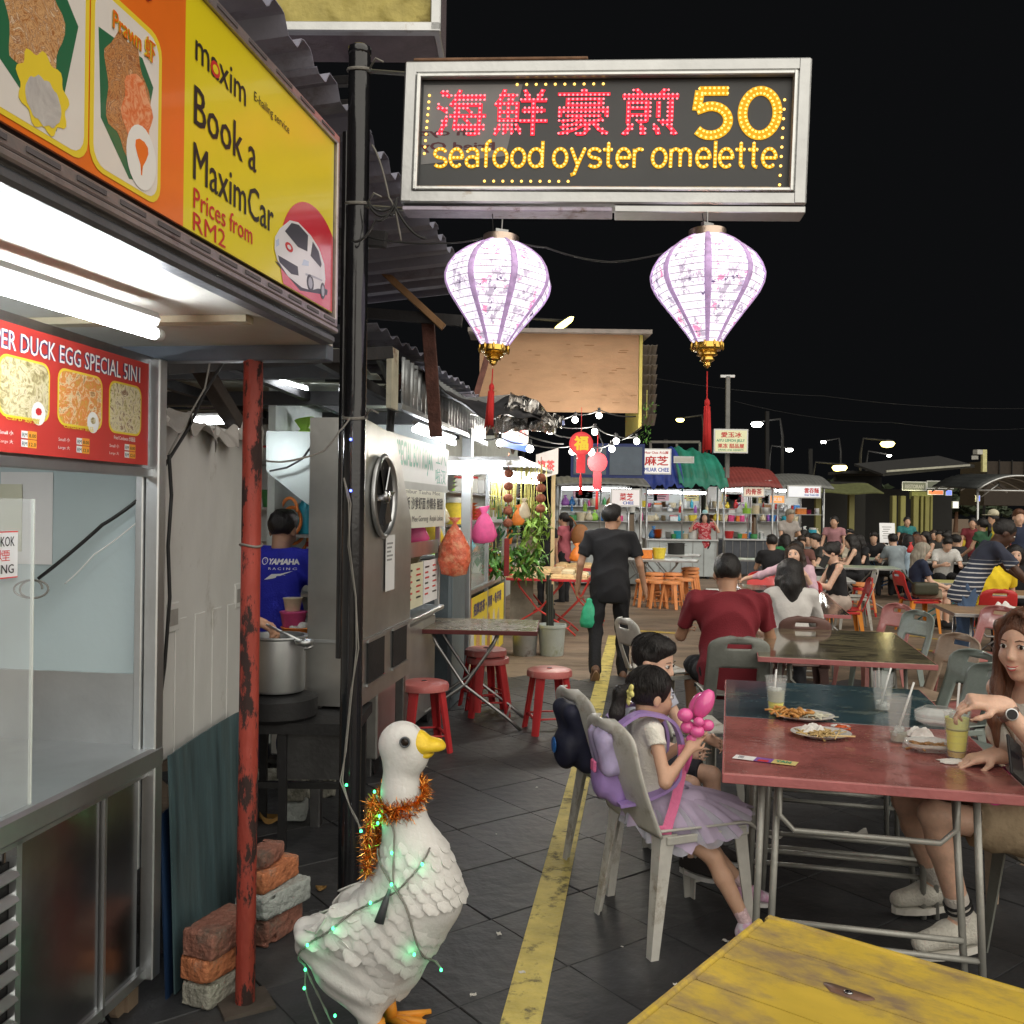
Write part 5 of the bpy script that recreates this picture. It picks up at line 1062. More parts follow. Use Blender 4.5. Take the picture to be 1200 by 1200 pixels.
for k in range(6): a_ = k*math.pi/3; m = MB(); m.box((.014,.34+.09*math.cos(a_),1.66+.09*math.sin(a_)), (.006,.15,.06), rot=Matrix.Rotation(a_,3,'X') @ Matrix.Rotation(.5,3,'Y')); m.build('fan_blade', STEELD, hc_)
m = MB(); m.lathe([(.035,0),(.04,.01),(.03,.03),(.001,.03)], 12, (.012,.34,1.66), Matrix.Rotation(R_(90),3,'Y').to_3x3()); m.build('fan_hub', STEELD, hc_, True)
for y_ in (.10,.58): m = MB(); m.box((.004,y_+.16,.82), (.012,.30,.20)); m.build('window_recess', BLACK, hc_); m = MB(); [m.box((.008,y_+.16,.82+s_*.11), (.014,.33,.014)) for s_ in (-1,1)]; m.build('window_frame', STEEL, hc_)
m = MB(); m.box((.004,.5,.94),(.014,1.0,.014)); m.box((-.135,-.004,.94),(.27,.014,.014)); m.build('seam', STEEL, hc_)
for x_ in (-.23,-.04):
    for y_ in (.05,.95): m = MB(); m.box((x_,y_,.31), (.05,.05,.62), bev=.004); m.build('leg', M('leg_cream', (.50,.52,.42), .6) if (x_,y_) == (-.04,.05) else STEELW, hc_)
nt = street('notice', 'white pay by code notice stuck on the steel cabinet', 'notice'); q = onL(457,655,-1.342); poly(rect(-.09,-.17,.09,.13), q, (0,1,0), (0,0,1), PAPER, nt, 'sheet', .002)
for k in range(5): pl(rect(-.07,.08-k*.022,.05-.02*(k%3),.09-k*.022), q+Vector((.002,0,0)), (0,1,0), (0,0,1), MATS['print_grey'], nt, 'text_line', .001)
# stove, pot, ladle
po = P(326,752,4.45); stv = T('stove', 'black iron stove stand under the steel pot behind the red pole', 'stove', (po.x, po.y, 0))
m = MB(); m.lathe([(.17,.60),(.19,.62),(.19,.70),(.12,.72)], 20); m.box((.15,.1,.58), (.5,.5,.05)); m.build('burner', BLACK, stv, True, auto=40)
for x_, y_ in ((.06,-.12),(.36,-.10),(-.14,.3),(.36,.3)): m = MB(); m.box((x_,y_,.30), (.035,.035,.58)); m.build('leg', BLACK, stv)
m = MB(); m.box((.12,.1,.25), (.5,.03,.03)); m.box((.2,-.11,.45), (.34,.012,.22)); m.build('shield', M('sooty_sheet', (.06,.06,.06), .5, .5, var=.3), stv)
pot = good('pot', 'silver', (po.x, po.y, .73), .30, 'big stainless steel stock pot steaming on the stove behind the red pole'); pot.scale = (.86,.86,1.32)
ld = T('ladle', 'steel ladle handle held over the stock pot', 'ladle', (0,0,0)); m = MB(); m.tube([P(312,732,4.4), P(352,751,4.35)], .007, 6); m.lathe([(.001,-.02),(.035,-.012),(.045,.01),(.04,.012),(.03,-.008)], 12, P(356,753,4.34)); m.build('handle', STEEL, ld, True)
good('tub', 'pink', (P(344,724,5.0)-Vector((0,0,.07))), .14, 'pink plastic tub beside the cook in blue'); good('tub', 'cream', (P(343,706,5.02)-Vector((0,0,.05))), .10, 'cream bowl standing in the pink tub'); good('basket', 'orange', (P(352,742,5.0)-Vector((0,0,.06))), .2, 'orange basin beside the stock pot')

# slim steel post and metal gable
sp_ = G(437,890); m = MB(); top = P(459,468,6.07); m.tube([(0,0,0), top-sp_], .026, 12); o = m.build('steel_post', STEELW, None, True, loc=sp_); tag(o, 'slim steel post standing before the stainless cabinet', 'post')
gb = street('metal_valance', 'corrugated metal valance hanging along the awning edge', 'valance')
GA = M('galvanised', (.40,.42,.43), .45, .75, var=.25, sc=3, bump=.1, dirt=(.16,.11,.09), dsc=4, dth=.56)
for k in range(14):
    y0 = 5.75+k*.225; m = MB(); m.sheet(lambda u,v: (-1.50+.018*math.sin((y0+.23*u)*math.pi*2/.115), y0+.23*u, 2.24+.31*v+.0*u), 10, 2, .002); m.build('rib_sheet', GA, gb, True)
m = MB(); m.box((-1.49,7.3,2.23), (.04,3.3,.035)); m.build('bottom_rail', GA, gb)
m = MB(); a_ = onL(458,440,-1.48); m.box((-1.47,a_.y,a_.z-.02), (.03,.16,.36)); m.build('end_panel', M('cream_board', (.50,.47,.36), .6, var=.2, dirt=(.18,.08,.05), dsc=5, dth=.5), gb)
tp = T('tarpaulin', 'black tarpaulin sagging over the metal valance', 'tarpaulin', (0,0,0))
c0, c1, c2, c3 = P(484,432,6.2), P(640,488,8.4), P(432,410,6.6), P(612,468,8.8)
def tpf(u, v):
    a = c0.lerp(c1,u); b = c2.lerp(c3,u); p = a.lerp(b,v); return p+Vector((0,0,-.14*math.sin(math.pi*u)+.03*math.sin(11*u+4*v)+.02*math.sin(23*u)))
m = MB(); m.sheet(tpf, 40, 10, .006); m.build('sheet', M('tarp_black', (.03,.03,.034), .5, var=.3, bump=.3, bsc=12), tp, True)
st_ = T('foil_sheet', 'crumpled shiny foil sheet at the end of the valance under the red tassel', 'sheet', (0,0,0)); f0, f1, f2, f3 = P(600,462,8.3), P(662,492,8.6), P(578,500,8.3), P(648,505,8.6); r9 = random.Random(2)
m = MB(); m.sheet(lambda u,v: f0.lerp(f1,u).lerp(f2.lerp(f3,u),v)+Vector((0,.10*math.sin(9*u+7*v)+.05*math.sin(23*u-9*v),.05*math.sin(17*v+5*u))), 24, 14, .002); m.build('sheet', M('foil', (.70,.68,.66), .22, 1, var=.15), st_)
pw = T('sloped_roof', 'white sloped canopy sheet behind the valance', 'canopy', (0,0,0)); a, b, c, d = P(520,478,7.6), P(625,500,10.2), P(500,470,7.8), P(600,462,10.5)
m = MB(); m.sheet(lambda u,v: a.lerp(b,u).lerp(c.lerp(d,u),v), 4, 4, .01); m.build('sheet', GA, pw)
ftube('fluorescent tube in a white casing under the metal valance', P(486,503,6.6), P(532,519,7.6), .022)

# first cart (green lettered board)
c1t = street('food_cart', 'stainless rojak cart with green lettered board and glass case', 'food cart', None, (-1.50,5.35,0))
def cl(px, py, L=-1.5): q = onL(px, py, L); return Vector((q.x+1.50, q.y-5.35, q.z))
m = MB(); m.box((-.35,.80,.46), (.66,1.56,.70), bev=.01); m.build('cart_body', CAB, c1t)
m = MB(); m.box((-.33,.80,.86), (.74,1.62,.03), bev=.005); m.build('cart_top', STEEL, c1t)
for x_, y_ in ((-.01,.03),(-.01,1.58),(-.62,1.58)): m = MB(); m.box((x_,y_,1.45), (.035,.035,1.15), bev=.003); m.build('corner_post', STEEL, c1t)
for y_ in (.10,1.5): m = MB(); m.lathe([(.02,-.015),(.06,-.015),(.06,.015),(.02,.015)], 14, (-.06,y_,.062), Matrix.Rotation(R_(90),3,'Y').to_3x3()); m.build('caster', BLACK, c1t, True, auto=40)
m = MB(); m.box((-.004,.8,1.32), (.006,1.5,.10)); m.build('rail', STEEL, c1t); m = MB(); m.box((-.32,.8,1.99), (.70,1.62,.02)); m.build('case_roof', STEELW, c1t)
for x0,x1,mt in ((.04,.55,M('cream_paper', (.70,.68,.48), .6, var=.05)),(.56,1.05,M('cream_paper2', (.74,.72,.52), .6, var=.05)),(1.06,1.52,PAPER)):
    q = Vector((.002,x0,.93)); poly(rect(0,0,x1-x0-.01,.30), q, (0,1,0), (0,0,1), mt, c1t, 'price_panel', .004)
    for k in range(6):
        for j in range(2): pl(rect(.04+j*.24,.25-k*.038,.17+j*.24-.03*((k+j)%2),.262-k*.038), q+Vector((.0045,0,0)), (0,1,0), (0,0,1), (TR if (k+j)%3 else TB), c1t, 'text_line', .001)
pl(rect(0,.885-.93+.02,.30,.0), Vector((.003,.04,.93)), (0,1,0), (0,0,1), TG, c1t, 'green_strip', .003)
sb = street('cart_sign', 'white board with red and green upright lettering over the first cart', 'sign', None, (-1.50,5.35,0)); SBF = M('sign_white_lit', (.58,.60,.58), .4, var=.03, bump=0, es=.06, nosample=True)
q = Vector((.02,.0,1.72)); poly(rect(0,0,1.72,.33), q, (0,1,0), (0,0,1), SBF, sb, 'board', .012); q2 = q+Vector((.0125,0,0))
tx('2', q2, (0,1,0), (0,0,1), .03,.10,.11,.19, TR, sb, bold=.04); tx('SPECIAL BOY ROJAK', q2, (0,1,0), (0,0,1), .17,.10,1.02,.20, TG, sb, bold=.035); tx('士八', q2, (0,1,0), (0,0,1), 1.27,.20,.36,.11, TG, sb, bold=.02); tx('啦汉', q2, (0,1,0), (0,0,1), 1.27,.06,.36,.11, TG, sb, bold=.02); pl(rect(0,0,1.72,.05), q2, (0,1,0), (0,0,1), M('grey_strip', (.45,.47,.45), .5, var=.05), sb, 'strip', .001)
sb2 = street('cart_sign', 'cream board with rows of black characters below the green lettered one', 'sign', None, (-1.50,5.35,0)); q = Vector((.03,.06,1.47)); poly(rect(0,0,1.5,.25), q, (0,1,0), (0,0,1), M('cream_lit', (.66,.66,.56), .45, var=.04, bump=0, es=.06, nosample=True), sb2, 'board', .010); q2 = q+Vector((.0105,0,0))
tx('啦沙鸡饭 沙爹虾面 炒粿条 酸甜', q2, (0,1,0), (0,0,1), .04,.12,1.40,.085, TB, sb2, bold=.03); tx('Mee Rebus  Mee Goreng  Rojak Laksa', q2, (0,1,0), (0,0,1), .04,.03,1.40,.05, TB, sb2, bold=.01); tx('Pasembur Tauhu Mee', q2, (0,1,0), (0,0,1), .04,.225,1.3,.025, TB, sb2, bold=0)
# goods in the first case
def atL(kind, col, px, py, L, s_, label): q = toW(onL(px, py, L)); return good(kind, col, q, s_, label)
g1 = good('bag', 'pink', toW(onL(482,640,-1.62)), .22, 'bright pink plastic bag hanging in the first cart'); g1.scale = (1.3,1,1.05)
g1 = good('bag', 'yellow', toW(onL(503,642,-1.60)), .26, 'yellow plastic bag hanging in the first cart beside the pink bag')
g1 = good('bag', 'lime', toW(onL(508,665,-1.65)), .16, 'lime green box bag on the first cart counter')
for k, (px, c) in enumerate(((476,'cream'),(484,'cream'))): atL('bowls', c, px, 668, -1.62, .15, 'stack of cream bowls on the first cart counter, %s the cabinet' % ('next to' if k == 0 else 'second from'))
atL('box', 'orange', 495, 668, -1.75, .14, 'orange carton behind the bowls on the first cart'); atL('tub', 'white', 499, 672, -1.60, .13, 'white tub in front of the yellow bag on the first cart')
for k, c in enumerate(('green','blue','red','white','brown')): atL('bottle' if k%2 else 'jar', c, 466+k*11, 655, -2.05, .2, '%s %s at the back of the first cart' % (c, 'bottle' if k%2 else 'jar'))
ob = T('carrier_bag', 'big orange-red translucent bag of fruit hanging between the carts', 'bag', P(532,676,6.95)); m = MB()
m.lathe([(.005,0),(.09,.02),(.125,.12),(.115,.22),(.06,.33),(.03,.37),(.012,.40),(.05,.44)], 16, sy=.7); m.v = [(x*(1+.06*math.sin(30*z+12*y)), y, z) for x,y,z in m.v]; m.build('bag', M('orange_film', (.85,.17,.09), .25, var=.35, sc=22, bump=1.0, bsc=22, dirt=(.9,.42,.25), dsc=14, dth=.5), ob, True)
# second cart with the yellow poster
c2t = street('drinks_cart', 'glazed steel cart with yellow poster and hanging herbs', 'food cart', None, (-1.50,8.05,0))
m = MB(); m.box((-.40,1.15,.44), (.74,2.25,.76), bev=.01); m.build('cart_body', STEELW, c2t); m = MB(); m.box((-.38,1.15,.86), (.82,2.34,.05), bev=.008); m.build('cart_top', STEEL, c2t)
for y_, w_ in ((.0,.085),(1.1,.04),(2.28,.05)): m = MB(); m.box((.0,y_,1.2), (w_,w_,1.75 if y_ else 2.2), bev=.004); m.build('corner_post', STEEL, c2t)
for y_ in (.02,2.28): m = MB(); m.box((-.75,y_,1.2), (.04,.04,1.75), bev=.003); m.build('corner_post', STEEL, c2t)
for z_ in (1.48,): m = MB(); m.box((.0,1.15,z_), (.03,2.3,.03)); m.build('rail', STEEL, c2t)
m = MB(); m.box((-.05,1.15,2.02), (1.1,2.9,.03), rot=Matrix.Rotation(R_(-1),3,'Y')); m.build('case_roof', STEELW, c2t)
m = MB(); m.box((.0,.58,1.17), (.005,1.0,.56)); m.build('pane', M('glass_case', (.8,.9,.85), .05, var=0, bump=0, alpha=.18), c2t)
yp = street('poster', 'bright yellow food poster on the front of the second cart', 'poster', None, (-1.49,8.05,0)); poly(rect(.06,.12,2.20,.80), (.003,0,0), (0,1,0), (0,0,1), TY, yp, 'sheet', .004); q = Vector((.0075,.0,0))
tx('招牌凉茶 • 椰青 • 龟苓膏', q, (0,1,0), (0,0,1), .30,.62,1.7,.12, TNAVY, yp, bold=.05)
for k in range(6): pl([(.25+k*.31+.10*math.cos(t), .36+.20*math.sin(t)*(1+.15*math.sin(3*t+k))) for t in np.linspace(0,6.28,16,endpoint=False)], q, (0,1,0), (0,0,1), (FADED, FOOD[0], FADED, NOOD[1], FADED, FOOD[2])[k], yp, 'picture', .001)
pl(rect(.06,.62,.22,.80), q, (0,1,0), (0,0,1), TO, yp, 'corner_print', .001)
rc = ['red','yellow','orange']
for k in range(9): q = onL(571+(k%4)*8, 672-(k//4)*13, -1.62); good('jar', ('red','yellow','brown')[k//4], toW(q)-Vector((0,0,.02)), .15, '%s jar of sweets on the second cart, %s from its near corner' % (('red','yellow','brown')[k//4], ('first','second','third','fourth')[k%4]), None)
# strings of dried fruit and herb bunches
def leafball(name, label, cat, loc, h, w, n, mat, long=.09, mat2=None, group=None):
    t = T(name, label, cat, loc, 0, group); r = random.Random(label)
    m = MB()
    for k in range(n):
        c = Vector((r.gauss(0,w*.35), r.gauss(0,w*.3), -h*r.random())); d = Vector((r.uniform(-1,1), r.uniform(-1,1), r.uniform(-1.6,-.1))).normalized(); u_, v_ = frame(d); l_ = long*r.uniform(.6,1.2); ww = l_*.2
        m.add([c, c+d*l_*.5+u_*ww, c+d*l_, c+d*l_*.5-u_*ww, c+d*l_*.5+v_*ww*.3], [(0,1,4),(1,2,4),(2,3,4),(3,0,4)])
    m.build('leaves', mat, t)['kind'] = 'stuff'
    m = MB(); m.cyl((0,0,.15),(0,0,-h*.4), .006, n=5); m.build('stem', mat2 or M('straw_cord', (.62,.58,.22), .7), t); return t
HG = M('herb_green', (.10,.26,.045), .45, var=.5, sc=9, bump=0); HD = M('herb_dark', (.035,.13,.05), .4, var=.4, sc=9, bump=0); HL = M('herb_lime', (.26,.42,.07), .5, var=.4, sc=9, bump=0)
for px, py, mt, lab, h_, w_ in ((566,612,HD,'dark leafy twig hanging beside the pink bag',.35,.10), (581,640,HG,'light green bunch of herbs hanging left of the brown fruit string',.28,.16), (601,585,HD,'dark green bunch hanging just right of the fruit string',.32,.20), (606,637,HG,'green bunch hanging below the yellow paper cone',.30,.18), (622,600,HL,'lime green bunch hanging in the middle of the cart front',.45,.18), (627,640,HG,'broad leafy bunch lowest on the right of the cart',.28,.22), (633,585,HL,'pale green bunch hanging at the far end of the cart',.35,.14)):
    leafball('herb_bunch', lab, 'herbs', P(px,py,9.4), h_, w_, 90, mt, .13)
for px, n, y0, dy, lab in ((596,5,555,14.5,'string of five brown woven balls hanging on the second cart'), (634,4,560,12,'short string of reddish balls hanging at the far end of the second cart')):
    t_ = T('ball_string', lab, 'ornament', P(px,y0,8.9)); BM = M('woven_brown', (.33,.10,.05), .7, var=.4, sc=30, bump=.6, bsc=90)
    for k in range(n): m = MB(); m.lathe([(.002,.045),(.03,.035),(.047,.01),(.045,-.015),(.03,-.035),(.002,-.042)], 12, (0,0,-k*dy*8.9/FPX)); m.build('ball', BM, t_, True)
    m = MB(); m.cyl((0,0,.2),(0,0,-n*dy*8.9/FPX), .004, n=5); m.build('cord', BM, t_)
m = MB(); o = T('banner', 'narrow dark red hanging tag below the ball string', 'banner', P(594,632,8.9)); m.box((0,0,-.17), (.05,.01,.36), bev=.004); m.build('cloth', M('dark_red_cloth', (.22,.02,.02), .7, var=.2), o)
for px, py, c, lab in ((567,615,'pink','pink paper kite-shaped bag in the glass case'), (614,600,'cream','cream paper cone among the herbs'), (607,608,'orange','orange fruit bag among the herbs')):
    o = good('bag', c, P(px,py+ (22 if c == 'pink' else 8),9.0 if c != 'pink' else 8.3), .26 if c == 'pink' else .14, lab); o.scale = (1.0,.4,1.15) if c == 'pink' else (1,.6,1.3)
ftube('long fluorescent tube across the first and second carts', P(512,551,7.6), P(585,550,8.6), .035, glow('tube_mid', (.93,.97,1.0), 20)); ftube('fluorescent tube over the hanging herbs', P(576,560,8.9), P(630,563,9.4), .035, MATS['tube_mid'])
bw2 = street('partition', 'pale partition behind the two carts, crowded with stock', 'wall')
m = MB(); m.box((-2.45,12.2,1.45), (.05,12.4,2.9)); m.build('panel', M('partition_pale', (.62,.66,.62), .5, var=.12), bw2)
for z_ in (1.0,1.4,1.8): m = MB(); m.box((-2.32,12.2,z_), (.28,12.2,.02)); m.build('shelf', STEELW, bw2)
r12 = random.Random(12)
for j, z_ in enumerate((1.01,1.41,1.81)):
    for k in range(15):
        c = r12.choice(('white','cream','silver','green','yellow','red','brown','white','lime','orange','cyan')); kd = r12.choice(('jar','box','bottle','tub','bag','bowls')); q = toW((-2.30+r12.uniform(-.05,.05), 6.3+k*.74, z_)); good(kd, c, q, r12.uniform(.28,.38), '%s %s, %s along the %s shelf behind the carts' % (c, {'bowls':'bowl stack'}.get(kd,kd), 'first second third fourth fifth sixth seventh eighth ninth tenth eleventh twelfth thirteenth fourteenth fifteenth'.split()[k], ('lowest','middle','highest')[j]))
for k in range(8):
    t_ = T('straw_bunch', 'yellow straw strings hanging under the herb cart roof, %s along' % ('first','second','third','fourth','fifth','sixth','seventh','eighth')[k], 'straw', P(578+k*8,548,9.1)); m = MB()
    for j in range(7): x_ = r12.gauss(0,.02); m.tube([(x_,0,.03),(x_*1.4+r12.gauss(0,.01),0,-.25),(x_*1.8,r12.gauss(0,.02),-.48)], .0035, 4)
    m.build('strands', M('straw_yellow', (.70,.66,.22), .6, var=.2), t_, True)
fr = street('cooler', 'dark grey cooler cabinet standing between the two carts', 'cooler', None, (-1.72,7.3,0)); m = MB(); m.box((0,.25,.6), (.5,.6,1.2), bev=.02); m.build('cooler_body', M('cooler_grey', (.10,.13,.15), .5, var=.1), fr); m = MB(); m.box((.252,.25,.62), (.01,.54,1.05), bev=.004); m.build('door', M('cooler_door', (.13,.17,.19), .4, var=.1), fr); m = MB(); m.box((.0,.25,1.215), (.52,.62,.03), bev=.005); m.build('top', STEEL, fr)
# hanging lit signs further along
hg = T('hanging_sign', 'slanting white sign board with red and blue lettering under the canopy', 'sign', (0,0,0)); a = P(586,523,9.3); u_ = (P(617,530,11.2)-a); L_ = u_.length; u_.normalize(); v_ = Vector((0,0,1)); poly(rect(0,0,L_,.30), a, u_, v_, SBF, hg, 'board', .02); q2 = a+u_.cross(v_).normalized()*.021; tx('LAKSA 叻沙', q2, u_, v_, .1,.11,L_*.85,.15, TR, hg, bold=.03); pl(rect(0,0,L_,.09), q2, u_, v_, TBL, hg, 'strip', .001)
# bare table and stools in front of the carts
def fold_table(label, loc, rz, w, d, mat, edge, legm=None, z=.74, th=.028, style='X', group=None, name='folding_table', tilt=0):
    t = T(name, label, 'table', loc, rz, group); m = MB(); m.box((0,0,z-th/2), (w,d,th), bev=.004); m.build('tabletop', mat, t)
    m = MB(); [m.box((0,s*(d/2+.001),z-th*.62), (w+.006,.007,th*1.1), bev=.002) for s in (-1,1)]; [m.box((s*(w/2+.001),0,z-th*.62), (.007,d-.004,th*1.1), bev=.002) for s in (-1,1)]; m.build('edge_band', edge, t)
    lm = legm or STEELW; r = .012
    if style == 'X':
        for s in (-1,1):
            for k in (-1,1):
                m = MB(); y = s*d*.30; x0 = k*w*.20; x1 = -k*w*.30; m.tube([(x0+k*.03,y,z-th),(x0,y,z-.12),(0+k*.01,y+.0*s,z*.45),(x1,y,.10),(x1-k*.10,y,.013)], r, 8); m.build('leg', lm, t, True)
        for k in (-1,1): m = MB(); m.cyl((k*w*.30,-d*.30,.10),(k*w*.30,d*.30,.10), r*.8, n=6); m.build('cross_bar', lm, t, True)
        m = MB(); [m.cyl((k*w*.2,-d*.3,z-th-.02),(k*w*.2,d*.3,z-th-.02), r*.8, n=6) for k in (-1,1)]; m.build('top_bar', lm, t, True)
    else:   # U legs
        for s in (-1,1):
            for off in (0,.055):
                y0 = s*(d*.36-off); y1 = s*(d*.40-off*.2); 
                for k in (-1,1): m = MB(); m.tube([(k*(w*.36-off),y0,z-th),(k*(w*.385-off*.9),y1,.012)], r, 8); m.build('leg', lm, t, True)
                m = MB(); m.cyl((-(w*.38-off),y1*.98+.002,.17+off),(w*.38-off,y1*.98+.002,.17+off), r*.85, n=6); m.build('cross_bar', lm, t, True)
            m = MB(); a = w*.30; m.tube([(-a,s*d*.36,z-th),(-a,s*d*.36,z-.16),(-a+.05,s*d*.36,z-.21),(a-.05,s*d*.36,z-.21),(a,s*d*.36,z-.16),(a,s*d*.36,z-th)], r*.85, 8); m.build('brace', lm, t, True)
    return t
TOPB = M('table_worn_print', (.27,.23,.17), .25, var=.3, sc=5, bump=.05, bsc=30, dirt=(.10,.08,.06), dsc=3, dth=.5, coat=.3)
ta = G(548,862); fa = P(470,742,6.6)
fold_table('bare folding table with crossed steel legs among the red stools', (P(548,742,6.95).x, 6.98, 0), -3, 1.04, .70, TOPB, M('edge_dark_red', (.10,.02,.02), .5), z=.745)
def stool(label, loc, rz, col, group=None, n=1, H=.46, name='plastic_stool', top=None):
    t = T(name, label, 'stool', loc, rz, group); R0 = .155; 
    m = MB(); m.lathe([(.001,.004),(.02,.004),(.022,.0),(R0*.88,.0),(R0*1.02,-.008),(R0*1.06,-.022),(R0*1.06,-.05),(R0*1.0,-.052),(R0*.97,-.02),(.001,-.014)], 28, (0,0,H)); m.build('seat', top or col, t, True, auto=35)
    m = MB(); m.lathe([(.018,.0),(.018,.003),(.001,.003)], 10, (0,0,H+.003)); m.build('seat_hole', BLACK, t)
    for k in range(4):
        a = R_(45+90*k); e0 = Vector((math.cos(a),math.sin(a),0)); s_ = Vector((-e0.y,e0.x,0)); vs = []; b = MB()
        prof = [(-.034,.010),(-.030,.026),(0,.032),(.030,.026),(.034,.010),(.026,.008),(0,.020),(-.026,.008)]
        for zz, rr, ww in ((H-.03,R0*.80,1.05),(H*.55,R0*1.0,.95),(0,R0*1.28,.80)): vs += [e0*(rr-.012+o*1.0)+s_*(x*ww)+Vector((0,0,zz)) for x,o in prof]
        b.add(vs, [(j*8+i,j*8+(i+1)%8,(j+1)*8+(i+1)%8,(j+1)*8+i) for j in range(2) for i in range(8)]+[tuple(range(8))[::-1],tuple(range(16,24))]); b.build('leg', col, t, True, auto=40)
    for zz in (.12,):
        rr = R0*1.16; 
        for k in range(4): a0, a1 = R_(45+90*k), R_(135+90*k); p0, p1 = Vector((rr*math.cos(a0),rr*math.sin(a0),zz)), Vector((rr*math.cos(a1),rr*math.sin(a1),zz)); mid = (p0+p1)/2; m = MB(); m.tube([p0,mid*1.03,p1], .018, 6, flat=.35, up=(0,0,1)); m.build('brace', col, t, True)
    return t
REDT = M('red_plastic_top', (.50,.14,.13), .4, var=.15, sc=8, bump=.08, dirt=(.60,.38,.34), dsc=9, dth=.55)
sA = G(496,880); stool('scuffed red stool nearest the statue duck, in front of the cart', (sA.x, sA.y, 0), 20, RED, 'red stools round the bare table', top=REDT)
sB = G(568,838); s2 = stool('red stool with another red stool nested on it behind the crossed table legs', (sB.x+.02, sB.y, 0), 8, RED, 'red stools round the bare table', top=REDT); stool('upper of the two nested red stools behind the crossed table legs', (sB.x, sB.y, .062), 30, RED, 'red stools round the bare table', top=REDT)
sC = G(643,858); stool('red stool standing alone on the aisle side of the bare table', (sC.x, sC.y, 0), 14, RED, 'red stools round the bare table', top=REDT)
# buckets
def bucket(label, px, py, r, h, mat, d=None):
    p = G(px, py); t = T('bucket', label, 'bucket', (p.x, p.y+r, 0)); m = MB(); m.lathe([(r*.82,0),(r*.84,.01),(r*.97,h*.9),(r*1.05,h*.91),(r*1.05,h),(r*.98,h),(r*.94,h*.9),(r*.8,.02),(.001,.02)], 22); m.build('pail', mat, t, True, auto=35)
    m = MB(); m.tube([(r*1.04*math.cos(a),r*1.04*math.sin(a)*.95,h*.86-.10*math.sin(a)) for a in np.linspace(0,math.pi,14)], .004, 5); m.build('handle', STEELW, t, True); return t
bucket('dull metal bucket under the corner of the bare table', 615, 770, .15, .30, GA); bk = bucket('pale plastic bucket holding dark rods beside the metal bucket', 647, 770, .155, .34, M('bucket_grey', (.50,.56,.54), .5, var=.1, dirt=(.35,.38,.25), dsc=4))
rd = T('rods', 'dark wooden rods standing upright in the pale bucket', 'rods', bk.location+Vector((-.04,0,.03)))
for k in range(3): m = MB(); m.tube([(.025*k,.01*k,0),(.02*k-.01,.0,.85-.05*k)], .022, 6); m.build('rod', M('rod_dark', (.035,.04,.035), .7, var=.3), rd)
# ---------------------------------------------------------------- statue duck
DW = M('duck_white', (.66,.65,.62), .5, var=.06, sc=8, bump=.12, bsc=55, dirt=(.30,.29,.26), dsc=13, dth=.60, soft=.06)
DY = M('duck_bill_yellow', (.80,.55,.03), .4, var=.15, sc=12, bump=.15, bsc=60, dirt=(.45,.25,.02), dsc=10, dth=.62)
DG = M('duck_head_worn', (.62,.61,.58), .5, var=.05, sc=8, bump=.3, bsc=60, dirt=(.22,.22,.21), dsc=22, dth=.60)
dk = T('duck_statue', 'white painted duck statue with yellow bill and carved feathers standing by the black pole', 'statue', (P(450,1100,2.85).x, 2.85, 0), -8)
D = lambda px, py, y=0: np.array(((px-450)*.00259, y, (1217-py)*.00259))
s = SDF(.0058)
s.chain([D(467,905), D(468,935), D(474,970), D(486,1010), D(492,1048), D(462,1085), D(410,1112)], [.050,.044,.052,.088,.118,.132,.090], k=.07)
s.ell(D(469,877), (.074,.056,.074), k=.03); s.ell(D(478,890), (.056,.046,.050), k=.03)
for sy in (-1,1):
    s.ell(D(440,1095,sy*.085), (.155,.055,.095), rm('Y', 22), k=.02); s.ell(D(400,1108,sy*.06), (.13,.035,.045), rm('Y', 12), k=.015)
    s.chain([D(436,1150,sy*.055), D(440,1190,sy*.06)], [.062,.035], k=.05); s.ell(D(478,867,sy*.052), (.015,.012,.016), k=.006)
s.chain([D(400,1118), D(362,1112), D(352,1096)], [.07,.042,.020], k=.05); s.ell(D(440,1140), (.14,.10,.09), k=.06); s.ell(D(415,1140), (.13,.10,.085), rm('Y',10), k=.06)
def duckfn(v, n):
    x, y, z = v.T; t = np.clip((.40-z)/.1, 0, 1)*np.clip((.02-x)/.06, 0, 1); return v+n*(t*.003*np.sin(95*(z+.45*x+.4*x*x)))[:,None]
dbody = s.build('body', DW, dk, fn=duckfn)
s = SDF(.005)   # bill
s.ell(D(486,874), (.044,.040,.044), rm('Y',20), k=.02); s.ell(D(501,876), (.052,.038,.022), rm('Y',0), k=.02); s.ell(D(508,872), (.024,.030,.012), k=.012); s.ell(D(491,885), (.038,.033,.017), rm('Y', 2), k=.012); s.ell(D(506,882.5), (.045,.05,.0022), rm('Y',-6), k=.006, op=1)
s.build('bill', DY, dk)
for sy in (-1,1):
    m = MB(); c = Vector(D(478,867,sy*.0625)); rr = Matrix.Rotation(R_(90),3,'X'); m.lathe([(.0165,-.003),(.0165,.003),(.0125,.004),(.0125,-.002)], 18, c, rr); ey = m.build('eye_rim', M('eye_rim_grey', (.10,.11,.12), .6), dk, True); m = MB(); m.ball(c, (.0115,.004,.0115), 12); m.build('pupil', EYEB, ey, True)
OR = M('duck_leg_orange', (.75,.30,.03), .5, var=.15)
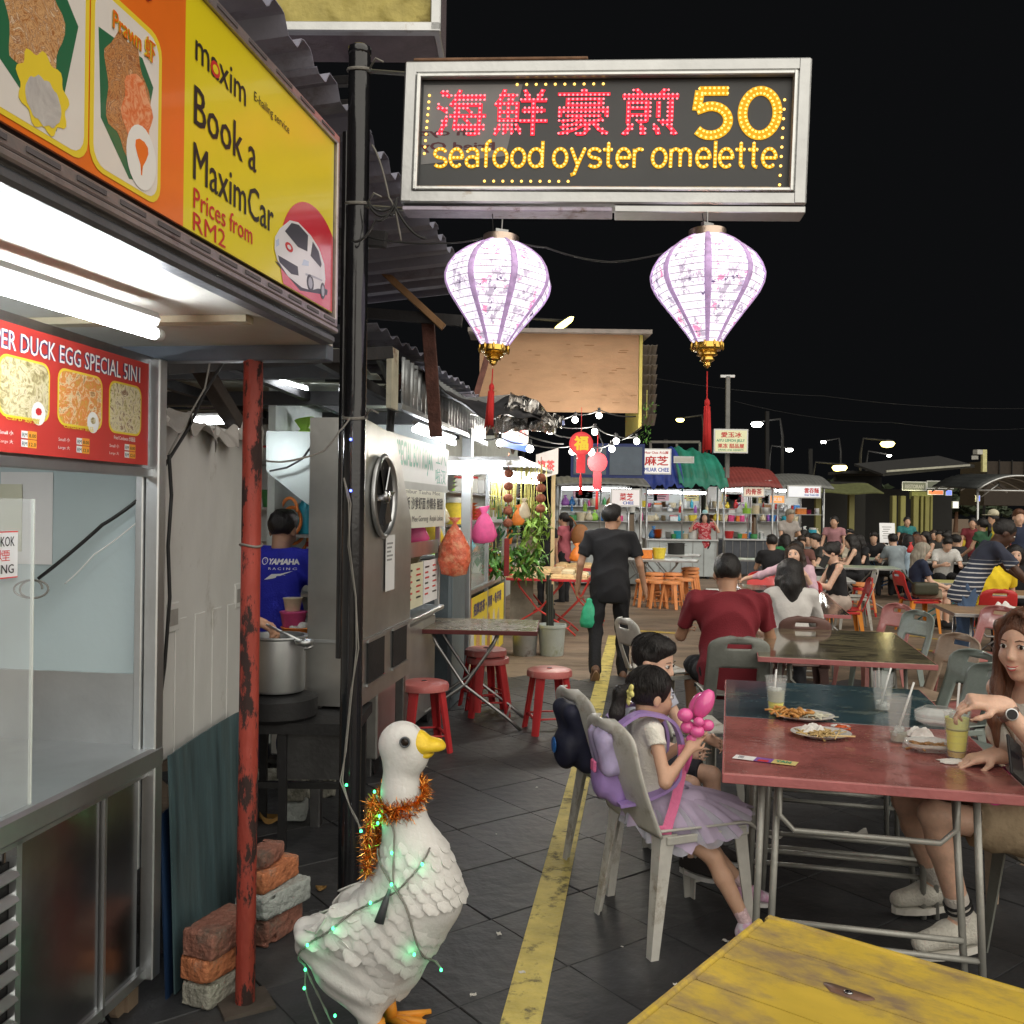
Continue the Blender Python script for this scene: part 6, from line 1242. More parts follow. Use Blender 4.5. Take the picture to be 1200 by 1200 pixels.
for sy in (-1,1):
    m = MB(); f = D(450,1200,sy*.06); m.tube([f+np.array((0,0,.03)), f+np.array((.01,0,-.02))], [.022,.020], 10); m.build('leg', OR, dk, True)
    m = MB(); [m.tube([f+np.array((-.01,0,-.025)), f+np.array((.06,.03*q_,-.026)), f+np.array((.12,.065*q_,-.032))], [.014,.011,.009], 8) for q_ in (-1,0,1)]; m.add([f+np.array(p) for p in ((0,0,-.022),(.115,-.062,-.032),(.10,-.03,-.032),(.12,0,-.032),(.10,.03,-.032),(.115,.062,-.032))], [(0,1,2),(0,2,3),(0,3,4),(0,4,5)]); m.build('foot', OR, dk, True)
# carved feathers, one by one
from mathutils.bvhtree import BVHTree
bv = BVHTree.FromPolygons([v.co for v in dbody.data.vertices], [tuple(p.vertices) for p in dbody.data.polygons])
fm = MB()
def ff(u, v):
    w = .5*math.sin(math.pi*min(1,(.25+.75*u)))**.6 if u < .99 else .0
    if u <= .62: w = .42+.10*u
    else: w = .482*math.sqrt(max(0,1-((u-.62)/.38)**2))
    return ((u-.35), (v-.5)*2*w, .055-.16*(v-.5)**2*4*.5-.05*(1-u)-.10*max(0,u-.85)*2)
fm.sheet(ff, 7, 6, .10)
fo = fm.build('feather', DW, None, True, auto=50); fdat = fo.data; bpy.data.objects.remove(fo)
rf_ = random.Random(3); ax = [D(474,960), D(488,1010), D(490,1048), D(455,1085), D(405,1112)]
nfe = 0
for row in range(15):
    t = row/14*(len(ax)-1.2)+.45; i = min(int(t), len(ax)-2); c = ax[i]+(ax[i+1]-ax[i])*(t-i); tan = nv(ax[i+1]-ax[i]); 
    sidev = np.array((0,1,0)); upv = nv(np.cross(sidev, tan))
    nn_ = 21 if row > 2 else 17
    for k in range(nn_):
        a = 2*math.pi*(k+.5*(row%2))/nn_; d = sidev*math.cos(a)+upv*math.sin(a)
        if row < 3 and d[1] < 0 and d[0] > .45 and row < 1: continue
        hit, nrm, idx, dist = bv.ray_cast(Vector(c+d*.35), Vector(-d), .35)
        if hit is None: continue
        if row > 9 and hit.z < .30 and hit.x < .0: continue
        if hit.z < .15 or nfe >= 290: continue
        tdir = Vector((-.60,0,-.80)); tdir = (tdir-nrm*tdir.dot(nrm));
        if tdir.length < .1: continue
        tdir.normalize(); sd = nrm.cross(tdir); sz = (.066 if row > 4 else .054)*rf_.uniform(.92,1.1)
        o = bpy.data.objects.new('feather', fdat); COL.objects.link(o); o.parent = dk
        mt_ = Matrix((tdir, sd, nrm)).transposed().to_4x4() @ Matrix.Rotation(R_(-7.5+rf_.uniform(-2,2)),4,'Y') @ Matrix.Rotation(R_(rf_.uniform(-9,9)),4,'Z'); mt_ = Matrix.Translation(hit-nrm*.0025) @ mt_ @ Matrix.Diagonal((sz,sz*.98,sz*.55,1)); o.matrix_local = mt_; nfe += 1
# tinsel, light string, the small dark plug
tn = T('tinsel_garland', 'copper tinsel garland wound round the neck of the duck statue', 'garland', dk.location, -8)
TIN = M('tinsel_copper', (.85,.33,.07), .22, 1, var=.35, sc=60, bump=0); r = random.Random(11); m = MB()
path = [D(468,930)+np.array((.066*math.cos(t), .066*math.sin(t), .020*math.sin(t+.6)-.004*t)) for t in np.linspace(0, 12, 60)]+[D(440-1.2*q+(q>5)*(q-5)*1.5, 940+9*q, -.055) for q in range(10)]+[D(440-.6*q, 950+8*q, .035) for q in range(9)]
for p in path:
    for _ in range(58):
        d = nv([r.gauss(0,1) for _ in range(3)]); p0 = np.array(p)+np.array([r.uniform(-.004,.004) for _ in range(3)]); l_ = r.uniform(.02,.042); sd = nv(np.cross(d, [r.gauss(0,1) for _ in range(3)]))*.0011; bend = nv([r.gauss(0,1) for _ in range(3)])*.004
        m.add([p0-sd, p0+sd, p0+d*l_*.6+sd+bend, p0+d*l_*.6-sd+bend, p0+d*l_], [(0,1,2,3),(3,2,4)])
o = m.build('strands', TIN, tn); o['kind'] = 'stuff'; m = MB(); m.tube([Vector(p) for p in path], .003, 4); m.build('core', TIN, tn)
LG = glow('led_green', (.05,1.0,.28), 5, True); LB = glow('led_blue', (.12,.16,1.0), 5, True)
ls_ = T('light_string', 'string of small green lights tied round the duck statue', 'light string', dk.location, -8)
def onduck(px, py):
    c = D(px, py); hit, nrm, i, d_ = bv.ray_cast(Vector((c[0], -.5, c[2])), Vector((0,1,0)), .9); return (hit+nrm*.011 if hit is not None else Vector((c[0], -.02, c[2])))
strings = [[(440,932),(458,948),(470,965),(471,985),(473,1010),(474,1022)], [(448,993),(452,1004),(466,1015),(478,1027),(490,1040),(497,1065),(502,1095),(510,1118),(522,1131)], [(508,985),(503,1000),(492,1013),(478,1029),(450,1046),(424,1060),(405,1074),(392,1086),(372,1101),(360,1110),(354,1128),(358,1144),(357,1166),(365,1190),(378,1215)], [(356,1140),(366,1160),(380,1185),(395,1215)]]
for st__ in strings:
    P_ = []
    for a, b in zip(st__, st__[1:]):
        for k in range(5): P_.append((a[0]+(b[0]-a[0])*k/5, a[1]+(b[1]-a[1])*k/5))
    P_.append(st__[-1]); q = [onduck(*p) for p in P_]; q = [sum((q[max(0,min(len(q)-1,i+j))] for j in (-2,-1,0,1,2)), Vector())/5 for i in range(len(q))]
    m = MB(); m.tube([p+Vector((0,.0,.0025*math.sin(i*1.9))) for i, p in enumerate(q)], .0028, 5); m.tube([p+Vector((0,-.003,-.0025*math.sin(i*1.9))) for i, p in enumerate(q)], .0022, 5); m.build('wire', WIREG, ls_, True)
for px, py in ((439,930),(452,954),(449,964),(470,990),(473,1021),(503,1000),(449,1045),(407,1073),(372,1101),(358,1144),(357,1166),(497,1094),(521,1131),(395,1195)):
    q = onduck(px, py); m = MB(); m.ball(q+Vector((0,-.006,0)), (.0042,.0042,.0055), 7); m.build('bulb', LG, ls_, True); lamp('bulb_light', q+Vector((0,-.02,0)), .014, (.1,1,.4), .008, ls_)
pg = T('plug', 'dark grey rubber plug hanging on the chest of the duck statue', 'plug', dk.location, -8); m = MB(); a = onduck(472,1025); b = onduck(463,1058); m.tube([a+Vector((0,-.012,0)), a.lerp(b,.4)+Vector((0,-.02,0)), b+Vector((0,-.022,0))], [.004,.010,.015], 8); m.build('plug_body', M('plug_grey', (.05,.055,.06), .6, var=.3), pg, True)
ps = T('light_string', 'dim string of lights trailing down the black pole', 'light string', (0,0,0)); q = [P(x,y,bp0.y-.06+dd) for x,y,dd in ((403,560,0),(410,590,0),(409,640,0),(417,700,0),(419,760,0),(412,810,0),(405,880,-.02),(400,915,-.05),(410,945,-.1),(418,960,-.15),(424,975,-.2))]
m = MB(); m.tube([p+Vector((.004*math.sin(i*2),0,0)) for i, p in enumerate(q)], .0035, 5); m.tube([p+Vector((-.004*math.sin(i*2),-.004,0)) for i, p in enumerate(q)], .003, 5); m.build('wire', WIREG, ps, True)
for (px, py, dd, mt) in ((411,575,0,LB),(411,515,0,LB),(406,920,-.05,LG),(423,974,-.2,LG)): m = MB(); m.ball(P(px,py,bp0.y-.075+dd), .0055, 7); m.build('bulb', mt, ps, True)
cable('thin wire of blue lights drooping between the red and the black pole', [P(312,540,3.1), P(340,540,3.2), P(380,528,3.4), P(398,505,3.6), P(410,490,3.63)], .0035, WIREG, 'light_string', 'light string', sag=.004)
cable('twisted wire hanging down onto the red pole', [P(286,425,3.0), P(292,470,2.99), P(308,505,2.98), P(306,540,2.99)], .0035, WIREG, sag=-.005)
cable('black twisted cable crossing above the white panel', [P(262,424,3.6), P(240,460,3.4), P(222,500,3.2), P(200,535,3.05), P(186,556,3.0)], .006); cable('pale wire beside the twisted black cable', [P(246,424,3.5), P(240,455,3.35), P(214,500,3.15), P(198,532,3.03)], .0035, WIREG)
cable('black cable hanging down the front of the white panel', [P(198,533,3.03), P(201,580,3.05), P(197,640,3.05), P(199,700,3.06), P(193,780,3.07), P(185,840,3.07)], .006)

# ---------------------------------------------------------------- chairs
def chair(label, loc, heading, col, group=None, legcol=None, sc=1.0, open_=True, stain=None):
    t = T('plastic_chair', label, 'chair', (loc[0], loc[1], loc[2] if len(loc) > 2 else 0), heading-90, group)
    if sc != 1: t.scale = (sc,)*3
    lc = legcol or col
    def solid(o, th):
        md = o.modifiers.new('Solidify', 'SOLIDIFY'); md.thickness = th; md.offset = 0; return o
    m = MB(); m.sheet(lambda u,v: ((u-.5)*(.42-.03*(1-v)), -.20+.41*v, .445-.022*math.sin(math.pi*u)*math.sin(math.pi*min(1,v*1.05))-.03*max(0,(v-.88)/.12)**2+.012*(2*u-1)**4), 14, 14); solid(m.build('seat', col, t, True), .008)
    m = MB(); m.box((0,.19,.415),(.36,.012,.035), bev=.003); [m.box((sx*.195,0,.42),(.012,.34,.03), bev=.003) for sx in (-1,1)]; m.build('apron', col, t)
    nu, nv_ = 20, 26; g = []
    for j in range(nv_+1):
        v = j/nv_
        hw = .205-.018*v; 
        if v > .80: hw *= math.sqrt(max(.0, 1-((v-.80)/.20)**2.6*.92))
        for i in range(nu+1):
            u = i/nu*2-1; y = -.195-.115*v**1.15-.035*(1-u*u)*(.35+.65*v)-.02*math.sin(math.pi*v); z = .435+.40*v; g.append(Vector((hw*u, y, z)))
    fs = []
    for j in range(nv_):
        for i in range(nu):
            uc, vc = abs((i+.5)/nu*2-1), (j+.5)/nv_
            if vc > .80 and vc < .885 and uc < .36: continue
            if open_ and vc < .50 and uc < .62-.25*max(0,vc-.3): continue
            fs.append((j*(nu+1)+i, j*(nu+1)+i+1, (j+1)*(nu+1)+i+1, (j+1)*(nu+1)+i))
    m = MB(); m.add(g, fs); solid(m.build('backrest', col, t, True), .009)
    for sx in (-1,1):
        for sy in (-1,1):
            top = Vector((sx*.190, .175 if sy > 0 else -.19, .44)); bot = Vector((sx*.222, .205 if sy > 0 else -.245, 0)); m = MB(); vs = []
            for k, tt in enumerate((0,.12,.35,.7,1)):
                p = top.lerp(bot, tt); w = .062*(1-tt)+.034*tt if tt > .05 else .075; th = .007
                L = [(0,0),(w*-sx,0),(w*-sx,-sy*th),(-sx*th,-sy*th),(-sx*th,-sy*w*.9),(0,-sy*w*.9)]
                vs += [p+Vector((a,b,0)) for a, b in L]
            fs = [(k*6+i, k*6+(i+1)%6, (k+1)*6+(i+1)%6, (k+1)*6+i) for k in range(4) for i in range(6)]+[tuple(range(6))[::-1], tuple(range(24,30))]
            m.add(vs, fs); m.build('leg', lc, t)
    return t
CG = M('chair_grey', (.52,.51,.47), .42, var=.15, sc=9, bump=.1, dirt=(.27,.23,.17), dsc=8, dth=.54, soft=.15); CG2 = M('chair_dark_grey', (.20,.21,.19), .4, var=.2, sc=6, dirt=(.12,.10,.08), dsc=5, dth=.55); CGR = M('chair_grey_green', (.22,.26,.24), .3, var=.2, sc=6, coat=.2)
CP = M('chair_pink_faded', (.42,.16,.15), .3, var=.15, sc=5, coat=.3, dirt=(.25,.12,.10), dsc=5, dth=.6); CBR = M('chair_brown', (.14,.075,.065), .45, var=.15); CR = M('chair_red', (.55,.03,.03), .35, var=.1, coat=.2); CO = M('chair_orange', (.80,.28,.03), .4, var=.1); CW = M('chair_greyish_wood', (.36,.27,.20), .45, var=.25, sc=7)
chair('weathered grey chair with the little girl on it', (.655,3.60), 22, CG, open_=False, sc=1.0)
chair('weathered grey chair behind the girl, with the boy on it', (.56,4.16), 22, CG, open_=False)
# tables with drinks
PINKT = M('table_red_worn', (.36,.12,.11), .16, var=.4, sc=4, bump=.06, bsc=40, dirt=(.20,.06,.05), dsc=9, dth=.50, soft=.2, coat=.3); BLUET = M('table_blue_worn', (.035,.075,.095), .2, var=.35, sc=4, bump=.04, dirt=(.12,.14,.12), dsc=9, dth=.56, coat=.4, st=(.5,1,1))
EDGEP = M('edge_pink', (.42,.14,.14), .45, var=.15, sc=8, dirt=(.2,.08,.07), dsc=9, dth=.62); LEGS = M('table_leg_grey', (.36,.36,.33), .4, .3, var=.15, sc=9, dirt=(.20,.15,.11), dsc=12, dth=.62)
C1 = Vector((1.264,3.427,0)); vt = Vector((.227,.974,0)); ut = Vector((.974,-.227,0))
fold_table('red-topped folding table with the plates and drinks, nearest row', C1, -13.1, .93, .89, PINKT, EDGEP, LEGS, style='U', name='folding_table'); C2 = C1+vt*.897
fold_table('blue-topped folding table pushed against the red one', C2, -13.1, .93, .89, BLUET, EDGEP, LEGS, style='U')
CAMO = ramp_mat('table_brown_glare', ((0,(.02,.02,.015)),(.42,(.10,.085,.06)),(.5,(.30,.26,.15)),(.56,(.05,.045,.03)),(.68,(.22,.19,.14)),(1,(.40,.38,.30))), 2.6, r=.12, st=(.6,2.2,1), coat=.6, dist=1.2)  # pale and dark blotches of the ramp paint the table's glare
T3 = Vector((2.147,6.247,0)); fold_table('reflective brown table with camouflage-like painted glare behind the blue table', T3, -13.1, 1.0, 1.5, CAMO, EDGEP, LEGS, style='U')
DKT = M('table_black_gloss', (.03,.032,.03), .1, var=.4, sc=4, coat=.6, dirt=(.12,.12,.10), dsc=7, dth=.6)
for k in range(3):
    c = Vector((2.9,8.0,0))-ut*.5+vt*(.53+1.06*k); fold_table(('glossy black table between the woman in white and the pink chairs','second black table in the row beyond the woman in white','third black table, farthest of the glossy row')[k], c, -13.1, 1.0, 1.05, DKT, EDGEP, LEGS, style='U')
# slatted yellow table in the corner
YT = T('slatted_table', 'yellow slatted wooden-look table top in the near corner', 'table', (0,0,0), 0); YW = M('yellow_slats', (.60,.43,.06), .36, var=.2, sc=3, bump=.08, bsc=20, st=(.7,1.4,1), dirt=(.24,.17,.10), dsc=4.5, dth=.47, soft=.18)
y0 = Vector((.55,2.0,0)); yu = Vector((.785,-.62,0)).normalized(); yv = Vector((-.62,-.785,0)).normalized(); YT.location = y0; YT.rotation_euler = (0,0,math.atan2(yu.y,yu.x))
W_, D_ = 1.15, .9   # local: x along yu, y = -yv
for k in range(8):
    ya = -.004-k*.112; m = MB(); m.prism(rrect(.012,ya-.1095,W_,ya,.006,2), (0,0,.722), (1,0,0), (0,1,0), .018); m.build('slat', YW, YT)
m = MB(); m.prism(rrect(0,-D_,W_,.006,.05,5), (0,0,.700), (1,0,0), (0,1,0), .0205); m.build('under_panel', M('yellow_under', (.36,.22,.05), .6, var=.2), YT)
for c, d in (((W_/2,.006,.715),(W_,.022,.055)), ((.0,-D_/2,.715),(.022,D_-.03,.055))): m = MB(); m.box(c, d, bev=.008); m.build('rim', YW, YT)
for x, y in ((.12,-.12),(1.0,-.12),(.12,-.78),(1.0,-.78)): m = MB(); m.tube([(x,y,.70),(x-.03,y+.03,0)], .016, 8); m.build('leg', LEGS, YT, True)
kh = P(993,1163,1.75); kl = YT.matrix_world; m = MB(); 
import mathutils
YM = Matrix.Translation(y0) @ Matrix.Rotation(YT.rotation_euler[2],4,'Z'); kp = YM.inverted() @ G(993,1163,.741)
m.prism([(kp.x+.042*math.cos(a)*(1+.2*math.sin(3*a)),kp.y+.022*math.sin(a)*(1+.25*math.cos(2*a))) for a in np.linspace(0,6.28,24,endpoint=False)], (0,0,.7402), (1,0,0), (0,1,0), .0006); m.build('knot', M('knot_brown', (.16,.09,.06), .5, var=.4, sc=30), YT, True)
m = MB(); m.lathe([(.008,0),(.008,.002),(.004,.003),(.001,.001)], 12, (kp.x+.002,kp.y,.7414)); m.build('screw', STEELD, YT, True)

# ---------------------------------------------------------------- things on the tables
CUPM = M('cup_clear_plastic', (.9,.93,.92), .06, var=0, bump=0, alpha=.13); 
def liquid(name, col, r=.1, a=1): return M(name, col, r, var=.08, sc=30, bump=0, alpha=a)
LEM = liquid('lemon_drink', (1.0,.90,.05), .1, .97); LEMP = liquid('lemon_pale', (.85,.90,.25), .15, .9); ICE = M('ice', (.75,.80,.78), .08, var=0, bump=.2, bsc=30, alpha=.45); STRAW = M('straw_white', (.75,.76,.74), .35, var=0, bump=0)
def cup(label, px, py, h, fill, d=None, stir=(.02,.01,.06), two=None, rim=None):
    p = G(px, py, .742); t = T('drink_cup', label, 'cup', (p.x,p.y,.7425)); r0, r1 = .031, .045
    m = MB(); n = 28; m.lathe([(r0,0),(r0+.001,.002),(r1,h-.004),(r1+.003,h-.003),(r1+.003,h),(r1-.001,h),(r1-.002,h-.005),(r0-.0015,.004),(.001,.004)], n); m.build('cup_wall', CUPM, t, True, auto=30)
    rr = lambda z: r0+(r1-r0)*z/h-.003
    for k, (z0, z1, mt) in enumerate(fill): m = MB(); m.lathe([(rr(z0*h)-.0,z0*h+.005),(rr(z1*h),z1*h),(.001,z1*h+.0005)], 20); m.build('drink', mt, t, True, auto=40)
    r = random.Random(label)
    for k in range(7): z_ = h*(fill[-1][1]-.02+.10*r.random()); m = MB(); m.box((r.uniform(-.02,.02), r.uniform(-.02,.02), z_), (.022,.018,.020), Matrix.Rotation(r.random()*3,3,'Z') @ Matrix.Rotation(r.random(),3,'X'), bev=.004); m.build('ice_cube', ICE, t)
    for k in range(5): z_ = h*(.2+.15*k); m = MB(); m.lathe([(rr(z_)+.0045,z_-.001),(rr(z_)+.0052,z_),(rr(z_)+.0045,z_+.001)], 24, cap=False); m.build('ridge', CUPM, t, True)
    m = MB(); m.cyl((-.012,.0,.01), (stir[0],stir[1],h+stir[2]), .0042, n=8); m.build('straw', STRAW, t, True); return t
cup('half-drunk lemon drink at the far left edge of the blue table', 909, 836, .158, [(0,.30,LEM),(.30,.62,liquid('ice_melt',(.55,.60,.45),.1,.55))], stir=(.0,.0,.03))
cup('nearly empty clear cup on the blue table, straw leaning right', 1034, 832, .165, [(0,.12,liquid('melt_water',(.6,.62,.58),.1,.5))], stir=(.035,.0,.02))
cup('clear cup with cloudy dregs in the middle of the red table', 1053, 869, .175, [(0,.20,liquid('cloudy_dregs',(.52,.54,.42),.1,.75))], stir=(.055,.0,.05))
cu4 = cup('full yellow lemon drink in front of the smiling woman', 1121, 888, .165, [(0,.14,liquid('lemon_orange',(.70,.42,.03),.1,.95)),(.14,.60,LEM),(.60,.86,LEMP)], stir=(.006,.0,.10))
PLATE = M('melamine_white', (.66,.64,.62), .25, var=.04, bump=0, coat=.3)
def plate(label, px, py, rx, ry, food, name='plate', rz=0, mat=PLATE):
    p = G(px, py, .742); t = T(name, label, 'plate' if name == 'plate' else 'saucer', (p.x,p.y,.7425), rz)
    m = MB(); m.lathe([(.55,0),(.6,.06),(.97,.14),(1,.16),(.96,.155),(.58,.07),(.001,.06)], 30, sx=1, sy=1); m.v = [(x*rx,y*ry,z*.11) for x,y,z in m.v]; m.build('dish', mat, t, True, auto=50); return t
FN = ramp_mat('noodle_scraps', ((0,(.20,.10,.04)),(.5,(.55,.38,.15)),(1,(.75,.62,.35))), 40, r=.5); TISS = M('tissue_paper', (.75,.73,.70), .8, var=.06, bump=.2)
p1 = plate('plate with fried leftovers and bean sprouts near the blue table', 942, 842, .125, .11, None); p2 = plate('smaller plate with leftovers, crumpled tissue and chopsticks', 962, 863, .115, .10, None); p3 = plate('small white saucer of chili sauce beside the chopsticks', 985, 856, .038, .034, None, 'saucer')
def scraps(label, base, cx, cy, w, h, n, mat, name='leftovers', cat='food', seed=1, r0=.006):
    t = T(name, label, cat, base.location+Vector((cx,cy,.008))); r = random.Random(seed); m = MB()
    for k in range(n):
        c = Vector((r.gauss(0,w*.4), r.gauss(0,w*.3), h*r.random()*.9)); a = r.random()*6.3; d = Vector((math.cos(a),math.sin(a),r.uniform(-.2,.3)))*.022; m.tube([c-d, c+Vector((0,0,.004)), c+d], r0*r.uniform(.5,1.1), 5)
    m.build('pieces', mat, t, True)['kind'] = 'stuff'; return t
scraps('heap of orange-brown fried noodles on the far plate', p1, -.04, .0, .09, .03, 60, ramp_mat('fried_orange', ((0,(.30,.12,.03)),(.5,(.60,.28,.07)),(1,(.72,.45,.18))), 50, r=.4), seed=2)
scraps('pale bean sprouts on the right side of the far plate', p1, .055, -.01, .06, .014, 40, M('sprouts', (.62,.60,.48), .4, var=.2), 'bean_sprouts', seed=3, r0=.003)
scraps('greenish noodle scraps on the nearer plate', p2, -.01, .0, .085, .012, 50, FN, seed=4, r0=.004)
def crumple(label, p, rx, ry, rz_, name='tissue', mat=None, seed=1):
    r = random.Random(seed); m = MB(); ph = [r.uniform(0,6) for _ in range(6)]
    m.sheet(lambda u,v: (p.x+(u-.5)*2*rx*(1+.1*math.sin(9*v+ph[0])), p.y+(v-.5)*2*ry*(1+.1*math.sin(11*u+ph[1])), p.z+.002+rz_*abs(math.sin(7*u+ph[2]+3*math.sin(5*v+ph[3]))*math.sin(6*v+ph[4]))*(1-(2*u-1)**4)*(1-(2*v-1)**4)), 22, 16, .0015); o = m.build(name, mat or TISS, None, False); return tag(o, label, name.replace('_',' '))
crumple('crumpled white tissue on the nearer plate', p2.location+Vector((-.02,.03,.012)), .045, .03, .03, seed=3)
crumple('folded tissue under the full lemon drink', G(1117,893,.742), .045, .030, .008, seed=6); crumple('crumpled napkin between the clear cup and the open food tray', G(1078,862,.742), .05, .035, .035, seed=9)
ch_ = T('chopsticks', 'pair of wooden chopsticks resting across the nearer plate', 'chopsticks', p2.location)
for a, b in (((-.02,-.03,.012),(.10,-.09,.022)), ((.02,-.10,.014),(.085,.03,.020)), ((-.035,-.06,.012),(.03,.05,.02))): m = MB(); m.tube([a,b], [.0024,.0036], 6); m.build('stick', M('bamboo', (.68,.50,.24), .5, var=.1), ch_, True)
s3 = scraps('red chili sauce in the small saucer', p3, 0, 0, .02, .004, 16, M('chili_sauce', (.60,.10,.02), .2, var=.1), 'sauce', 'sauce', seed=5, r0=.005)
wr_ = T('wrapper', 'flat printed paper wrapper in white, purple and yellow at the table corner', 'wrapper', (0,0,0)); q = G(858,889,.742); e = G(932,898,.742); wu = (e-q); wl = wu.length; wu.normalize(); wv = Vector((-wu.y,wu.x,0)); q.z = .7425
def wpol(a, b, mt, nm, lift=0, h=.052): poly([(wl*a,.0),(wl*b,.0),(wl*b+.004,h),(wl*a+.004,h)], q+Vector((0,0,.001+lift)), wu, wv, mt, wr_, nm, .0012)
wpol(0,.34,PAPER,'paper'); wpol(.34,.62,M('print_purple', (.25,.10,.40), .4, var=.2, bump=0),'printed_band'); wpol(.62,1,M('print_straw', (.68,.56,.22), .5, var=.1),'paper'); wpol(.40,.56,TR,'printed_patch',.0014,.02)
tx('面', q+Vector((0,0,.003)), wu, wv, wl*.08,.01,.02,.03, M('print_grey2', (.3,.3,.35), .5, var=0, bump=0), wr_)
tx('YAN', q+Vector((0,0,.003)), wu, wv, wl*.68,.012,wl*.24,.028, TG, wr_, bold=.04)
CLAM = M('clamshell_plastic', (.8,.82,.8), .08, var=0, bump=0, alpha=.35)
def clam(label, px, py, openr, rz):
    p = G(px, py, .742); t = T('food_container', label, 'container', (p.x,p.y,.7425), rz)
    def shell(flip, z0, ang):
        m = MB(); 
        def f(u, v):
            a = 2*math.pi*u; sq = lambda c: math.copysign(abs(c)**.55, c); r = (.55+.45*min(1,v*1.6)); x, y = .085*sq(math.cos(a))*r, .065*sq(math.sin(a))*r; z = .038*(1-v) if flip else .034*v; z += .0015*math.sin(26*a)*(.3<v<.98); return (x, y, z)
        m.sheet(f, 78, 8, .001)
        M_ = Matrix.Translation((0,.065,z0)) @ Matrix.Rotation(ang,4,'X') @ Matrix.Translation((0,-.065,0)); m.v = [tuple(M_ @ Vector(v)) for v in m.v]; m.build('lid' if flip else 'tray', CLAM, t, True)
    shell(False, 0, 0); shell(True, .036, openr)
    m = MB(); m.prism(rrect(-.05,-.035,.05,.035,.02), (0,0,.002), (1,0,0), (0,1,0), .001); m.build('tray_floor', CLAM, t); return t
cA = clam('closed clear plastic food box at the back of the red table', 1098, 850, .0, -20); cB = clam('open clear food tray with brown sauce left in it', 1090, 880, R_(78), -10)
scraps('brown noodle remains in the open clear tray', cB, 0, 0, .07, .015, 36, ramp_mat('brown_noodle', ((0,(.12,.05,.02)),(.5,(.35,.18,.07)),(1,(.5,.3,.12))), 50, r=.3), seed=8)
# ---------------------------------------------------------------- people near the camera
def at(px, d): p = P(px, 600, d); return (p.x, p.y)
def decal(s_, target, par, o, u, v, w, h, mat, bold=.02, name='lettering', pts=None, lift=.003):
    """lettering or a printed patch laid onto a garment: each corner is dropped onto the cloth"""
    b_ = BVHTree.FromPolygons([q.co for q in target.data.vertices], [tuple(p.vertices) for p in target.data.polygons]); o, u, v = Vector(o), Vector(u).normalized(), Vector(v).normalized(); n = u.cross(v).normalized()
    if pts is None: vs, fs, ext = text_geo(s_, bold); V2 = [(float(x/ext[0]*w), float(y/ext[1]*h)) for x, y in vs]
    else: V2 = pts; fs = [tuple(range(len(pts)))]
    out = []
    for x, y in V2:
        p = o+u*x+v*y; hit, nn, i, d = b_.ray_cast(p+n*.3, -n, .7); out.append((hit+n*lift) if hit is not None else p)
    m = MB(); m.add(out, fs); return m.build(name, mat, par)
def kid(t, n): return [c for c in t.children if c.name.split('.')[0] == n][0]
# little girl
GX, GY = .605, 3.56
girl, J = person('little girl with a yellow hair bow and pastel tutu holding a pink balloon flower', (GX-.08,GY), 10, H=1.10, hip=.495, lean=(-1,0,0), head=(6,8,0), hs=1.36, skin='mid', hair=('pony','black'), bw=.95,
    top=(M('cloth_cream', (.76,.74,.67), .85, var=.06, bump=.3, bsc=120), .30, 0), bottom=None, vox=.0065, face=1, wr=.010,
    aL=dict(t=P(812,865,3.62), hint=(-.3,.3,-1), h=(.5,.1,.9), pn=(.2,.7,-.1), curl=70), aR=dict(t=P(808,878,3.44), hint=(-.5,-.6,-1), h=(.6,.2,.8), pn=(.3,.8,0), curl=70),
    lL=dict(t=(.93,3.66,.14), hint=(1,0,.8), f=(1,.12,-.15)), lR=dict(t=(.875,3.40,.10), hint=(1,0,.8), f=(1,-.1,-.10)), shoes=M('shoe_pink_lilac', (.55,.30,.45), .6, var=.5, sc=18, dirt=(.62,.60,.66), dsc=14, dth=.5), sole=M('sole_white', (.62,.61,.60), .6, var=.1), socks=M('socks_pink', (.72,.52,.55), .9, var=.15, sc=40, bump=.5, bsc=120))
q = J['q']; hh = J['hh']
BOW = M('bow_yellow', (.80,.74,.25), .7, var=.1, sc=20); bw_ = MB()
c = Vector(hh(-.02,-.125,.015)); c = Vector(hh(.045,-.10,.02))
for sg in (-1,1):
    for k in (0,1): bw_.ball(c+Vector((.014*sg*(1+.3*k),-.022,.014*sg-.018*k)), (.026,.009,.014), 8, Matrix.Rotation(R_(-35*sg+40*k),3,'Y'))
bw_.ball(c+Vector((0,-.026,0)), .009, 7); bw_.build('hair_bow', BOW, girl, True)
# tutu: two translucent flared layers
TU = [M('tulle_lilac', (.62,.52,.72), .8, var=.2, sc=5, bump=.2, alpha=.72), M('tulle_grey', (.60,.60,.70), .8, var=.2, sc=7, bump=.2, alpha=.62)]
hl = np.array((0,0,.495)); 
for k in range(2):
    def tf(u, v, k=k):
        a = 2*math.pi*u; r = .10+.115*v+.012*math.sin(14*a+k)*v+.01*math.sin(23*a+2*k)*v; x = r*math.cos(a)*.92; y = .05+.02*v+r*math.sin(a)*1.15+.09*v; z = .55-.045*v-.035*v*v-.012*k-(.10*v*v if abs(math.cos(a)) > .5 else 0)*(abs(math.cos(a))-.3)+.012*math.sin(11*a+3*k)*v-(.03 if math.sin(a) < -.2 else 0)*v; return (x, y, z)
    m = MB(); m.sheet(tf, 90, 10); m.build('tutu', TU[k], girl, True)
s = SDF(.008); s.ell((0,.01,.52), (.105,.085,.06), k=.02); s.chain([(-.06,.05,.50),(-.06,.17,.505)], [.062,.05], k=.03); s.chain([(.06,.05,.50),(.06,.17,.505)], [.062,.05], k=.03); s.build('skirt_lining', M('cloth_lilac', (.50,.42,.58), .85, var=.1), girl)
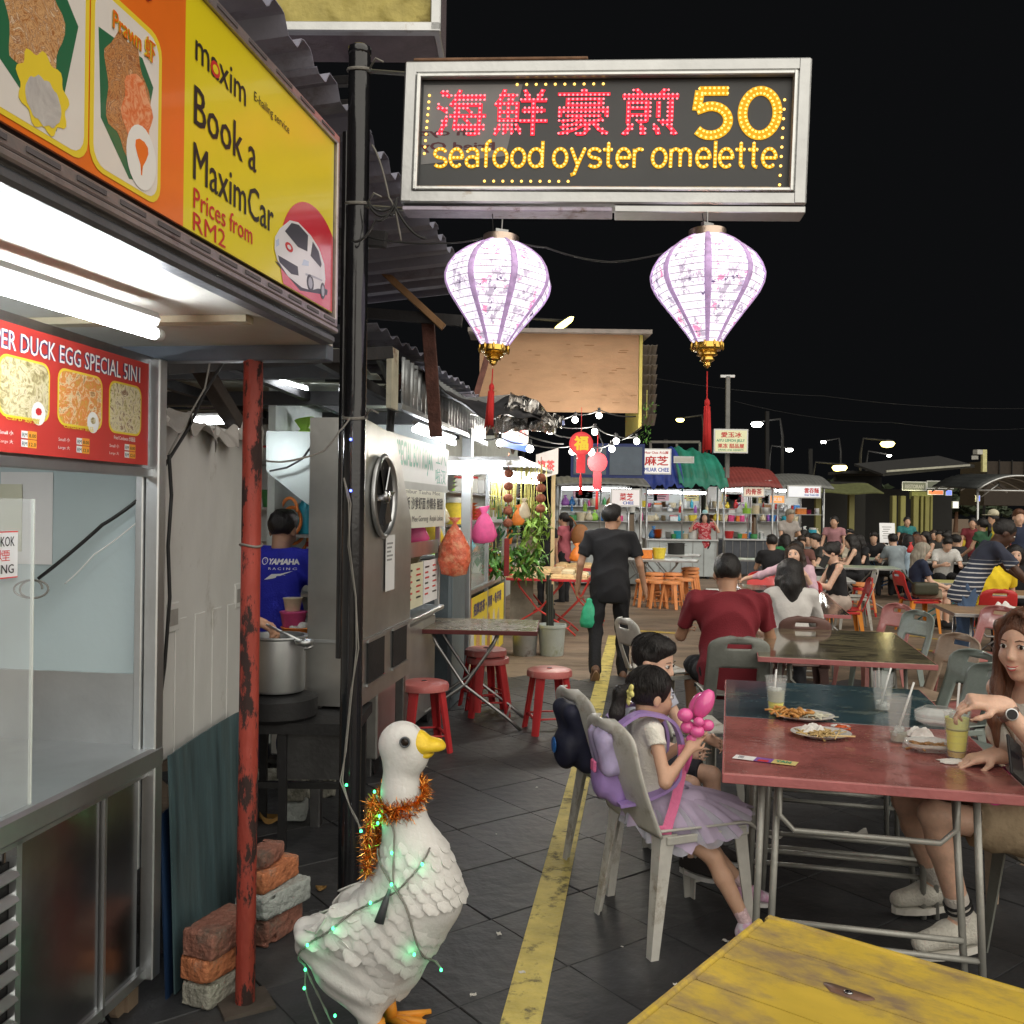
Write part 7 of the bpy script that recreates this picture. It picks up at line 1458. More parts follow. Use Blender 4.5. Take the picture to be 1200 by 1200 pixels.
# balloon flower in her hands
bl = T('balloon_flower', 'shiny pink twisted balloon held up by the little girl', 'balloon', P(813,858,3.46)); BP = M('balloon_pink', (.80,.12,.38), .12, var=.06, bump=0, coat=.8)
bb = lambda px, py, dy=0: P(px,py,3.46+dy)-bl.location
for a, b, r0, r1 in (((818,838,0),(832,812,0),.030,.034), ((812,840,.04),(822,815,.05),.026,.030)):
    m = MB(); pa_, pb_ = bb(*a), bb(*b); d = pb_-pa_; n = 9; m.tube([pa_+d*(-.12+1.24*i/n) for i in range(n+1)], [max(.004, r1*math.sin(math.pi*(.04+.92*i/n))**.55) for i in range(n+1)], 16); m.build('petal', BP, bl, True)
for px, py, r_, dy in ((803,838,.026,-.01),(806,852,.024,0),(817,857,.024,-.02),(829,850,.022,.0),(812,866,.022,.0),(819,846,.018,-.03)): m = MB(); m.ball(bb(px,py,dy), (r_*1.15,r_,r_), 14); m.build('bubble', BP, bl, True)
m = MB(); m.tube([bb(812,868), bb(808,890), bb(803,905)], .009, 8); m.build('tail', BP, bl, True)
# her backpack: between her back and the chair
bpk = T('backpack', 'lilac clear backpack with pink straps behind the little girl', 'backpack', (GX-.08,GY,0), 10-90); LIL = M('lilac_fabric', (.36,.24,.55), .5, var=.12, coat=.2); LILC = M('lilac_clear', (.50,.44,.68), .12, var=.3, sc=8, bump=.3, bsc=12, alpha=.85)
s = SDF(.009); s.box((0,-.145,.64), (.092,.040,.145), rm('X', 10), rad=.045, k=0); s.ell((0,-.185,.60), (.08,.03,.08), k=.03); s.build('bag', LIL, bpk, wrinkle=.003)
s = SDF(.009); s.box((.02,-.165,.71), (.10,.05,.09), rm('X', 10), rad=.04, k=0); s.build('top_pocket', LILC, bpk, wrinkle=.004, wsc=2)
PK = M('strap_pink', (.72,.16,.33), .6, var=.1, bump=.3, bsc=90)
for sx_ in (-1,1):
    ribbon([(sx_*.07,-.13,.80),(sx_*.082,-.065,.845),(sx_*.088,.0,.842),(sx_*.088,.058,.820),(sx_*.085,.092,.76),(sx_*.09,.098,.68),(sx_*.11,.06,.60),(sx_*.12,-.06,.55),(sx_*.10,-.14,.53)], (1,0,.0), .055, .012).build('strap', LIL, bpk, True, auto=40)
ribbon([(.115,.10,.74),(.118,.10,.68),(.135,.08,.60),(.165,.05,.53),(.19,.02,.47),(.195,.0,.36),(.192,-.0,.22)], (.35,1,0), .036, .003).build('strap_tail', PK, bpk, True, auto=40)
m = MB(); m.box((.185,.002,.46),(.006,.045,.018), bev=.002); m.build('buckle', PK, bpk); m = MB(); m.box((.06,-.225,.66), (.05,.012,.045), bev=.006); m.build('patch', PK, bpk)
# the boy
boy, J2 = person('boy with short black hair in a pale printed T-shirt sitting behind the girl', (.57,4.12), -38, H=1.22, hip=.50, lean=(6,0,0), head=(8,12,0), hs=1.34, skin='fair', hair=('short','black'), top=(M('cloth_pale_blue', (.50,.52,.62), .85, var=.2, sc=5, bump=.3), .55, .3), bottom=('shorts', fab('dark_shorts', (.03,.03,.04)), .42),
    vox=.0075, face=1, wr=.010, aL=((-.2,.5,-1),(.3,.9,-.1)), aR=((.15,.4,-1),(-.25,.9,-.1)), lL=((-.12,1,-.05),(0,.0,-1)), lR=((.12,1,-.05),(0,.0,-1)), shoes=fab('dark_shoe', (.04,.035,.035)), sole=MATS['sole_white'])
sh = kid(boy, 'shirt'); decal('I CHOOSE', sh, boy, (.085,.2,.735), (-1,0,0), (0,0,1), .15, .028, TW, bold=.05); decal('YOU', sh, boy, (.055,.2,.695), (-1,0,0), (0,0,1), .09, .030, TY, bold=.05); decal('', sh, boy, (.075,.2,.58), (-1,0,0), (0,0,1), 0, 0, TY, pts=[(.07+.045*math.cos(t)*(1+.15*math.sin(5*t)), .05+.035*math.sin(t)) for t in np.linspace(0,2*math.pi,18,endpoint=False)], name='print_patch')
nb2 = T('backpack', 'dark navy backpack hanging on the boy\'s chair back', 'backpack', (.50,4.14,0), 16-90); s = SDF(.010); s.box((.02,-.230,.63), (.115,.045,.16), rm('X', 18), rad=.05, k=0); s.ell((.04,-.28,.58), (.09,.05,.09), k=.03); s.build('bag', M('navy_bag', (.012,.014,.035), .6, var=.3), nb2, wrinkle=.004); m = MB(); m.ball((.05,-.335,.60), (.03,.006,.035), 12); m.build('emblem', M('emblem_blue', (.03,.16,.50), .3, var=.4, sc=40), nb2, True)
# smiling woman on the right
CRM = M('cloth_vest_cream', (.72,.70,.62), .85, var=.05, sc=8, bump=.25, bsc=90); KH = M('cloth_khaki', (.25,.19,.12), .85, var=.12, bump=.3)
hipW = (1.875,3.22)
wom, J3 = person('smiling young woman in a cream vest holding a straw, khaki shorts and sneakers', hipW, 190, H=1.78, hip=.52, lean=(11,0,10), head=(12,2,2), skin='fair', hair=('long','brown'), bw=.84, bust=.8, hs=.97, top=(CRM, 0, .1), bottom=('shorts', KH, .36), vox=.0075, face=-1, smile=1, wr=.010,
    aR=dict(t=P(1168,885,3.22), hint=(.6,.1,-1), h=(-.95,.1,-.2), pn=(0,0,-1), curl=25), aL=dict(t=P(1172,826,2.92), hint=(.55,-.5,-1), h=(-.9,.12,.10), pn=(-.1,.35,-1), curl=66),
    lL=dict(t=P(1128,1080,3.30), hint=(-1,0,.9), f=(-1,-.10,-.10)), lR=dict(t=P(1098,1035,3.72), hint=(-1,.2,.9), f=(-1,-.05,-.05)), shoes=M('sneaker_offwhite', (.64,.62,.55), .7, var=.1, sc=20, bump=.4, bsc=120, dirt=(.30,.27,.22), dsc=9, dth=.6), sole=M('sole_cream', (.66,.64,.58), .6, var=.08), socks=M('socks_white_ribbed', (.66,.62,.57), .9, var=.05, bump=.5, bsc=120))
h_, q = J3['hh'], J3['q']
hs3 = SDF(.007)   # centre parting, front locks over the shoulders
for sx in (-1,1): hs3.chain([h_(sx*.012,.045,.118), h_(sx*.062,.040,.072), h_(sx*.083,.012,-.02), h_(sx*.088,.02,-.13), h_(sx*.075,.07,-.24), h_(sx*.06,.085,-.33)], [.012,.017,.018,.024,.022,.008], k=.02)
hs3.build('hair_locks', HAIRM['brown'], wom, wrinkle=.0015, wsc=2)
for sx in (-1,1): m = MB(); m.tube([h_(sx*.082+.006*math.cos(t), .0+.0*t, -.045+.006*math.sin(t)) for t in np.linspace(0,6.28,12)], .0015, 5); m.build('earring', M('earring_silver', (.8,.8,.78), .2, 1, var=0), wom, True)
ar = J3['arms'][0]; w_ = ar[2]; f_ = nv(ar[4]); wt = T('wristwatch', 'silver wristwatch with a dark face on the arm holding the straw', 'watch', wom.location, 100); c = w_-f_*.035; fr = np.stack([np.cross(f_, (0,0,1)), np.cross(np.cross(f_, (0,0,1)), f_)*-1, f_], 1); fr = fr/np.linalg.norm(fr, axis=0)
m = MB(); m.lathe([(.031,-.010),(.0335,-.008),(.0335,.008),(.031,.010)], 22, c, Matrix(fr.tolist()), cap=False); m.build('strap', M('watch_strap', (.26,.20,.17), .35, .6, var=.2), wt, True)
Lc = wom.matrix_world; toL = rm('Z', -(190-90)); cd = toL@nv(np.array((0,0,CAMH))-np.array((hipW[0],hipW[1],1.0))); cd = nv(cd-f_*np.dot(cd,f_)+np.array((0,0,.3))); cd = nv(cd-f_*np.dot(cd,f_)); f2 = np.stack([f_, np.cross(cd,f_), cd], 1)
m = MB(); m.lathe([(.001,0),(.0185,0),(.0195,.002),(.0185,.007),(.016,.008)], 24, c+cd*.030, Matrix(f2.tolist())); m.build('case', STEEL, wt, True, auto=30); m = MB(); m.lathe([(.0155,0),(.0155,.001),(.001,.001)], 20, c+cd*.0375, Matrix(f2.tolist())); m.build('dial', BLACK, wt)
ph = T('smartphone', 'black smartphone held low beside the lemon drink', 'phone', P(1190,890,3.04)); ph.rotation_euler = (R_(55), R_(38), R_(20)); m = MB(); m.box((0,0,0), (.075,.155,.009), bev=.003); m.build('case', BLACK, ph); m = MB(); m.box((0,0,.0052), (.068,.145,.001)); m.build('screen', M('screen_dark', (.02,.02,.025), .08, var=0, bump=0), ph)
sb_ = T('shoulder_bag', 'bright pink and dark patterned bag on the lap of the smiling woman', 'bag', P(1172,925,3.25)); s = SDF(.010); s.box((0,0,0), (.10,.05,.07), rm('Z', 20), rad=.03, k=0); s.build('bag', M('bag_magenta', (.55,.03,.22), .5, var=.2), sb_, wrinkle=.004); m = MB(); m.tube([(.08,0,.06),(.16,.02,.2),(.20,.05,.42)], .007, 6); m.build('strap', M('strap_brown', (.18,.13,.09), .6), sb_, True)
m = MB(); shp = J3['up']; m.tube([shp(.10,.02,.52), shp(.05,.105,.42), shp(-.03,.125,.32), shp(-.10,.115,.2), shp(-.14,.06,.08)], .0065, 6); m.build('bag_strap', MATS['strap_brown'], wom, True)
for a_, an_, ft_ in ((J3['legs'][0][2],J3['legs'][0][5],J3['legs'][0][3]),): 
    for k in (0,1): m = MB(); c = a_-an_*(.055+.022*k); u_, v_ = frame(Vector(an_)); m.tube([c+np.array(u_)*.0435*math.cos(t)+np.array(v_)*.0435*math.sin(t) for t in np.linspace(0,2*math.pi,24)], .0055, 6); m.build('sock_stripe', BLACK, wom, True)
    lo = MB(); 
    for k in range(5): c = a_+ft_*(.035+.022*k)-np.array((0,0,.028+.010*k)); sd = nv(np.cross(ft_,(0,0,1))); lo.tube([c-sd*.026+np.array((0,0,.002)), c+np.array((0,0,.013)), c+sd*.026+ft_*.012+np.array((0,0,.002))], .0042, 5)
    lo.build('laces', MATS['sole_cream'], wom, True)
chair('grey chair at the near right under the woman in the cream vest', (1.98,3.26), 190, CG2)
chair('worn greyish chair just left of the smiling woman, back towards the lane', (2.12,4.10), 196, CW); chair('glossy grey-green chair behind the worn one, beside the blue table', (2.22,4.75), 198, CGR); chair('second glossy grey-green chair farther along the blue table', (2.36,5.25), 198, CGR)
chair('faded pink chair standing taller behind the grey-green chairs', (2.86,5.6), 205, CP)
chair('pale brown chair pulled to the side of the reflective brown table', (2.62,6.0), 196, CW)
chair('faded pink chair on the right of the glossy black table', (3.05,8.0), 198, CP); chair('grey and pink chair nearer on the right of the glossy black table', (2.98,7.45), 196, CGR)
chair('dark grey-green chair carrying the man in maroon', (1.44,6.12), 86, CG2); chair('pale grey chair at the left of the blue table, seen from the side', (1.00,5.05), 10, CG, open_=False); chair('light grey chair left of the man in maroon', (1.12,6.85), 20, CG)
chair('brown chair with a handle slot under the woman in white', (2.24,7.30), 82, CBR)
man, J4 = person('broad man in a maroon T-shirt seated with his back to us', (1.47,6.3), 84, H=1.80, hip=.53, lean=(12,0,0), head=(0,16,0), skin='tan', hair=('short','black'), bw=1.22, belly=.02, top=(M('cloth_maroon', (.19,.015,.025), .85, var=.12, bump=.25, bsc=120), .72, .9), bottom=('shorts', fab('black', (.015,.015,.018)), .42), vox=.011, wr=.02,
    aL=((-.30,.45,-1),(.25,1,.1)), aR=((.30,.45,-1),(-.25,1,.1)), lL=((-.2,1,-.05),(0,-.05,-1)), lR=((.2,1,-.05),(0,-.05,-1)), shoes=fab('dark_shoe', (.04,.035,.035)))
wbk, J5 = person('woman with a straight black bob in a white blouse seated with her back to us', (2.25,7.5), 84, H=1.62, hip=.52, lean=(10,0,0), head=(0,6,0), skin='fair', hair=('bob','black'), bw=1.0, top=(M('cloth_offwhite', (.60,.58,.56), .85, var=.05, bump=.2), 1.6, .4), bottom=('pants', fab('dark', (.03,.03,.035)), 1), vox=.012, aL=((-.35,.5,-1),(.3,1,0)), aR=((.35,.5,-1),(-.3,1,0)), lL=((-.15,1,0),(0,0,-1)), lR=((.15,1,0),(0,0,-1)), shoes=fab('dark_shoe', (.04,.035,.035)))
# walking man with the green bag
wx, wy = at(716, 9.05)
wm, J6 = person('man in a black T-shirt walking away with a green plastic bag', (wx,wy), 84, H=1.72, hip=.90, lean=(4,0,-4), head=(-28,4,0), skin='tan', hair=('short','black'), bw=1.16, belly=.02, top=(M('cloth_black', (.016,.018,.022), .85, var=.15, bump=.3, bsc=120), .72, 1.1), bottom=('pants', M('cloth_black_jeans', (.010,.010,.012), .85, var=.3, sc=5, bump=.3), 1), vox=.012, face=None,
    aL=((-.30,-.10,-1),(-.12,.30,-1), None, (1,0,0), 75), aR=((.28,-.02,-1),(.22,.28,-1), None, (-1,.1,0), 35), lL=((-.08,-.12,-1),(.02,-.62,-1),(-.05,.55,-.85)), lR=((.06,.18,-1),(.02,-.10,-1),(.05,1,-.05)), shoes=M('shoe_brown', (.15,.08,.05), .5, var=.2), sole=M('sole_tan', (.30,.18,.11), .6, var=.15))
gb_ = T('carrier_bag', 'green translucent plastic bag carried by the walking man', 'bag', P(690,736,9.0)); m = MB(); m.lathe([(.02,0),(.075,.01),(.085,.06),(.08,.14),(.055,.2),(.03,.25),(.035,.27),(.012,.29)], 14, sy=.6); m.v = [(x*(1+.08*math.sin(40*z+10*y)), y, z) for x,y,z in m.v]; m.build('bag', M('bag_green', (.05,.50,.27), .35, var=.2, sc=16, bump=.5, bsc=20, alpha=.92), gb_, True)
# cook in blue, and the helper behind the white panel
bx_, by_ = at(324, 5.6)
ck, J7 = person('cook in a bright blue T-shirt standing with his back to us', (bx_,by_), 78, H=1.63, hip=.86, lean=(6,0,0), head=(0,14,0), skin='tan', hair=('short','black'), bw=1.12, top=(M('cloth_blue', (.02,.025,.42), .8, var=.1, bump=.3, bsc=100), .75, 1.2), bottom=('pants', fab('dark_blue', (.02,.02,.06)), 1), vox=.010, wr=.014, aL=((-.2,.4,-1),(.2,1,-.3)), aR=((.28,.35,-1),(-.1,1,-.35)), shoes=fab('dark_shoe', (.04,.035,.035)))
shk = kid(ck, 'shirt'); decal('YAMAHA', shk, ck, (-.025,-.3,1.255), (1,0,0), (0,0,1), .185, .036, TW, bold=.06); decal('R A C I N G', shk, ck, (-.015,-.3,1.225), (1,0,0), (0,0,1), .16, .014, TW, bold=.01)
decal('', shk, ck, (-.07,-.3,1.25), (1,0,0), (0,0,1), 0, 0, TW, pts=circ(.018,.024,.022,.022,16), name='logo_ring'); decal('', shk, ck, (-.07,-.3,1.25), (1,0,0), (0,0,1), 0, 0, MATS['cloth_blue'], pts=circ(.018,.024,.017,.017,16), name='logo_ring', lift=.0042)
for k in range(3): a_ = R_(90+120*k); decal('', shk, ck, (-.052,-.3,1.274), (1,0,0), (0,0,1), 0, 0, TW, pts=[(.002*math.sin(a_),-.002*math.cos(a_)),(.017*math.cos(a_)+.001,.017*math.sin(a_)),(-.002*math.sin(a_),.002*math.cos(a_))], name='logo_fork', lift=.0052)
decal('', shk, ck, (-.04,-.3,1.165), (1,0,0), (0,0,1), 0, 0, TW, pts=[(0,0),(.045,.035),(.10,.038),(.17,.055),(.10,.026),(.06,.022),(.13,.03),(.05,.008)], name='print_patch')
ap = kid(ck, 'trousers')
hx, hy = at(248, 4.50); person('helper standing mostly hidden behind the white panel, stirring the stock pot', (hx,hy), 0, H=1.6, hip=.86, lean=(6,0,0), skin='tan', hair=('short','black'), top=(fab('navy', (.03,.035,.08)), .5, .5), bottom=('pants', fab('dark', (.03,.03,.035)), 1), vox=.013, aR=dict(t=P(301,728,4.42), hint=(0,0,-1), h=(.9,0,-.35), pn=(0,.3,-1), curl=60), aL=((-.15,.1,-1),(0,.3,-1)), shoes=fab('dark_shoe', (.04,.035,.035)))
# ---------------------------------------------------------------- snack table with wrapped parcels, posts, ornaments, bulbs
REDE = M('edge_red', (.45,.03,.04), .4); REDL = M('table_leg_red', (.55,.05,.04), .45, var=.15)
sn = Vector((P(634,690,12.2).x, 12.2, 0)); fold_table('red folding table heaped with wrapped parcels of nuts', sn, -8, 1.25, .85, M('table_tan', (.45,.30,.14), .6, var=.2), REDE, REDL, z=.74)
s2_ = Vector((P(680,684,13.3).x, 13.3, 0)); fold_table('second red folding table beside the parcels, partly behind the walking man', s2_, -8, .8, .8, M('table_red_top', (.5,.05,.04), .5), REDE, REDL, z=.80)
PCM = [M('parcel_tan', (.62,.44,.22), .7, var=.15, sc=20), M('parcel_cream', (.68,.58,.38), .7, var=.12, sc=20), M('parcel_kraft', (.48,.33,.18), .7, var=.15, sc=20)]
m = MB(); m.sheet(lambda u,v: ((u-.5)*.16, (v-.5)*.12, .055*math.sin(math.pi*min(1,max(0,v*1.0)))**.4*(1-.3*abs(2*u-1)**4)), 6, 6); m.box((0,0,.02), (.15,.11,.038), bev=.01); pm = m.build('parcel', PCM[0], None, True, auto=40); pmd = pm.data; bpy.data.objects.remove(pm)
for lv, (nx, ny) in enumerate(((8,5),(6,4))):
    for i in range(nx):
        for j in range(ny):
            o = bpy.data.objects.new('parcel', pmd); COL.objects.link(o); o.location = sn+rotz(-8) @ Vector(((i-(nx-1)/2)*.150+rnd.uniform(-.01,.01), (j-(ny-1)/2)*.150+rnd.uniform(-.01,.01), .742+lv*.058)); o.rotation_euler = (0,0,R_(-8+rnd.uniform(-12,12)))
            o.material_slots[0].link = 'OBJECT'; o.material_slots[0].material = PCM[rnd.randrange(3)]; tag(o, 'small paper-wrapped parcel of nuts heaped on the red snack table', 'parcel', 'parcels of nuts on the red table')
for i in range(4):
    for j in range(3): o = bpy.data.objects.new('parcel', pmd); COL.objects.link(o); o.location = s2_+rotz(-8) @ Vector(((i-1.5)*.17, (j-1)*.17, .803)); o.rotation_euler = (0,0,rnd.uniform(-.3,.3)); tag(o, 'paper-wrapped parcel on the second red table by the walking man', 'parcel', 'parcels on the second red table')
good('bag', 'orange', s2_+Vector((-.05,.1,.87)), .24, 'orange paper bag standing among the parcels'); good('box', 'orange', sn+Vector((-.48,.1,.86)), .13, 'yellow-orange box at the left end of the parcels'); good('basket', 'brown', sn+Vector((-.45,-.25,.86)), .16, 'small basket at the near left corner of the parcels')
wpx = G(650,690); o = T('wooden_post', 'pale wooden post rising behind the parcels', 'post', (P(648,600,12.9).x,12.9,0)); m = MB(); m.box((0,0,1.2), (.055,.055,2.4), bev=.004); m.build('shaft', M('pale_wood_post', (.62,.48,.26), .7, var=.15), o)
m = MB(); m.box((0,0,.35), (.30,.25,.7)); oo = m.build('crate', M('crate_grey', (.28,.25,.20), .8, var=.3), None, loc=(sn.x-.25, sn.y+.1, 0)); tag(oo, 'brown cardboard crate under the red snack table', 'crate')
good('bottle', 'black', Vector((sn.x+.1, sn.y, 0)), .5, 'tall black bottle under the red snack table')
# plywood-backed sign box over the carts
px_ = T('plywood_sign', 'big plywood sign back with a corrugated roof edge above the herb cart', 'sign', (P(655,440,12).x, 12, P(655,483,12).z))
PLY = M('plywood', (.30,.175,.095), .7, var=.12, sc=3, st=(1,1,3), bump=.1, dirt=(.24,.13,.07), dsc=6, dth=.64)
w2 = 186*12/FPX/2; m = MB(); m.box((0,0,.50), (w2*2,.03,1.0)); m.build('plywood_panel', PLY, px_)
r = random.Random(4)
for k in range(26): x_, z_ = r.uniform(-w2*.95,w2*.95), r.uniform(.05,.95); m = MB(); m.box((x_,-.0165,z_), (r.uniform(.04,.13),.004,.008)); m.build('knot_streak', M('ply_dark', (.20,.10,.045), .8), px_)
m = MB(); m.box((w2+.03,.7,.43), (.04,1.4,1.25)); m.build('yellow_side', M('yellow_side_board', (.45,.38,.09), .5, var=.1), px_)
for k in range(8): m = MB(); m.sheet(lambda u,v: (w2+.02+.42*u, 1.5-.2*v, -.02+.14*k+.14*v+.01*math.sin(u*40)), 16, 3, .004); m.build('roof_rib', M('weathered_board', (.23,.20,.18), .7, var=.25), px_)
m = MB(); m.box((0,.3,1.04), (w2*2+.3,.9,.05), rot=Matrix.Rotation(R_(3),3,'X')); m.build('top_board', MATS['weathered_board'], px_)
bar('wooden brace left of the plywood sign back', P(556,470,11.6), P(574,408,11.6), .07, MATS['rusty_post'])
leafball('hanging_plant', 'small trailing plant hanging from the corner of the plywood sign', 'plant', P(758,470,12.6), .55, .14, 90, HG, .06)
# red round paper ornaments
ORN = M('ornament_red', (.60,.03,.04), .5, var=.1)
for px, py, r_, d, lab, zh in ((681,520,14,9.6,'round red ornament with a gold fortune character hanging under the bulbs', True), (700,542,11.5,10.4,'plain round red ornament hanging below and right of the gold one', False)):
    t = T('paper_ornament', lab, 'ornament', P(px,py,d)); k = d/FPX; m = MB(); m.prism(circ(0,0,r_*k,r_*k,24), (0,0,0), (1,0,0), (0,0,1), .014); m.build('disc', ORN, t); m = MB(); m.prism(rect(-.045,-.30,.045,-.11), (0,0,0), (1,0,0), (0,0,1), .010); m.build('tag', ORN, t); m = MB(); m.lathe([(.004,-.30),(.012,-.33),(.018,-.52),(.001,-.52)], 8); m.build('tassel', TAS, t, True); m = MB(); m.cyl((0,.0,r_*k),(0,0,r_*k+.25), .003, n=4); m.build('cord', TAS, t)
    if zh: tx('福', Vector((-.075,-.015,-.07)), (1,0,0), (0,0,1), 0,0,.15,.15, glow('gold_print', (.80,.55,.06), .8, True), t, bold=.05); pl(circ(0,0,r_*k*.86,r_*k*.86,24), Vector((0,-.014,0)), (1,0,0), (0,0,1), M('ornament_red2', (.68,.06,.06), .5), t, 'inner_disc', .0005)
# festoon bulbs
BULB = glow('bulb_warm', (1.0,.97,.90), 20)
bl_ = [(586,519,8.9),(621,526,9.2),(645,505,9.8),(641,499,10.6),(674,492,10.9),(671,529,9.9),(693,530,10.1),(697,506,10.5),(702,487,11.2),(717,526,10.4),(722,517,10.8),(746,517,11.0)]
for k, (px, py, d) in enumerate(bl_):
    p = P(px, py, d); t = T('festoon_bulb', '%s festoon bulb from the left in the tangle above the herb cart' % ['first','third','fifth','fourth','seventh','sixth','eighth','ninth','tenth','eleventh','twelfth','last'][k], 'light bulb', p, 0, 'festoon bulbs above the carts'); m = MB(); m.ball((0,0,0), .036, 12); m.build('globe', BULB, t, True); m = MB(); m.lathe([(.014,.03),(.018,.04),(.018,.085),(.008,.095)], 10); m.build('socket', BLACK, t, True, auto=40)
    lamp('bulb_light', (0,0,-.06), 9, (1,.95,.85), .04, t)
wires = [((560,512,9.0),(586,512,8.9),(621,520,9.2),(671,522,9.9),(693,523,10.1),(717,519,10.4),(752,500,11.2)), ((560,470,8.6),(641,492,10.6),(674,485,10.9),(702,480,11.2),(745,488,11.6)), ((600,490,9.2),(645,498,9.8),(697,499,10.5),(722,510,10.8),(746,510,11.0)), ((571,480,8.8),(607,505,9.2),(660,520,9.8)), ((640,500,10),(662,512,10),(681,506,9.6)), ((700,500,10.4),(707,520,10.4),(700,532,10.4))]
for k, w_ in enumerate(wires): cable('%s festoon wire strung over the carts' % ('lowest','highest','middle','short left','short centre','short right')[k], [P(*q) for q in w_], .008, sag=.03, n=5, name='festoon_wire', cat='wire')
# blue signboards behind the ornaments
bb_ = T('sign_board', 'wide blue-framed grey board behind the round red ornaments', 'sign', (P(712,540,17).x,17,P(712,540,17).z)); k = 17/FPX
m = MB(); m.box((0,0,0), (86*k,.1,40*k)); m.build('frame', M('frame_blue', (.015,.03,.14), .5), bb_)
for x_ in (-21,21): m = MB(); m.box((x_*k,-.052,0), (38*k,.02,33*k)); m.build('panel', M('panel_slate_blue', (.09,.12,.16), .4, var=.1), bb_)
# slanted red and white sign, dangling behind the valance
s4 = T('hanging_sign', 'white sign sheet with red writing hanging under the canopy behind the bulbs', 'sign', P(640,545,12.5)); k = 12.5/FPX; m = MB(); m.prism([(-12*k,-18*k),(14*k,-10*k),(14*k,20*k),(-12*k,12*k)], (0,0,0), (1,0,0), (0,0,1), .02); m.build('sheet', M('sign_white_plain', (.62,.58,.56), .5, var=.1), s4); tx('凉茶', Vector((-10*k,-.021,-8*k)), (1,0,0), (0,0,1), 0,0,20*k,14*k, TR, s4, bold=.05)

# ---------------------------------------------------------------- back row of lit stalls
STWALL = M('stall_back_white', (.70,.72,.70), .5, var=.08, sc=3); CNT = M('counter_pale', (.50,.55,.56), .45, .2, var=.15, sc=3)
cols = ['white','white','cream','silver','silver','cream','brown','white','blue','pink','cream','red','green','cyan','yellow','silver','orange','brown','lime','purple']
def back_stall(nm, label, x0, x1, d, zc, roof, depth=2.2, panel='steel', seed=1, sign=None):
    a, b = P(x0,600,d).x, P(x1,600,d).x; w = b-a; t = T('market_stall', label, 'market stall', ((a+b)/2, d, 0)); r = random.Random(seed)
    m = MB(); m.box((0,.35,.48), (w*.98,.7,.86), bev=.01); m.build('counter', CNT if panel == 'steel' else M('counter_dark', (.10,.11,.13), .5, .3, var=.2), t); m = MB(); m.box((0,.33,.93), (w,.80,.035)); m.build('counter_top', STEEL, t)
    for k in range(7): m = MB(); m.box((-w*.46+w*.92*k/6,-.004,.48), (.012,.012,.82)); m.build('counter_rib', STEELW, t)
    m = MB(); m.box((0,depth,zc*.5), (w,.05,zc)); m.build('back_wall', STWALL, t)
    for sx in (-1,1):
        for y_ in (.02,depth-.06): m = MB(); m.cyl((sx*w*.49,y_,0),(sx*w*.49,y_,zc), .028, n=8); m.build('post', ALU, t, True)
    m = MB(); m.cyl((0,.02,.9),(0,.02,zc), .02, n=8); m.build('post', ALU, t, True)
    for z_ in (1.35,1.7): m = MB(); m.box((0,depth-.2,z_), (w*.94,.34,.02)); m.build('shelf', STEELW, t)
    m = MB(); m.box((0,.05,1.57), (w*.96,.3,.015)); m.build('glass_shelf', M('glass_shelf', (.8,.85,.85), .1, var=0, bump=0, alpha=.5), t)
    roof(t, w, zc, depth); n_ = 0; cnt = {}
    for z_, y_, n in ((.95,.25,9),(1.36,depth-.2,8),(1.71,depth-.2,8),(1.58,.05,5)):
        for k in range(n):
            kd = r.choice(('jar','tub','box','bottle','bag','bowls','pot')); c = r.choice(cols); where = {.95:'counter',1.36:'lower shelf',1.71:'upper shelf',1.58:'glass shelf'}[z_]
            good(kd, c, Vector((t.location.x-w*.43+w*.86*(k+.5)/n+r.uniform(-.05,.05), d+y_+r.uniform(-.05,.05), z_)), r.uniform(.15,.28), '%s %s, %s from the left on the %s of the %s' % (c, {'bowls':'bowl stack'}.get(kd,kd), ('first','second','third','fourth','fifth','sixth','seventh','eighth','ninth')[k], where, nm))
    for k in range(3):   # paper notices on the back wall / hanging
        x_ = r.uniform(-.38,.38)*w; m = MB(); m.box((x_,depth-.035,2.0), (.4,.01,.22)); m.build('notice', (PAPER, M('notice_pink', (.7,.4,.45), .6), M('notice_yellow', (.75,.65,.3), .6))[k], t)
        for j in range(3): m = MB(); m.box((x_,depth-.042,2.06-.055*j), (.30-.06*j,.004,.022)); m.build('text_line', TR if j == 0 else TB, t)
    for k, (u0, u1, y_) in enumerate(((-.45,.0,.5),(.08,.45,1.1))): m = MB(); m.cyl((w*u0,y_,zc-.12),(w*u1,y_,zc-.12), .03, n=8); m.build('tube', TUBEF, t, True)
    return t
def roof_tarp(c1, c2, py_h=.55, lean=.0):
    def f(t, w, zc, dp):
        for k, (mt, u0, u1) in enumerate(((c1,0,.48),(c2,.42,1))):
            m = MB(); m.sheet(lambda u,v: (-w*.58+w*1.16*(u0+(u1-u0)*u), -.45+(dp+.6)*v, zc+.04+py_h*math.sin(math.pi*min(1,v*.9+.02))*(1-.25*abs(2*(u0+(u1-u0)*u)-1)**2)+.05*math.sin(19*u+7*v+k)+.03*math.sin(43*u)*(1-v)-.10*(1-v)**4+.01*k), 36, 12, .01); m.build('tarp', mt, t, True)
    return f
def roof_flat(mt, h=.22):
    def f(t, w, zc, dp):
        m = MB(); m.sheet(lambda u,v: (-w*.55+w*1.1*u, -.6+(dp+.8)*v, zc-.08+(h+.1)*math.sin(math.pi/2*min(1,v*1.9))+.05*math.sin(math.pi*u)+.008*math.sin(u*90)), 60, 12, .03); m.build('roof_sheet', mt, t, True)
    return f
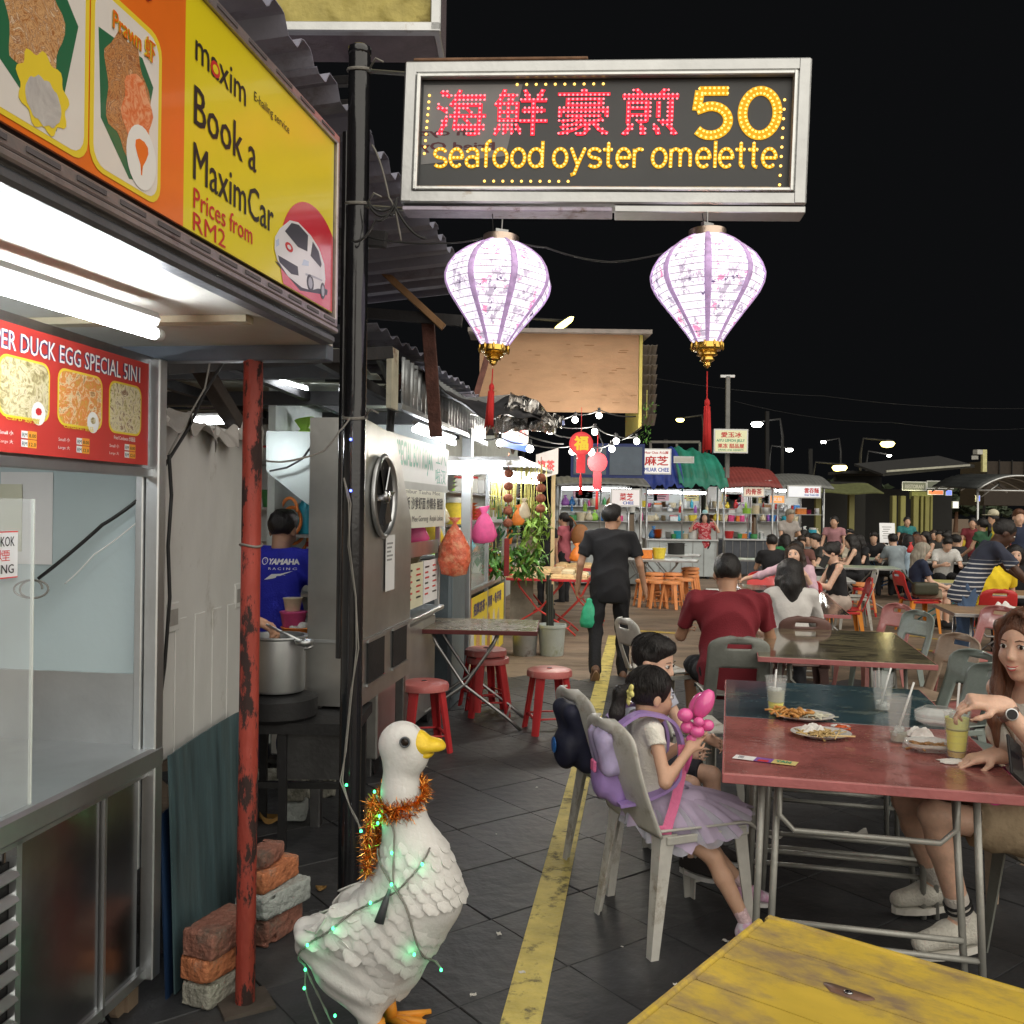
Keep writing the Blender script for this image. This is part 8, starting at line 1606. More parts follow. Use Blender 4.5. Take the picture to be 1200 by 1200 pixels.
TB1 = M('tarp_blue', (.02,.045,.26), .5, var=.25, sc=3, bump=.4, bsc=8); TG1 = M('tarp_green', (.02,.20,.14), .45, var=.3, sc=3, bump=.4, bsc=8); TR1 = M('roof_maroon', (.20,.035,.03), .6, var=.2); TM1 = M('roof_grey_sheet', (.16,.165,.16), .5, .3, var=.2)
back_stall('grey stall', 'brightly lit stall with a grey rounded canopy behind the walking man', 655, 752, 20, 2.2, roof_flat(TM1, .12), seed=3)
back_stall('green tarp stall', 'brightly lit stall under a blue and green draped tarpaulin', 757, 842, 22.5, 2.2, roof_tarp(TB1, TG1, .95), seed=5)
back_stall('maroon roof stall', 'lit noodle stall under a maroon rounded awning', 848, 906, 23.5, 2.3, roof_flat(TR1, .42), panel='dark', seed=8)
back_stall('far right stall', 'lit stall at the right end of the row under a grey metal roof', 911, 966, 25.5, 2.35, roof_flat(TM1, .30), panel='dark', seed=12)
def flat_sign(label, x0, y0, x1, y1, d, col, lines, frame=ALU, es=.35):
    a, b = P(x0,y1,d), P(x1,y1,d); h = P(x0,y0,d).z-a.z; w = b.x-a.x; t = T('sign_board', label, 'sign', a); m = MB(); m.box((w/2,.07,h/2), (w+.06,.12,h+.06)); m.build('box_body', frame, t)
    mt = M('signface_%s' % str(col), col, .4, var=.03, bump=0, es=es, nosample=True); poly(rect(0,0,w,h), (0,.008,0), (1,0,0), (0,0,1), mt, t, 'face', .006)
    for s_, fx, fy, fw, fh, m_ in lines: tx(s_, Vector((0,.002,0)), (1,0,0), (0,0,1), fx*w, fy*h, fw*w, fh*h, m_, t, bold=.03, lift=.004)
    return t
flat_sign('white lit sign with red characters above the green tarpaulin stall', 754,527,785,554, 21.5, (.72,.70,.68), [('麻芝',.04,.32,.90,.42,TR),('MUAR CHEE',.03,.05,.94,.18,TBL),('Muar Chee 大山脚',.03,.82,.9,.13,TR)])
flat_sign('pale yellow sign with red characters high on a pole, behind the long tassel', 838,504,875,529, 21, (.66,.66,.42), [('愛玉冰',.18,.66,.66,.26,TR),('AIYU LEMON JELLY',.04,.42,.9,.17,TG),('果冻 甜品屋',.08,.16,.84,.22,TR),('DRINKS AND DESSERTS',.1,.04,.8,.08,TG)], es=.25)
flat_sign('small lit white sign hanging at the far right stall front', 924,570,961,582, 24.8, (.70,.72,.76), [('雲吞麵',.50,.36,.46,.52,TR),('WAN THAN MEE',.50,.08,.46,.2,TBL)])
flat_sign('white sign with pink characters in front of the grey stall', 717,574,749,592, 19.4, (.70,.66,.66), [('菜芝',.28,.3,.5,.5,TR),('CHEE',.4,.06,.4,.2,TBL)], es=.3); flat_sign('cream menu board over the maroon stall counter', 872,571,895,581, 23.0, (.72,.62,.50), [('肉骨茶',.1,.15,.8,.7,TR)], es=.3); flat_sign('pale lit banner under the maroon awning', 880,564,903,573, 23.2, (.75,.72,.60), [('云吞面',.1,.2,.8,.6,TO)], es=.4); flat_sign('orange lit sign on the far right stall', 903,581,919,589, 24.9, (.80,.30,.08), [('叉烧',.15,.2,.7,.6,TW)], es=.5)
flat_sign('small white tin sign standing on top of the blue tarpaulin', 791,536,812,541, 22, (.60,.60,.55), [], es=0)
# frames, poles
bar('pale post carrying the high yellow sign', P(852,560,21.4), P(853,441,21.4), .09, M('post_grey', (.20,.20,.19), .6), 'sign_pole', 'pole'); bar('short crossbar on top of the pale sign post', P(844,441,21.4), P(861,441,21.4), .06, ALU, 'crossbar', 'bar')
for k, (a, b, lab) in enumerate((((762,518),(820,518),'upper rail of the metal frame over the tarpaulin'), ((820,518),(820,540),'right upright of the metal frame over the tarpaulin'), ((793,520),(793,545),'middle upright of the metal frame over the tarpaulin'), ((762,518),(763,532),'left upright of the metal frame over the tarpaulin'))): bar(lab, P(*a,23.5), P(*b,23.5), .06, M('frame_dim', (.16,.15,.13), .7), 'frame_bar', 'bar')
# street lights
LYE = glow('street_yellow', (1.0,.80,.22), 5); LWH = glow('street_white', (1.0,.98,.88), 22)
for px, py, d, r_, mt, arm, lab in ((797,492,60,.26,LYE,1,'warm street lamp above the blue tarpaulin'), (887,497,55,.32,LWH,1,'white street lamp right of the high yellow sign'), (965,518,80,.22,LWH,1,'faint street lamp above the far right stall'), (925,527,80,.30,LWH,-1,'low pale lamp left of the faint street lamp'), (1040,520,60,.42,LYE,-1,'bright yellow street lamp over the dark shophouses'), (984,548,60,.44,LYE,-1,'bright yellow lamp lower than the other, near the end stall'), (1042,534,70,.16,LWH,-1,'tiny white lamp just under the bright yellow one'), (1127,566,60,.13,LWH,1,'tiny white lamp by the metal canopy'), (661,379,24,.16,LYE,-1,'tilted street lamp glowing above the plywood sign back')):
    p = P(px, py, d); t = T('street_lamp', lab, 'street lamp', (p.x, p.y, 0)); near = d < 30
    m = MB(); m.lathe([(.001,-.6*r_),(.7*r_,-.45*r_),(r_,0),(.8*r_,.3*r_),(.001,.4*r_)], 14, (0,0,p.z), Matrix.Rotation(R_(-35 if near else 0),3,'Y') if near else None, sx=1.9 if near else 1.1); m.build('lens', mt, t, True)
    m = MB(); m.lathe([(.8*r_,.3*r_),(.7*r_,.5*r_),(.001,.7*r_)], 12, (0,0,p.z), Matrix.Rotation(R_(-35 if near else 0),3,'Y') if near else None, sx=1.9 if near else 1.2); m.build('head', BLACK, t, True)
    ax_ = arm*(1.6 if not near else 1.0); m = MB(); m.tube([(ax_,.3,0),(ax_,.3,p.z*.9),(ax_*.9,.3,p.z+.35*(1 if not near else .5)),(0.1,.1,p.z+.5*r_)], [.10,.08,.06,.05] if not near else [.05,.05,.04,.04], 8); m.build('pole', M('lamp_pole', (.008,.008,.008), .8), t, True)
    lamp('lens_light', (0,-.5,p.z-.4), 70 if not near else 60, (1,.85,.45) if mt == LYE else (1,.97,.9), .3, t)
for px, y0, y1, d, lab in ((899,482,545,45,'thin utility pole right of the white street lamp'), (780,515,545,40,'thin pole behind the metal frame'), (950,526,556,50,'thin pole before the faint street lamp')): bar(lab, P(px,590,d), P(px,y0,d), .16, MATS['lamp_pole'], 'utility_pole', 'pole')
# dark shophouses far behind
SHD = M('shophouse_dark', (.010,.010,.010), .8, var=.3, sc=.4); SHW = M('shophouse_column', (.20,.19,.07), .7, var=.15, sc=.8)
sh_ = T('shophouse_row', 'dark shophouse row with lit yellow columns behind the diners', 'building', (P(1075,600,48).x,48,0)); k = 48/FPX
X = lambda px: (px-1075)*k; Z = lambda py: (600-py)*k+1.6
m = MB(); m.box((X(1065),2.4,Z(580)-1.6), (150*k,.3,(40+20)*k*1.0+1.6)); m.build('wall', SHD, sh_)
m = MB(); m.sheet(lambda u,v: (X(1025)+(X(1130)-X(1025))*u, -1+4*v, Z(553)+(.5*u)+.7*v), 10, 2, .12); m.build('roof', M('roof_dark_tile', (.022,.022,.022), .8, var=.3), sh_)
m = MB(); m.box((X(1076),-1.05,Z(546)), (96*k,.1,.10), rot=Matrix.Rotation(R_(-5),3,'Y')); m.build('gutter', M('gutter_pale', (.30,.30,.27), .5), sh_)
for px, w_ in ((1041,5),(1051,6),(1066,6),(1073,3),(1079,5),(1084,2.5)): m = MB(); m.box((X(px),-.6,Z(595)-.7+.0), (w_*k,.35,2.9), bev=.02); m.build('column', SHW, sh_)
m = MB(); m.box((X(1075),-.4,Z(577)), (24*k,.3,9*k)); m.build('lit_fascia', M('fascia_yellowgreen', (.25,.26,.08), .6, es=.1, nosample=True), sh_)
for px in (1096,1104): m = MB(); m.box((X(px),2.2,Z(604)), (7*k,.1,22*k)); m.build('door', M('door_grey', (.14,.14,.13), .6), sh_)
lamp('column_fill_light', (X(1066),-3,Z(580)), 60, (1,.95,.5), .3, sh_)  # lamp without a fixture, added to light the yellow columns
flat_sign('small lit red sign on the dark shophouse front', 1088,575,1105,579, 46, (.65,.10,.04), [], es=.5); flat_sign('small lit blue sign beside the red one', 1109,575,1115,580, 46, (.08,.12,.70), [], es=1.2); flat_sign('tiny white lit box sign on the dark shophouses', 1117,588,1123,595, 46, (.7,.7,.65), [], es=.6); flat_sign('small vertical blue neon sign near the metal canopy', 1145,581,1148,587, 44, (.05,.12,.9), [], es=1.8)
flat_sign('dim sign boards under the shophouse roof', 1058,565,1085,574, 46.5, (.10,.11,.09), [('RESTORAN',.1,.2,.8,.5,MATS['print_grey'])], es=0); flat_sign('second dim sign board to the right under the roof', 1087,564,1117,572, 46.5, (.08,.09,.08), [], es=0)
s5 = T('shophouse', 'low dark shop with a greenish lit roof edge at the left of the row', 'building', (P(985,600,45).x,45,0)); m = MB(); m.box((0,1.5,1.6), (3.4,.3,3.2)); m.build('wall', SHD, s5); m = MB(); m.sheet(lambda u,v: (-1.6+3.2*u, -1.2+2*v, 2.6+.04*math.sin(9*u)+.5*v), 12, 3, .05); m.build('roof', M('roof_lit_green', (.10,.11,.04), .7, var=.3), s5); [ (lambda mm: (mm.box((x_,0,1.3), (.25,.25,2.6)), mm.build('column', SHW, s5)))(MB()) for x_ in (-1.1,.5) ]
s6 = T('shophouse', 'plain dark building wall between the stalls and the yellow columns', 'building', (P(1012,600,52).x,52,0)); m = MB(); m.box((0,1,1.9), (2.6,.3,3.8)); m.build('wall', SHD, s6); m = MB(); m.box((0,.3,3.9), (3.0,2.4,.15)); m.build('roof', MATS['roof_dark_tile'], s6)
s7 = T('building', 'brownish flat building top behind the metal canopy at the right', 'building', (P(1180,600,55).x,55,0)); k = 55/FPX; m = MB(); m.box((.3,2,Z(570)*55/48), (56*k,3,2.6)); m.build('wall', M('wall_brown', (.035,.026,.019), .8, var=.2), s7)
for q in range(5): m = MB(); m.box((-1.0+.75*q,.45,Z(566)*55/48+.35), (.05,.06,1.6)); m.build('seam', SHD, s7)
bar('bright pale pillar at the corner of the brownish building', P(1153,553,50), P(1153,527,50), .22, M('pillar_lit', (.62,.60,.30), .7), 'pillar', 'pillar')
fl = T('floodlight', 'pair of floodlight boxes on the corner of the brownish building', 'floodlight', P(1147,532,50)); m = MB(); m.box((0,0,.1), (.5,.3,.25), rotz(20)); m.build('head', M('flood_grey', (.45,.45,.42), .5), fl); m = MB(); m.box((-.2,0,-.2), (.3,.3,.2), rotz(-30)); m.build('head', MATS['flood_grey'], fl)
# metal canopy at the right
mc = T('metal_canopy', 'curved silver metal canopy frame at the far right', 'canopy', (P(1175,600,30).x,30,0)); k = 30/FPX
m = MB(); m.sheet(lambda u,v: (-1.2+2.6*u, -.8+3.2*v, 2.45+.45*(1-abs(2*u-1)**2.2)*1.0+.15*v+.01*math.sin(u*80)), 40, 3, .02); m.build('roof_sheet', M('canopy_sheet', (.06,.065,.065), .4, .4, var=.25), mc, True)
for y_ in (-.8,.3,1.4,2.4): m = MB(); m.tube([(-1.2+2.6*u, y_, 2.42+.45*(1-abs(2*u-1)**2.2)) for u in np.linspace(0,1,14)], .03, 6); m.build('arch', ALU, mc, True)
for x_ in (-1.15,1.35): m = MB(); m.cyl((x_,-.7,0),(x_,-.7,2.45), .04, n=8); m.build('leg', ALU, mc, True); m = MB(); m.tube([(x_*.9,-.7,2.2),(x_*.45,-.7,2.6)], .02, 5); m.build('brace', ALU, mc, True)
m = MB(); m.cyl((-1.2,-.8,2.40),(1.4,-.8,2.40), .03, n=6); m.build('beam', ALU, mc, True)
# parked cars
def car(label, px, d, rz, col, lit=False):
    p = P(px,600,d); t = T('parked_car', label, 'car', (p.x,d,0), rz); BM_ = M('car_'+col, GC[col], .25, coat=.6, bump=0)
    prof = [(-2.1,.3),(-2.15,.75),(-1.9,.95),(-1.1,1.02),(-.5,1.42),(.7,1.45),(1.35,1.02),(2.0,.88),(2.15,.6),(2.1,.3)]
    m = MB(); m.sheet(lambda u,v: (prof[round(u*9)][0], (v-.5)*1.7*(1-.12*(prof[round(u*9)][1] > 1.1)), prof[round(u*9)][1]-.03*(2*v-1)**2), 9, 8); 
    for sy in (-1,1): m.add([(x,sy*.85*(1-.12*(z > 1.1)),z-.03) for x,z in prof], [tuple(range(10))])
    m.build('body', BM_, t, False)
    for sy in (-1,1):
        m = MB(); m.prism([(-.95,1.02),(-.42,1.36),(.62,1.38),(1.15,1.03)], (0,sy*.80,0), (1,0,0), (0,0,1), .02*-sy); m.build('window', M('car_glass', (.02,.025,.03), .08, var=0, bump=0), t)
        for x_ in (-1.3,1.35): m = MB(); m.lathe([(.15,-.1),(.32,-.1),(.33,.1),(.15,.1)], 16, (x_,sy*.78,.33), Matrix.Rotation(R_(90),3,'X')); w_ = m.build('wheel', BLACK, t, True, auto=40)
        m = MB(); m.ball((2.08,sy*.62,.68), (.06,.14,.09), 8); m.build('headlight', glow('headlamp', (1,.97,.9), 14) if lit else WHITE, t, True)
    m = MB(); m.box((2.13,0,.45), (.03,.5,.12)); m.build('number_plate', WHITE, t)
car('dark car with both headlights lit at the far right', 1171, 50, -92, 'black', True)
# distant tree mass
for px, w_, h_, d, lab in ((880,9,3.5,70,'dark low trees behind the lit stalls'), (1000,12,4.6,85,'dark tree mass behind the shophouses'), (1120,10,4.2,90,'dark tree crowns at the far right')):
    p = P(px,600,d); t = T('tree', lab, 'tree', (p.x,d,0)); r = random.Random(px); m = MB()
    for k in range(900):
        a = r.random()*6.28; rr = math.sqrt(r.random()); c = Vector((w_*.5*rr*math.cos(a), 2*rr*math.sin(a), h_*(.45+.55*r.random()*(1-rr*rr*.7))*(1+.15*math.sin(a*3)))); dd = Vector((r.gauss(0,1),r.gauss(0,1),r.gauss(0,1))).normalized(); u_, v_ = frame(dd); s_ = r.uniform(.25,.6); m.add([c-u_*s_, c-v_*s_*.5, c+u_*s_, c+v_*s_*.5], [(0,1,2,3)])
    m.build('crown', M('foliage_night', (.035,.05,.025), .8, var=.4, sc=.6), t); m = MB(); m.tube([(0,0,0),(.1,0,h_*.6)], [.25,.12], 8); m.build('trunk', WOOD, t)
for k, (a, b, lab) in enumerate(((((700,430)),(1230,478),'long overhead wire crossing the night sky, upper'), ((860,470),(1230,500),'long overhead wire crossing the night sky, lower'))): cable(lab, [P(*a,50), P((a[0]+b[0])/2,(a[1]+b[1])/2+10,55), P(*b,60)], .008, WIRE, 'overhead_wire', 'wire', sag=.3)

# ---------------------------------------------------------------- people, tables and stools in the distance
F = fab; GRN = M('table_pale_green', (.40,.48,.36), .35, var=.12, coat=.2); WT = M('table_white', (.62,.64,.62), .3, var=.1, coat=.2); BRT = M('table_brown', (.34,.22,.13), .4, var=.2)
blk, nvy, wht, gry = F('black',(.015,.015,.018)), F('navy2',(.02,.028,.06)), F('white',(.62,.62,.60)), F('grey',(.22,.22,.23))
def ftab(label, px, d, w, dp, mt, leg=None, style='X', rz=-13, z=.74): return fold_table(label, (P(px,600,d).x, d, 0), rz, w, dp, mt, STEELW, leg or STEELW, z=z, style=style)
BLL = M('table_leg_blue', (.03,.12,.32), .4); TEL = M('table_leg_teal', (.04,.16,.17), .5)
ftab('white folding table in front of the green tarpaulin stall', 776, 17.0, 1.3, .8, WT); ftab('pale folding table behind the white one, with a kettle on it', 783, 19.0, 1.3, .8, WT); ftab('short brown table left of the orange stools', 748, 19.5, .9, .7, BRT)
ftab('white table between the woman in white and the woman in pink', 885, 9.6, 1.0, 1.8, WT, style='U'); ftab('pale table in front of the woman with the phone', 948, 12.6, 1.1, .9, WT); ftab('pale green table behind the woman in the black top', 1003, 15.5, 1.3, .8, GRN); ftab('pale green table with blue legs holding the white menu card', 1048, 18.3, 1.9, .85, GRN, BLL); ftab('grey table left of the striped shirt man', 1122, 17.5, 1.2, .8, WT, TEL); ftab('brown table where the striped shirt man serves', 1190, 8.6, 1.2, .9, BRT, style='U'); ftab('low teal-legged table behind the old woman', 1112, 14.0, .9, .7, M('table_yellowish', (.5,.46,.18), .5), TEL, z=.62); ftab('table at the far left of the crowd', 905, 17.5, 1.2, .8, GRN)
ftab('brown table in front of the dark-haired woman at the edge', 1200, 10.6, 1.0, .8, BRT)
good('pot', 'black', Vector((P(793,600,19).x, 19, .745)), .34, 'black kettle pot on the pale folding table'); good('tub', 'yellow', Vector((P(774,600,17).x, 17.1, .745)), .26, 'yellow tub on the white folding table'); good('box', 'orange', Vector((P(757,600,17).x, 17.1, .745)), .26, 'orange box at the left of the white folding table')
mn = T('menu_card', 'white menu card standing on the blue-legged table among the diners', 'menu', P(1040,636,18.0)); k = 18/FPX; m = MB(); m.prism(rect(-9*k,0,9*k,23*k), (0,0,0), (1,0,0), (0,.12,1), .012); m.build('card', M('card_white', (.78,.78,.78), .5, var=.02, es=.15, nosample=True), mn)
for q in range(6): pl(rect((-6+(q%2))*k,(18-2.6*q)*k,(5-(q%3)*2)*k,(18.8-2.6*q)*k), (0,-.013,0), (1,0,0), (0,.12,1), MATS['print_grey'], mn, 'text_line', .001)
plt = plate('white plate of food under the serving hands of the striped man', 1176, 693, .12, .10, None); plt.location = (P(1176,693,8.6).x, 8.6, .745); crumple('white napkin heap on the served plate', plt.location+Vector((0,0,.02)), .09, .05, .06, seed=14)
# orange stools
ORS = M('orange_plastic', (.85,.33,.12), .4, var=.1); k = 0
st0 = stool('orange stool in the cluster by the white tables', (P(757,600,15.8).x,15.8,0), 10, ORS, 'orange stools by the white tables')
for px, d, n in ((772,15.6,1),(768,16.6,2),(790,16.6,2),(788,15.5,0),(810,17.2,3),(803,16.2,0)):
    for j in range(max(1,n)): dup(st0, (P(px,600,d).x, d, .065*j), 12*k, label='orange stool %s, %s' % (('at floor level','second up in its nest','third up in its nest')[j], ('right of the first','behind the first pair','behind in the middle','in the front middle','beside the standing woman','in the right corner')[(772,768,790,788,810,803).index(px)])); k += 1
for px, d, mt, lab in ((1013,14.8,'red','red and orange nested stool behind the woman with the phone'), (1098,18.5,'blue','blue stool beside the blue-legged table'), (1104,17.6,'blue','second blue stool nearer the grey table')):
    stool(lab, (P(px,600,d).x,d,0), 5, CR if mt == 'red' else M('blue_plastic', (.03,.20,.55), .4), None)
    if mt == 'red': stool('orange upper stool of the red and orange nest', (P(px,600,d).x,d,.065), 5, ORS)
chair('bright red chair with orange legs under the old woman', (P(1079,600,12.9).x,12.9), 2, CR, legcol=CO); chair('bright red chair under the woman with the phone', (P(989,600,11.4).x,11.4), 170, CR, legcol=CO); chair('red chair at the left of the white table', (P(892,600,12.0).x,12.0), 250, CR, legcol=CO); chair('red chair with a yellow inner back behind the white blouse', (P(946,600,10.6).x,10.6), 255, CR, legcol=CO); chair('red chair behind the yellow shirt', (P(1158,600,10.2).x,10.2), 85, CR, legcol=CO); chair('faded pink chair in front of the striped man', (P(1140,600,7.9).x,7.9), 200, CP)
chair('grey chair at the end of the pale green table', (P(1000,600,13.2).x,13.2), 170, CG)
sitL = dict(lL=((-.12,1,0),(0,0,-1)), lR=((.12,1,0),(0,0,-1))); armT = dict(aL=((-.2,.55,-1),(.3,1,.15)), aR=((.2,.55,-1),(-.3,1,.15)))
def sit(label, px, d, hd, top, sl=.6, hair=('short','black'), skin='fair', H=1.65, lean=14, head=(0,12,0), bot=None, vox=.02, **k):
    a = dict(armT); a.update(k); return person(label, (P(px,600,d).x, d), hd, H=H, hip=.53, lean=(lean,0,0), head=head, hair=hair, skin=skin, top=(top, sl, .5), bottom=bot or ('pants', blk, 1), shoes=blk if vox < .018 else None, vox=vox, wr=.01, **sitL, **a)
def std(label, px, d, hd, top, sl=.6, hair=('short','black'), skin='fair', H=1.65, bot=None, vox=.018, **k):
    return person(label, (P(px,600,d).x, d), hd, H=H, hip=.9*H/1.7, hair=hair, skin=skin, top=(top, sl, .8), bottom=bot or ('pants', blk, 1), shoes=blk, vox=vox, wr=.01, **k)
std('woman in a rose T-shirt with a ponytail and a tan shoulder bag', 662, 16.4, 150, F('rose',(.42,.11,.14)), .45, ('pony','black'), 'mid', 1.60, aR=((.2,.3,-1),(0,.8,-.6)), aL=((-.2,.3,-1),(0,.8,-.6)), vox=.014)
tb_ = T('shoulder_bag', 'round tan leather bag on the back of the woman in rose', 'bag', P(680,628,16.3)); s = SDF(.02); s.ell((0,0,0), (.16,.10,.21), k=0); s.build('bag', M('tan_leather', (.33,.14,.05), .5, var=.2), tb_); m = MB(); m.tube([(-.05,-.03,.15),(-.14,-.03,.30),(-.2,-.03,.34)], .012, 6); m.build('strap', MATS['tan_leather'], tb_, True)
std('woman in black standing just behind the pale wooden post', 640, 15.8, 60, blk, .5, ('long','black'), 'tan', 1.58, aL=((-.15,.1,-1),(0,.3,-1)))
std('stallholder in a red patterned blouse adjusting her mask with both hands', 826, 22.6, 255, ramp_mat('blouse_red_pattern', ((0,(.40,.02,.04)),(.5,(.55,.03,.05)),(.58,(.8,.5,.5)),(.62,(.5,.03,.05)),(1,(.45,.02,.04))), 9, r=.8), .7, ('bob','black'), 'fair', 1.64, aL=((-.6,.5,-.6),(.45,.4,1)), aR=((.6,.5,-.6),(-.45,.4,1)), vox=.016)
mk = T('face_mask', 'pale blue face mask on the stallholder in red', 'mask', P(826,600,22.45)); m = MB(); m.ball((0,-.02,0), (.07,.04,.055), 10); m.build('cloth', M('mask_cyan', (.35,.62,.66), .7), mk, True)
std('grey-haired man in a pale grey shirt standing by the far stall', 922, 19.5, 285, F('palegrey',(.36,.33,.31)), .6, ('short','grey'), 'mid', 1.74, lean=(8,0,0), head=(0,15,0), aL=((-.15,.4,-1),(.2,.9,-.5)), aR=((.15,.4,-1),(-.2,.9,-.5)))
sit('woman in pink and white leaning back with one arm along a red chair', 934, 10.9, 236, F('pinkwhite',(.62,.42,.50)), 1.4, ('bob','darkbrown'), 'fair', 1.62, lean=4, head=(8,0,6), vox=.011, face=1, aR=((.9,-.1,-.35),(.75,-.3,-.2)), aL=((-.3,.3,-1),(.3,.6,.9)))
sit('woman in a black sleeveless top and pale skirt looking at a phone', 986, 11.35, 176, blk, 0, ('bun','black'), 'fair', 1.66, lean=8, head=(0,18,0), bot=('skirt', F('beige',(.46,.38,.33)), 1.6), vox=.011, aL=((-.1,.55,-1),(.2,1,.25)), aR=((.1,.55,-1),(-.2,1,.25)), face=1)
sp3 = T('smartphone', 'dark phone in the hands of the woman in black', 'phone', P(966,658,11.3)); m = MB(); m.box((0,0,0), (.08,.02,.15), Matrix.Rotation(R_(25),3,'Y')); m.build('case', BLACK, sp3)
sit('man in a black T-shirt and cap seated with his back turned near the stalls', 906, 14.6, 86, blk, .6, ('short','black'), 'mid', 1.66, lean=4, vox=.016)
sit('woman in a green top with dark hair, back turned', 925, 16.6, 100, F('green',(.03,.22,.08)), .8, ('bob','black'), 'mid', 1.62); sit('man with glasses in a brown shirt facing the camera', 938, 15.8, 260, F('brown2',(.14,.06,.05)), .6, ('short','darkbrown'), 'mid', 1.62); sit('person in a plum shirt hunched over a table', 955, 13.6, 150, F('plum',(.12,.05,.06)), .7, ('short','black'), 'fair', 1.62, lean=24, vox=.016); sit('man in a dark cap facing left behind the plum shirt', 966, 16.6, 190, F('darkgrey',(.05,.05,.05)), .6, ('short','black'), 'fair', 1.68); sit('woman in dark clothes at the back left of the crowd', 950, 18.5, 240, gry, .8, ('long','black'), 'fair', 1.6)
sit('young woman in a black tank top turned left', 1006, 16.4, 165, blk, 0, ('bob','black'), 'fair', 1.64, vox=.016, lean=10); sit('woman in a black top with both elbows on the pale green table', 1014, 17.6, 200, blk, .5, ('bob','black'), 'fair', 1.6); sit('person in a dark T-shirt behind the menu card', 1024, 19.4, 250, blk, .6, ('short','black'), 'fair', 1.66); sit('person in a white shirt behind the menu card', 1033, 20.2, 260, wht, .6, ('bob','black'), 'fair', 1.62)
sit('person in a grey-blue shirt right of the menu card, back turned', 1053, 17.4, 100, F('greyblue',(.26,.31,.34)), .7, ('short','black'), 'fair', 1.66); sit('long-haired woman facing the camera behind the grey-blue shirt', 1058, 19.6, 262, blk, .6, ('long','darkbrown'), 'fair', 1.6); sit('woman in a light blue top with very dark hair, back turned', 1069, 17.6, 90, F('lightblue',(.40,.52,.62)), .6, ('bob','black'), 'fair', 1.62); sit('woman in a pale pink shirt at the end of the long table', 1083, 17.8, 130, F('palepink',(.60,.38,.36)), .7, ('long','brown'), 'fair', 1.62); sit('man facing the camera behind the pale pink shirt', 1073, 20.0, 255, gry, .6, ('short','black'), 'fair', 1.66)
good('bag', 'red', P(1067,648,17.2), .2, 'small red bag hanging from the light blue woman').scale = (.8,.8,.9); sit('young man in a white T-shirt bent over his phone', 1106, 16.6, 262, wht, .7, ('short','black'), 'fair', 1.66, lean=18, head=(0,30,0), vox=.016)
sit('person in black right of the man in the white T-shirt', 1130, 17.5, 120, blk, .8, ('short','black'), 'mid', 1.66); sit('seated person in dark clothes far behind', 1100, 22, 250, F('darkgrey',(.05,.05,.05)), .6, ('short','black'), 'mid', 1.66); sit('second seated person in dark clothes far behind', 1112, 22.5, 240, F('darkgrey',(.05,.05,.05)), .6, ('short','black'), 'mid', 1.66); sit('seated person in a yellow top far behind', 1131, 24, 250, F('yellow',(.70,.52,.05)), .6, ('short','black'), 'mid', 1.66); sit('seated person in a red top far behind', 1144, 24, 250, F('red',(.40,.03,.03)), .6, ('short','black'), 'mid', 1.66)
sit('fair-haired old woman in navy seated sideways on the red chair', 1072, 12.95, -4, nvy, .7, ('bob','grey'), 'fair', 1.58, lean=10, head=(-12,14,0), bot=('shorts', F('khaki2',(.30,.25,.18)), .42), vox=.012, face=1, aL=((-.1,.35,-1),(.1,1,-.35)), aR=((.1,.35,-1),(-.1,1,-.35)))
hb = T('handbag', 'dark green handbag with a strap on the lap of the old woman', 'bag', P(1084,690,12.75)); s = SDF(.015); s.box((0,0,0), (.17,.07,.09), rad=.04, k=0); s.build('bag', M('bag_olive', (.05,.05,.03), .5), hb); m = MB(); m.tube([(-.15,0,.05),(-.25,0,.15),(-.32,0,.25)], .012, 6); m.build('strap', MATS['bag_olive'], hb, True)
STR = ramp_mat('cloth_stripes', ((0,(.03,.04,.07)),(.80,(.03,.04,.07)),(.86,(.55,.56,.58)),(1,(.6,.6,.62))), 5.6, kind='wave', dist=.25, r=.85, st=(.03,.03,1.3))
# the polo is navy above and striped below
STR.node_tree.nodes['Wave Texture'].bands_direction = 'Z'
ns_ = STR.node_tree; tc_ = [n for n in ns_.nodes if n.type == 'TEX_COORD'][0]; sp_z = ns_.nodes.new('ShaderNodeSeparateXYZ'); ns_.links.new(tc_.outputs['Object'], sp_z.inputs[0]); mr_ = ns_.nodes.new('ShaderNodeMapRange'); mr_.inputs[1].default_value = 1.185; mr_.inputs[2].default_value = 1.18; ns_.links.new(sp_z.outputs[2], mr_.inputs[0]); mx_ = ns_.nodes.new('ShaderNodeMix'); mx_.data_type = 'RGBA'; cr_ = [n for n in ns_.nodes if n.type == 'VALTORGB'][0]; mx_.inputs[6].default_value = (.03,.035,.06,1); ns_.links.new(mr_.outputs[0], mx_.inputs[0]); ns_.links.new(cr_.outputs[0], mx_.inputs[7]); ns_.links.new(mx_.outputs[2], ns_.nodes['Principled BSDF'].inputs['Base Color'])
sx_, sy_ = at(1133, 9.1); person('dark-skinned man in a navy striped polo leaning over to serve a plate', (sx_,sy_), -12, H=1.72, hip=.90, lean=(30,0,0), head=(-4,28,0), skin='dark', hair=('crop','black'), bw=1.12, top=(STR, .75, 1.0), bottom=('pants', F('jeans',(.07,.12,.22)), 1), vox=.0105, face=1, shoes=blk, aL=dict(t=(5.05,9.0,.90), hint=(0,.3,-1), h=(.7,-.3,-.5), pn=(0,-.2,-1), curl=35), aR=dict(t=(4.95,8.75,.88), hint=(0,-.5,-1), h=(.8,.1,-.5), pn=(0,0,-1), curl=35), lL=((-.1,.1,-1),(0,-.1,-1)), lR=((.1,-.1,-1),(0,-.15,-1)))
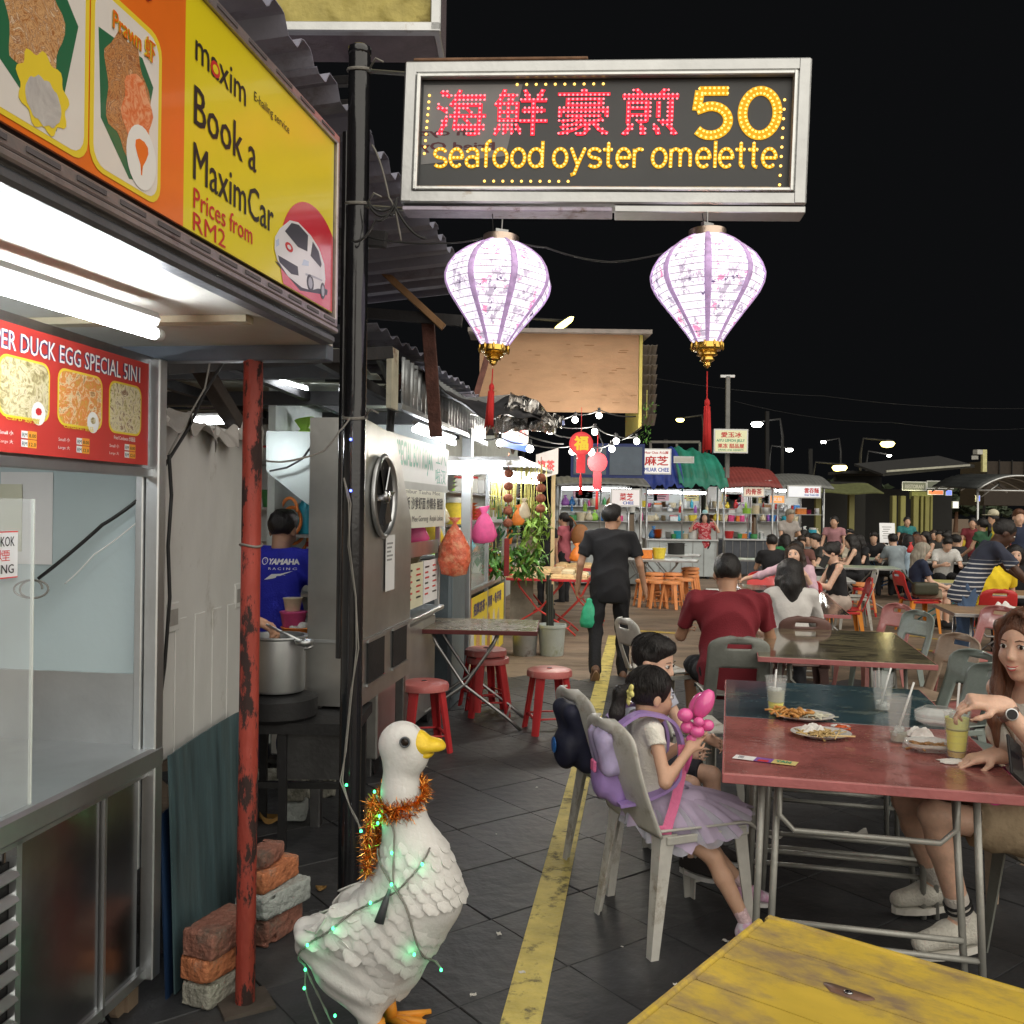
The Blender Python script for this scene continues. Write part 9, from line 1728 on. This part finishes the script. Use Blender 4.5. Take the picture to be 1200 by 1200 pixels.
sit('grey-haired man in a yellow T-shirt with an orange band, back turned', 1166, 10.6, 78, F('yellow2',(.75,.55,.02)), .7, ('short','grey'), 'fair', 1.70, lean=12, vox=.012, bw=1.15); sit('dark-haired woman at the right edge facing the camera behind a drink', 1189, 11.6, 252, blk, 1.4, ('long','black'), 'fair', 1.62, lean=4, head=(0,4,0), vox=.010, face=1)
cup('tall clear drink in front of the dark-haired woman at the right edge', 1190, 668, .16, [(0,.3,LEMP)]); 
std('man in a yellow T-shirt and cream cap standing behind the diners', 1165, 18.6, 185, F('yellow3',(.72,.58,.06)), .6, ('short','black'), 'mid', 1.70); cpc = T('cap', 'cream baseball cap on the man in the yellow T-shirt', 'cap', P(1164,604,18.6)); m = MB(); m.lathe([(.10,0),(.105,.05),(.08,.10),(.03,.125),(.001,.13)], 14); m.build('crown', M('cap_cream', (.55,.52,.38), .8), cpc, True); m = MB(); m.box((-.13,0,.01), (.13,.15,.012), bev=.004); m.build('peak', MATS['cap_cream'], cpc)
std('bearded man in a navy polo shirt standing at the right edge', 1193, 15.2, 262, nvy, .6, ('short','brown'), 'fair', 1.76, vox=.014)
# more diners filling the rows: copies of seated people, each with its own clothes
srcs = [o for o in bpy.data.objects if o.type == 'EMPTY' and o.get('category') == 'person' and o.location.y > 15 and 'stand' not in o['label'] and 'stall' not in o['label']]
extra = [(978,18.9,240,'dusty pink','(.40,.2,.22)'),(990,20.5,120,'cream','(.55,.5,.4)'),(1041,22.5,250,'dark blue','(.03,.05,.14)'),(1046,24,90,'white','(.6,.6,.6)'),(1063,23,260,'teal','(.03,.18,.18)'),(1090,20.5,200,'olive','(.14,.13,.05)'),(1094,24.5,250,'orange','(.55,.2,.04)'),(1120,20,160,'grey','(.25,.25,.25)'),(1140,20.5,240,'maroon','(.2,.03,.04)'),(943,20.5,80,'light grey','(.4,.4,.4)'),(975,22,260,'black','(.02,.02,.02)'),(1000,22.8,230,'sky blue','(.25,.4,.55)'),(1152,16.8,120,'dark green','(.03,.10,.05)'),(1176,16.2,250,'wine','(.16,.03,.06)')]
for k, (px, d, hd, nm_, c) in enumerate(extra):
    dup(srcs[(k*5)%len(srcs)], (P(px,600,d).x, d, 0), hd-90, label='seated diner in a %s top in the rows behind' % nm_, mats={'shirt': F('x_'+nm_.replace(' ','_'), eval(c))})
for k in range(6): ftab('plain far table among the diners, %s from the left' % ('first','second','third','fourth','fifth','sixth')[k], 960+k*38, 21.4+(k%2)*1.2, 1.3, .8, (WT,GRN,BRT)[k%3])
st1_ = None
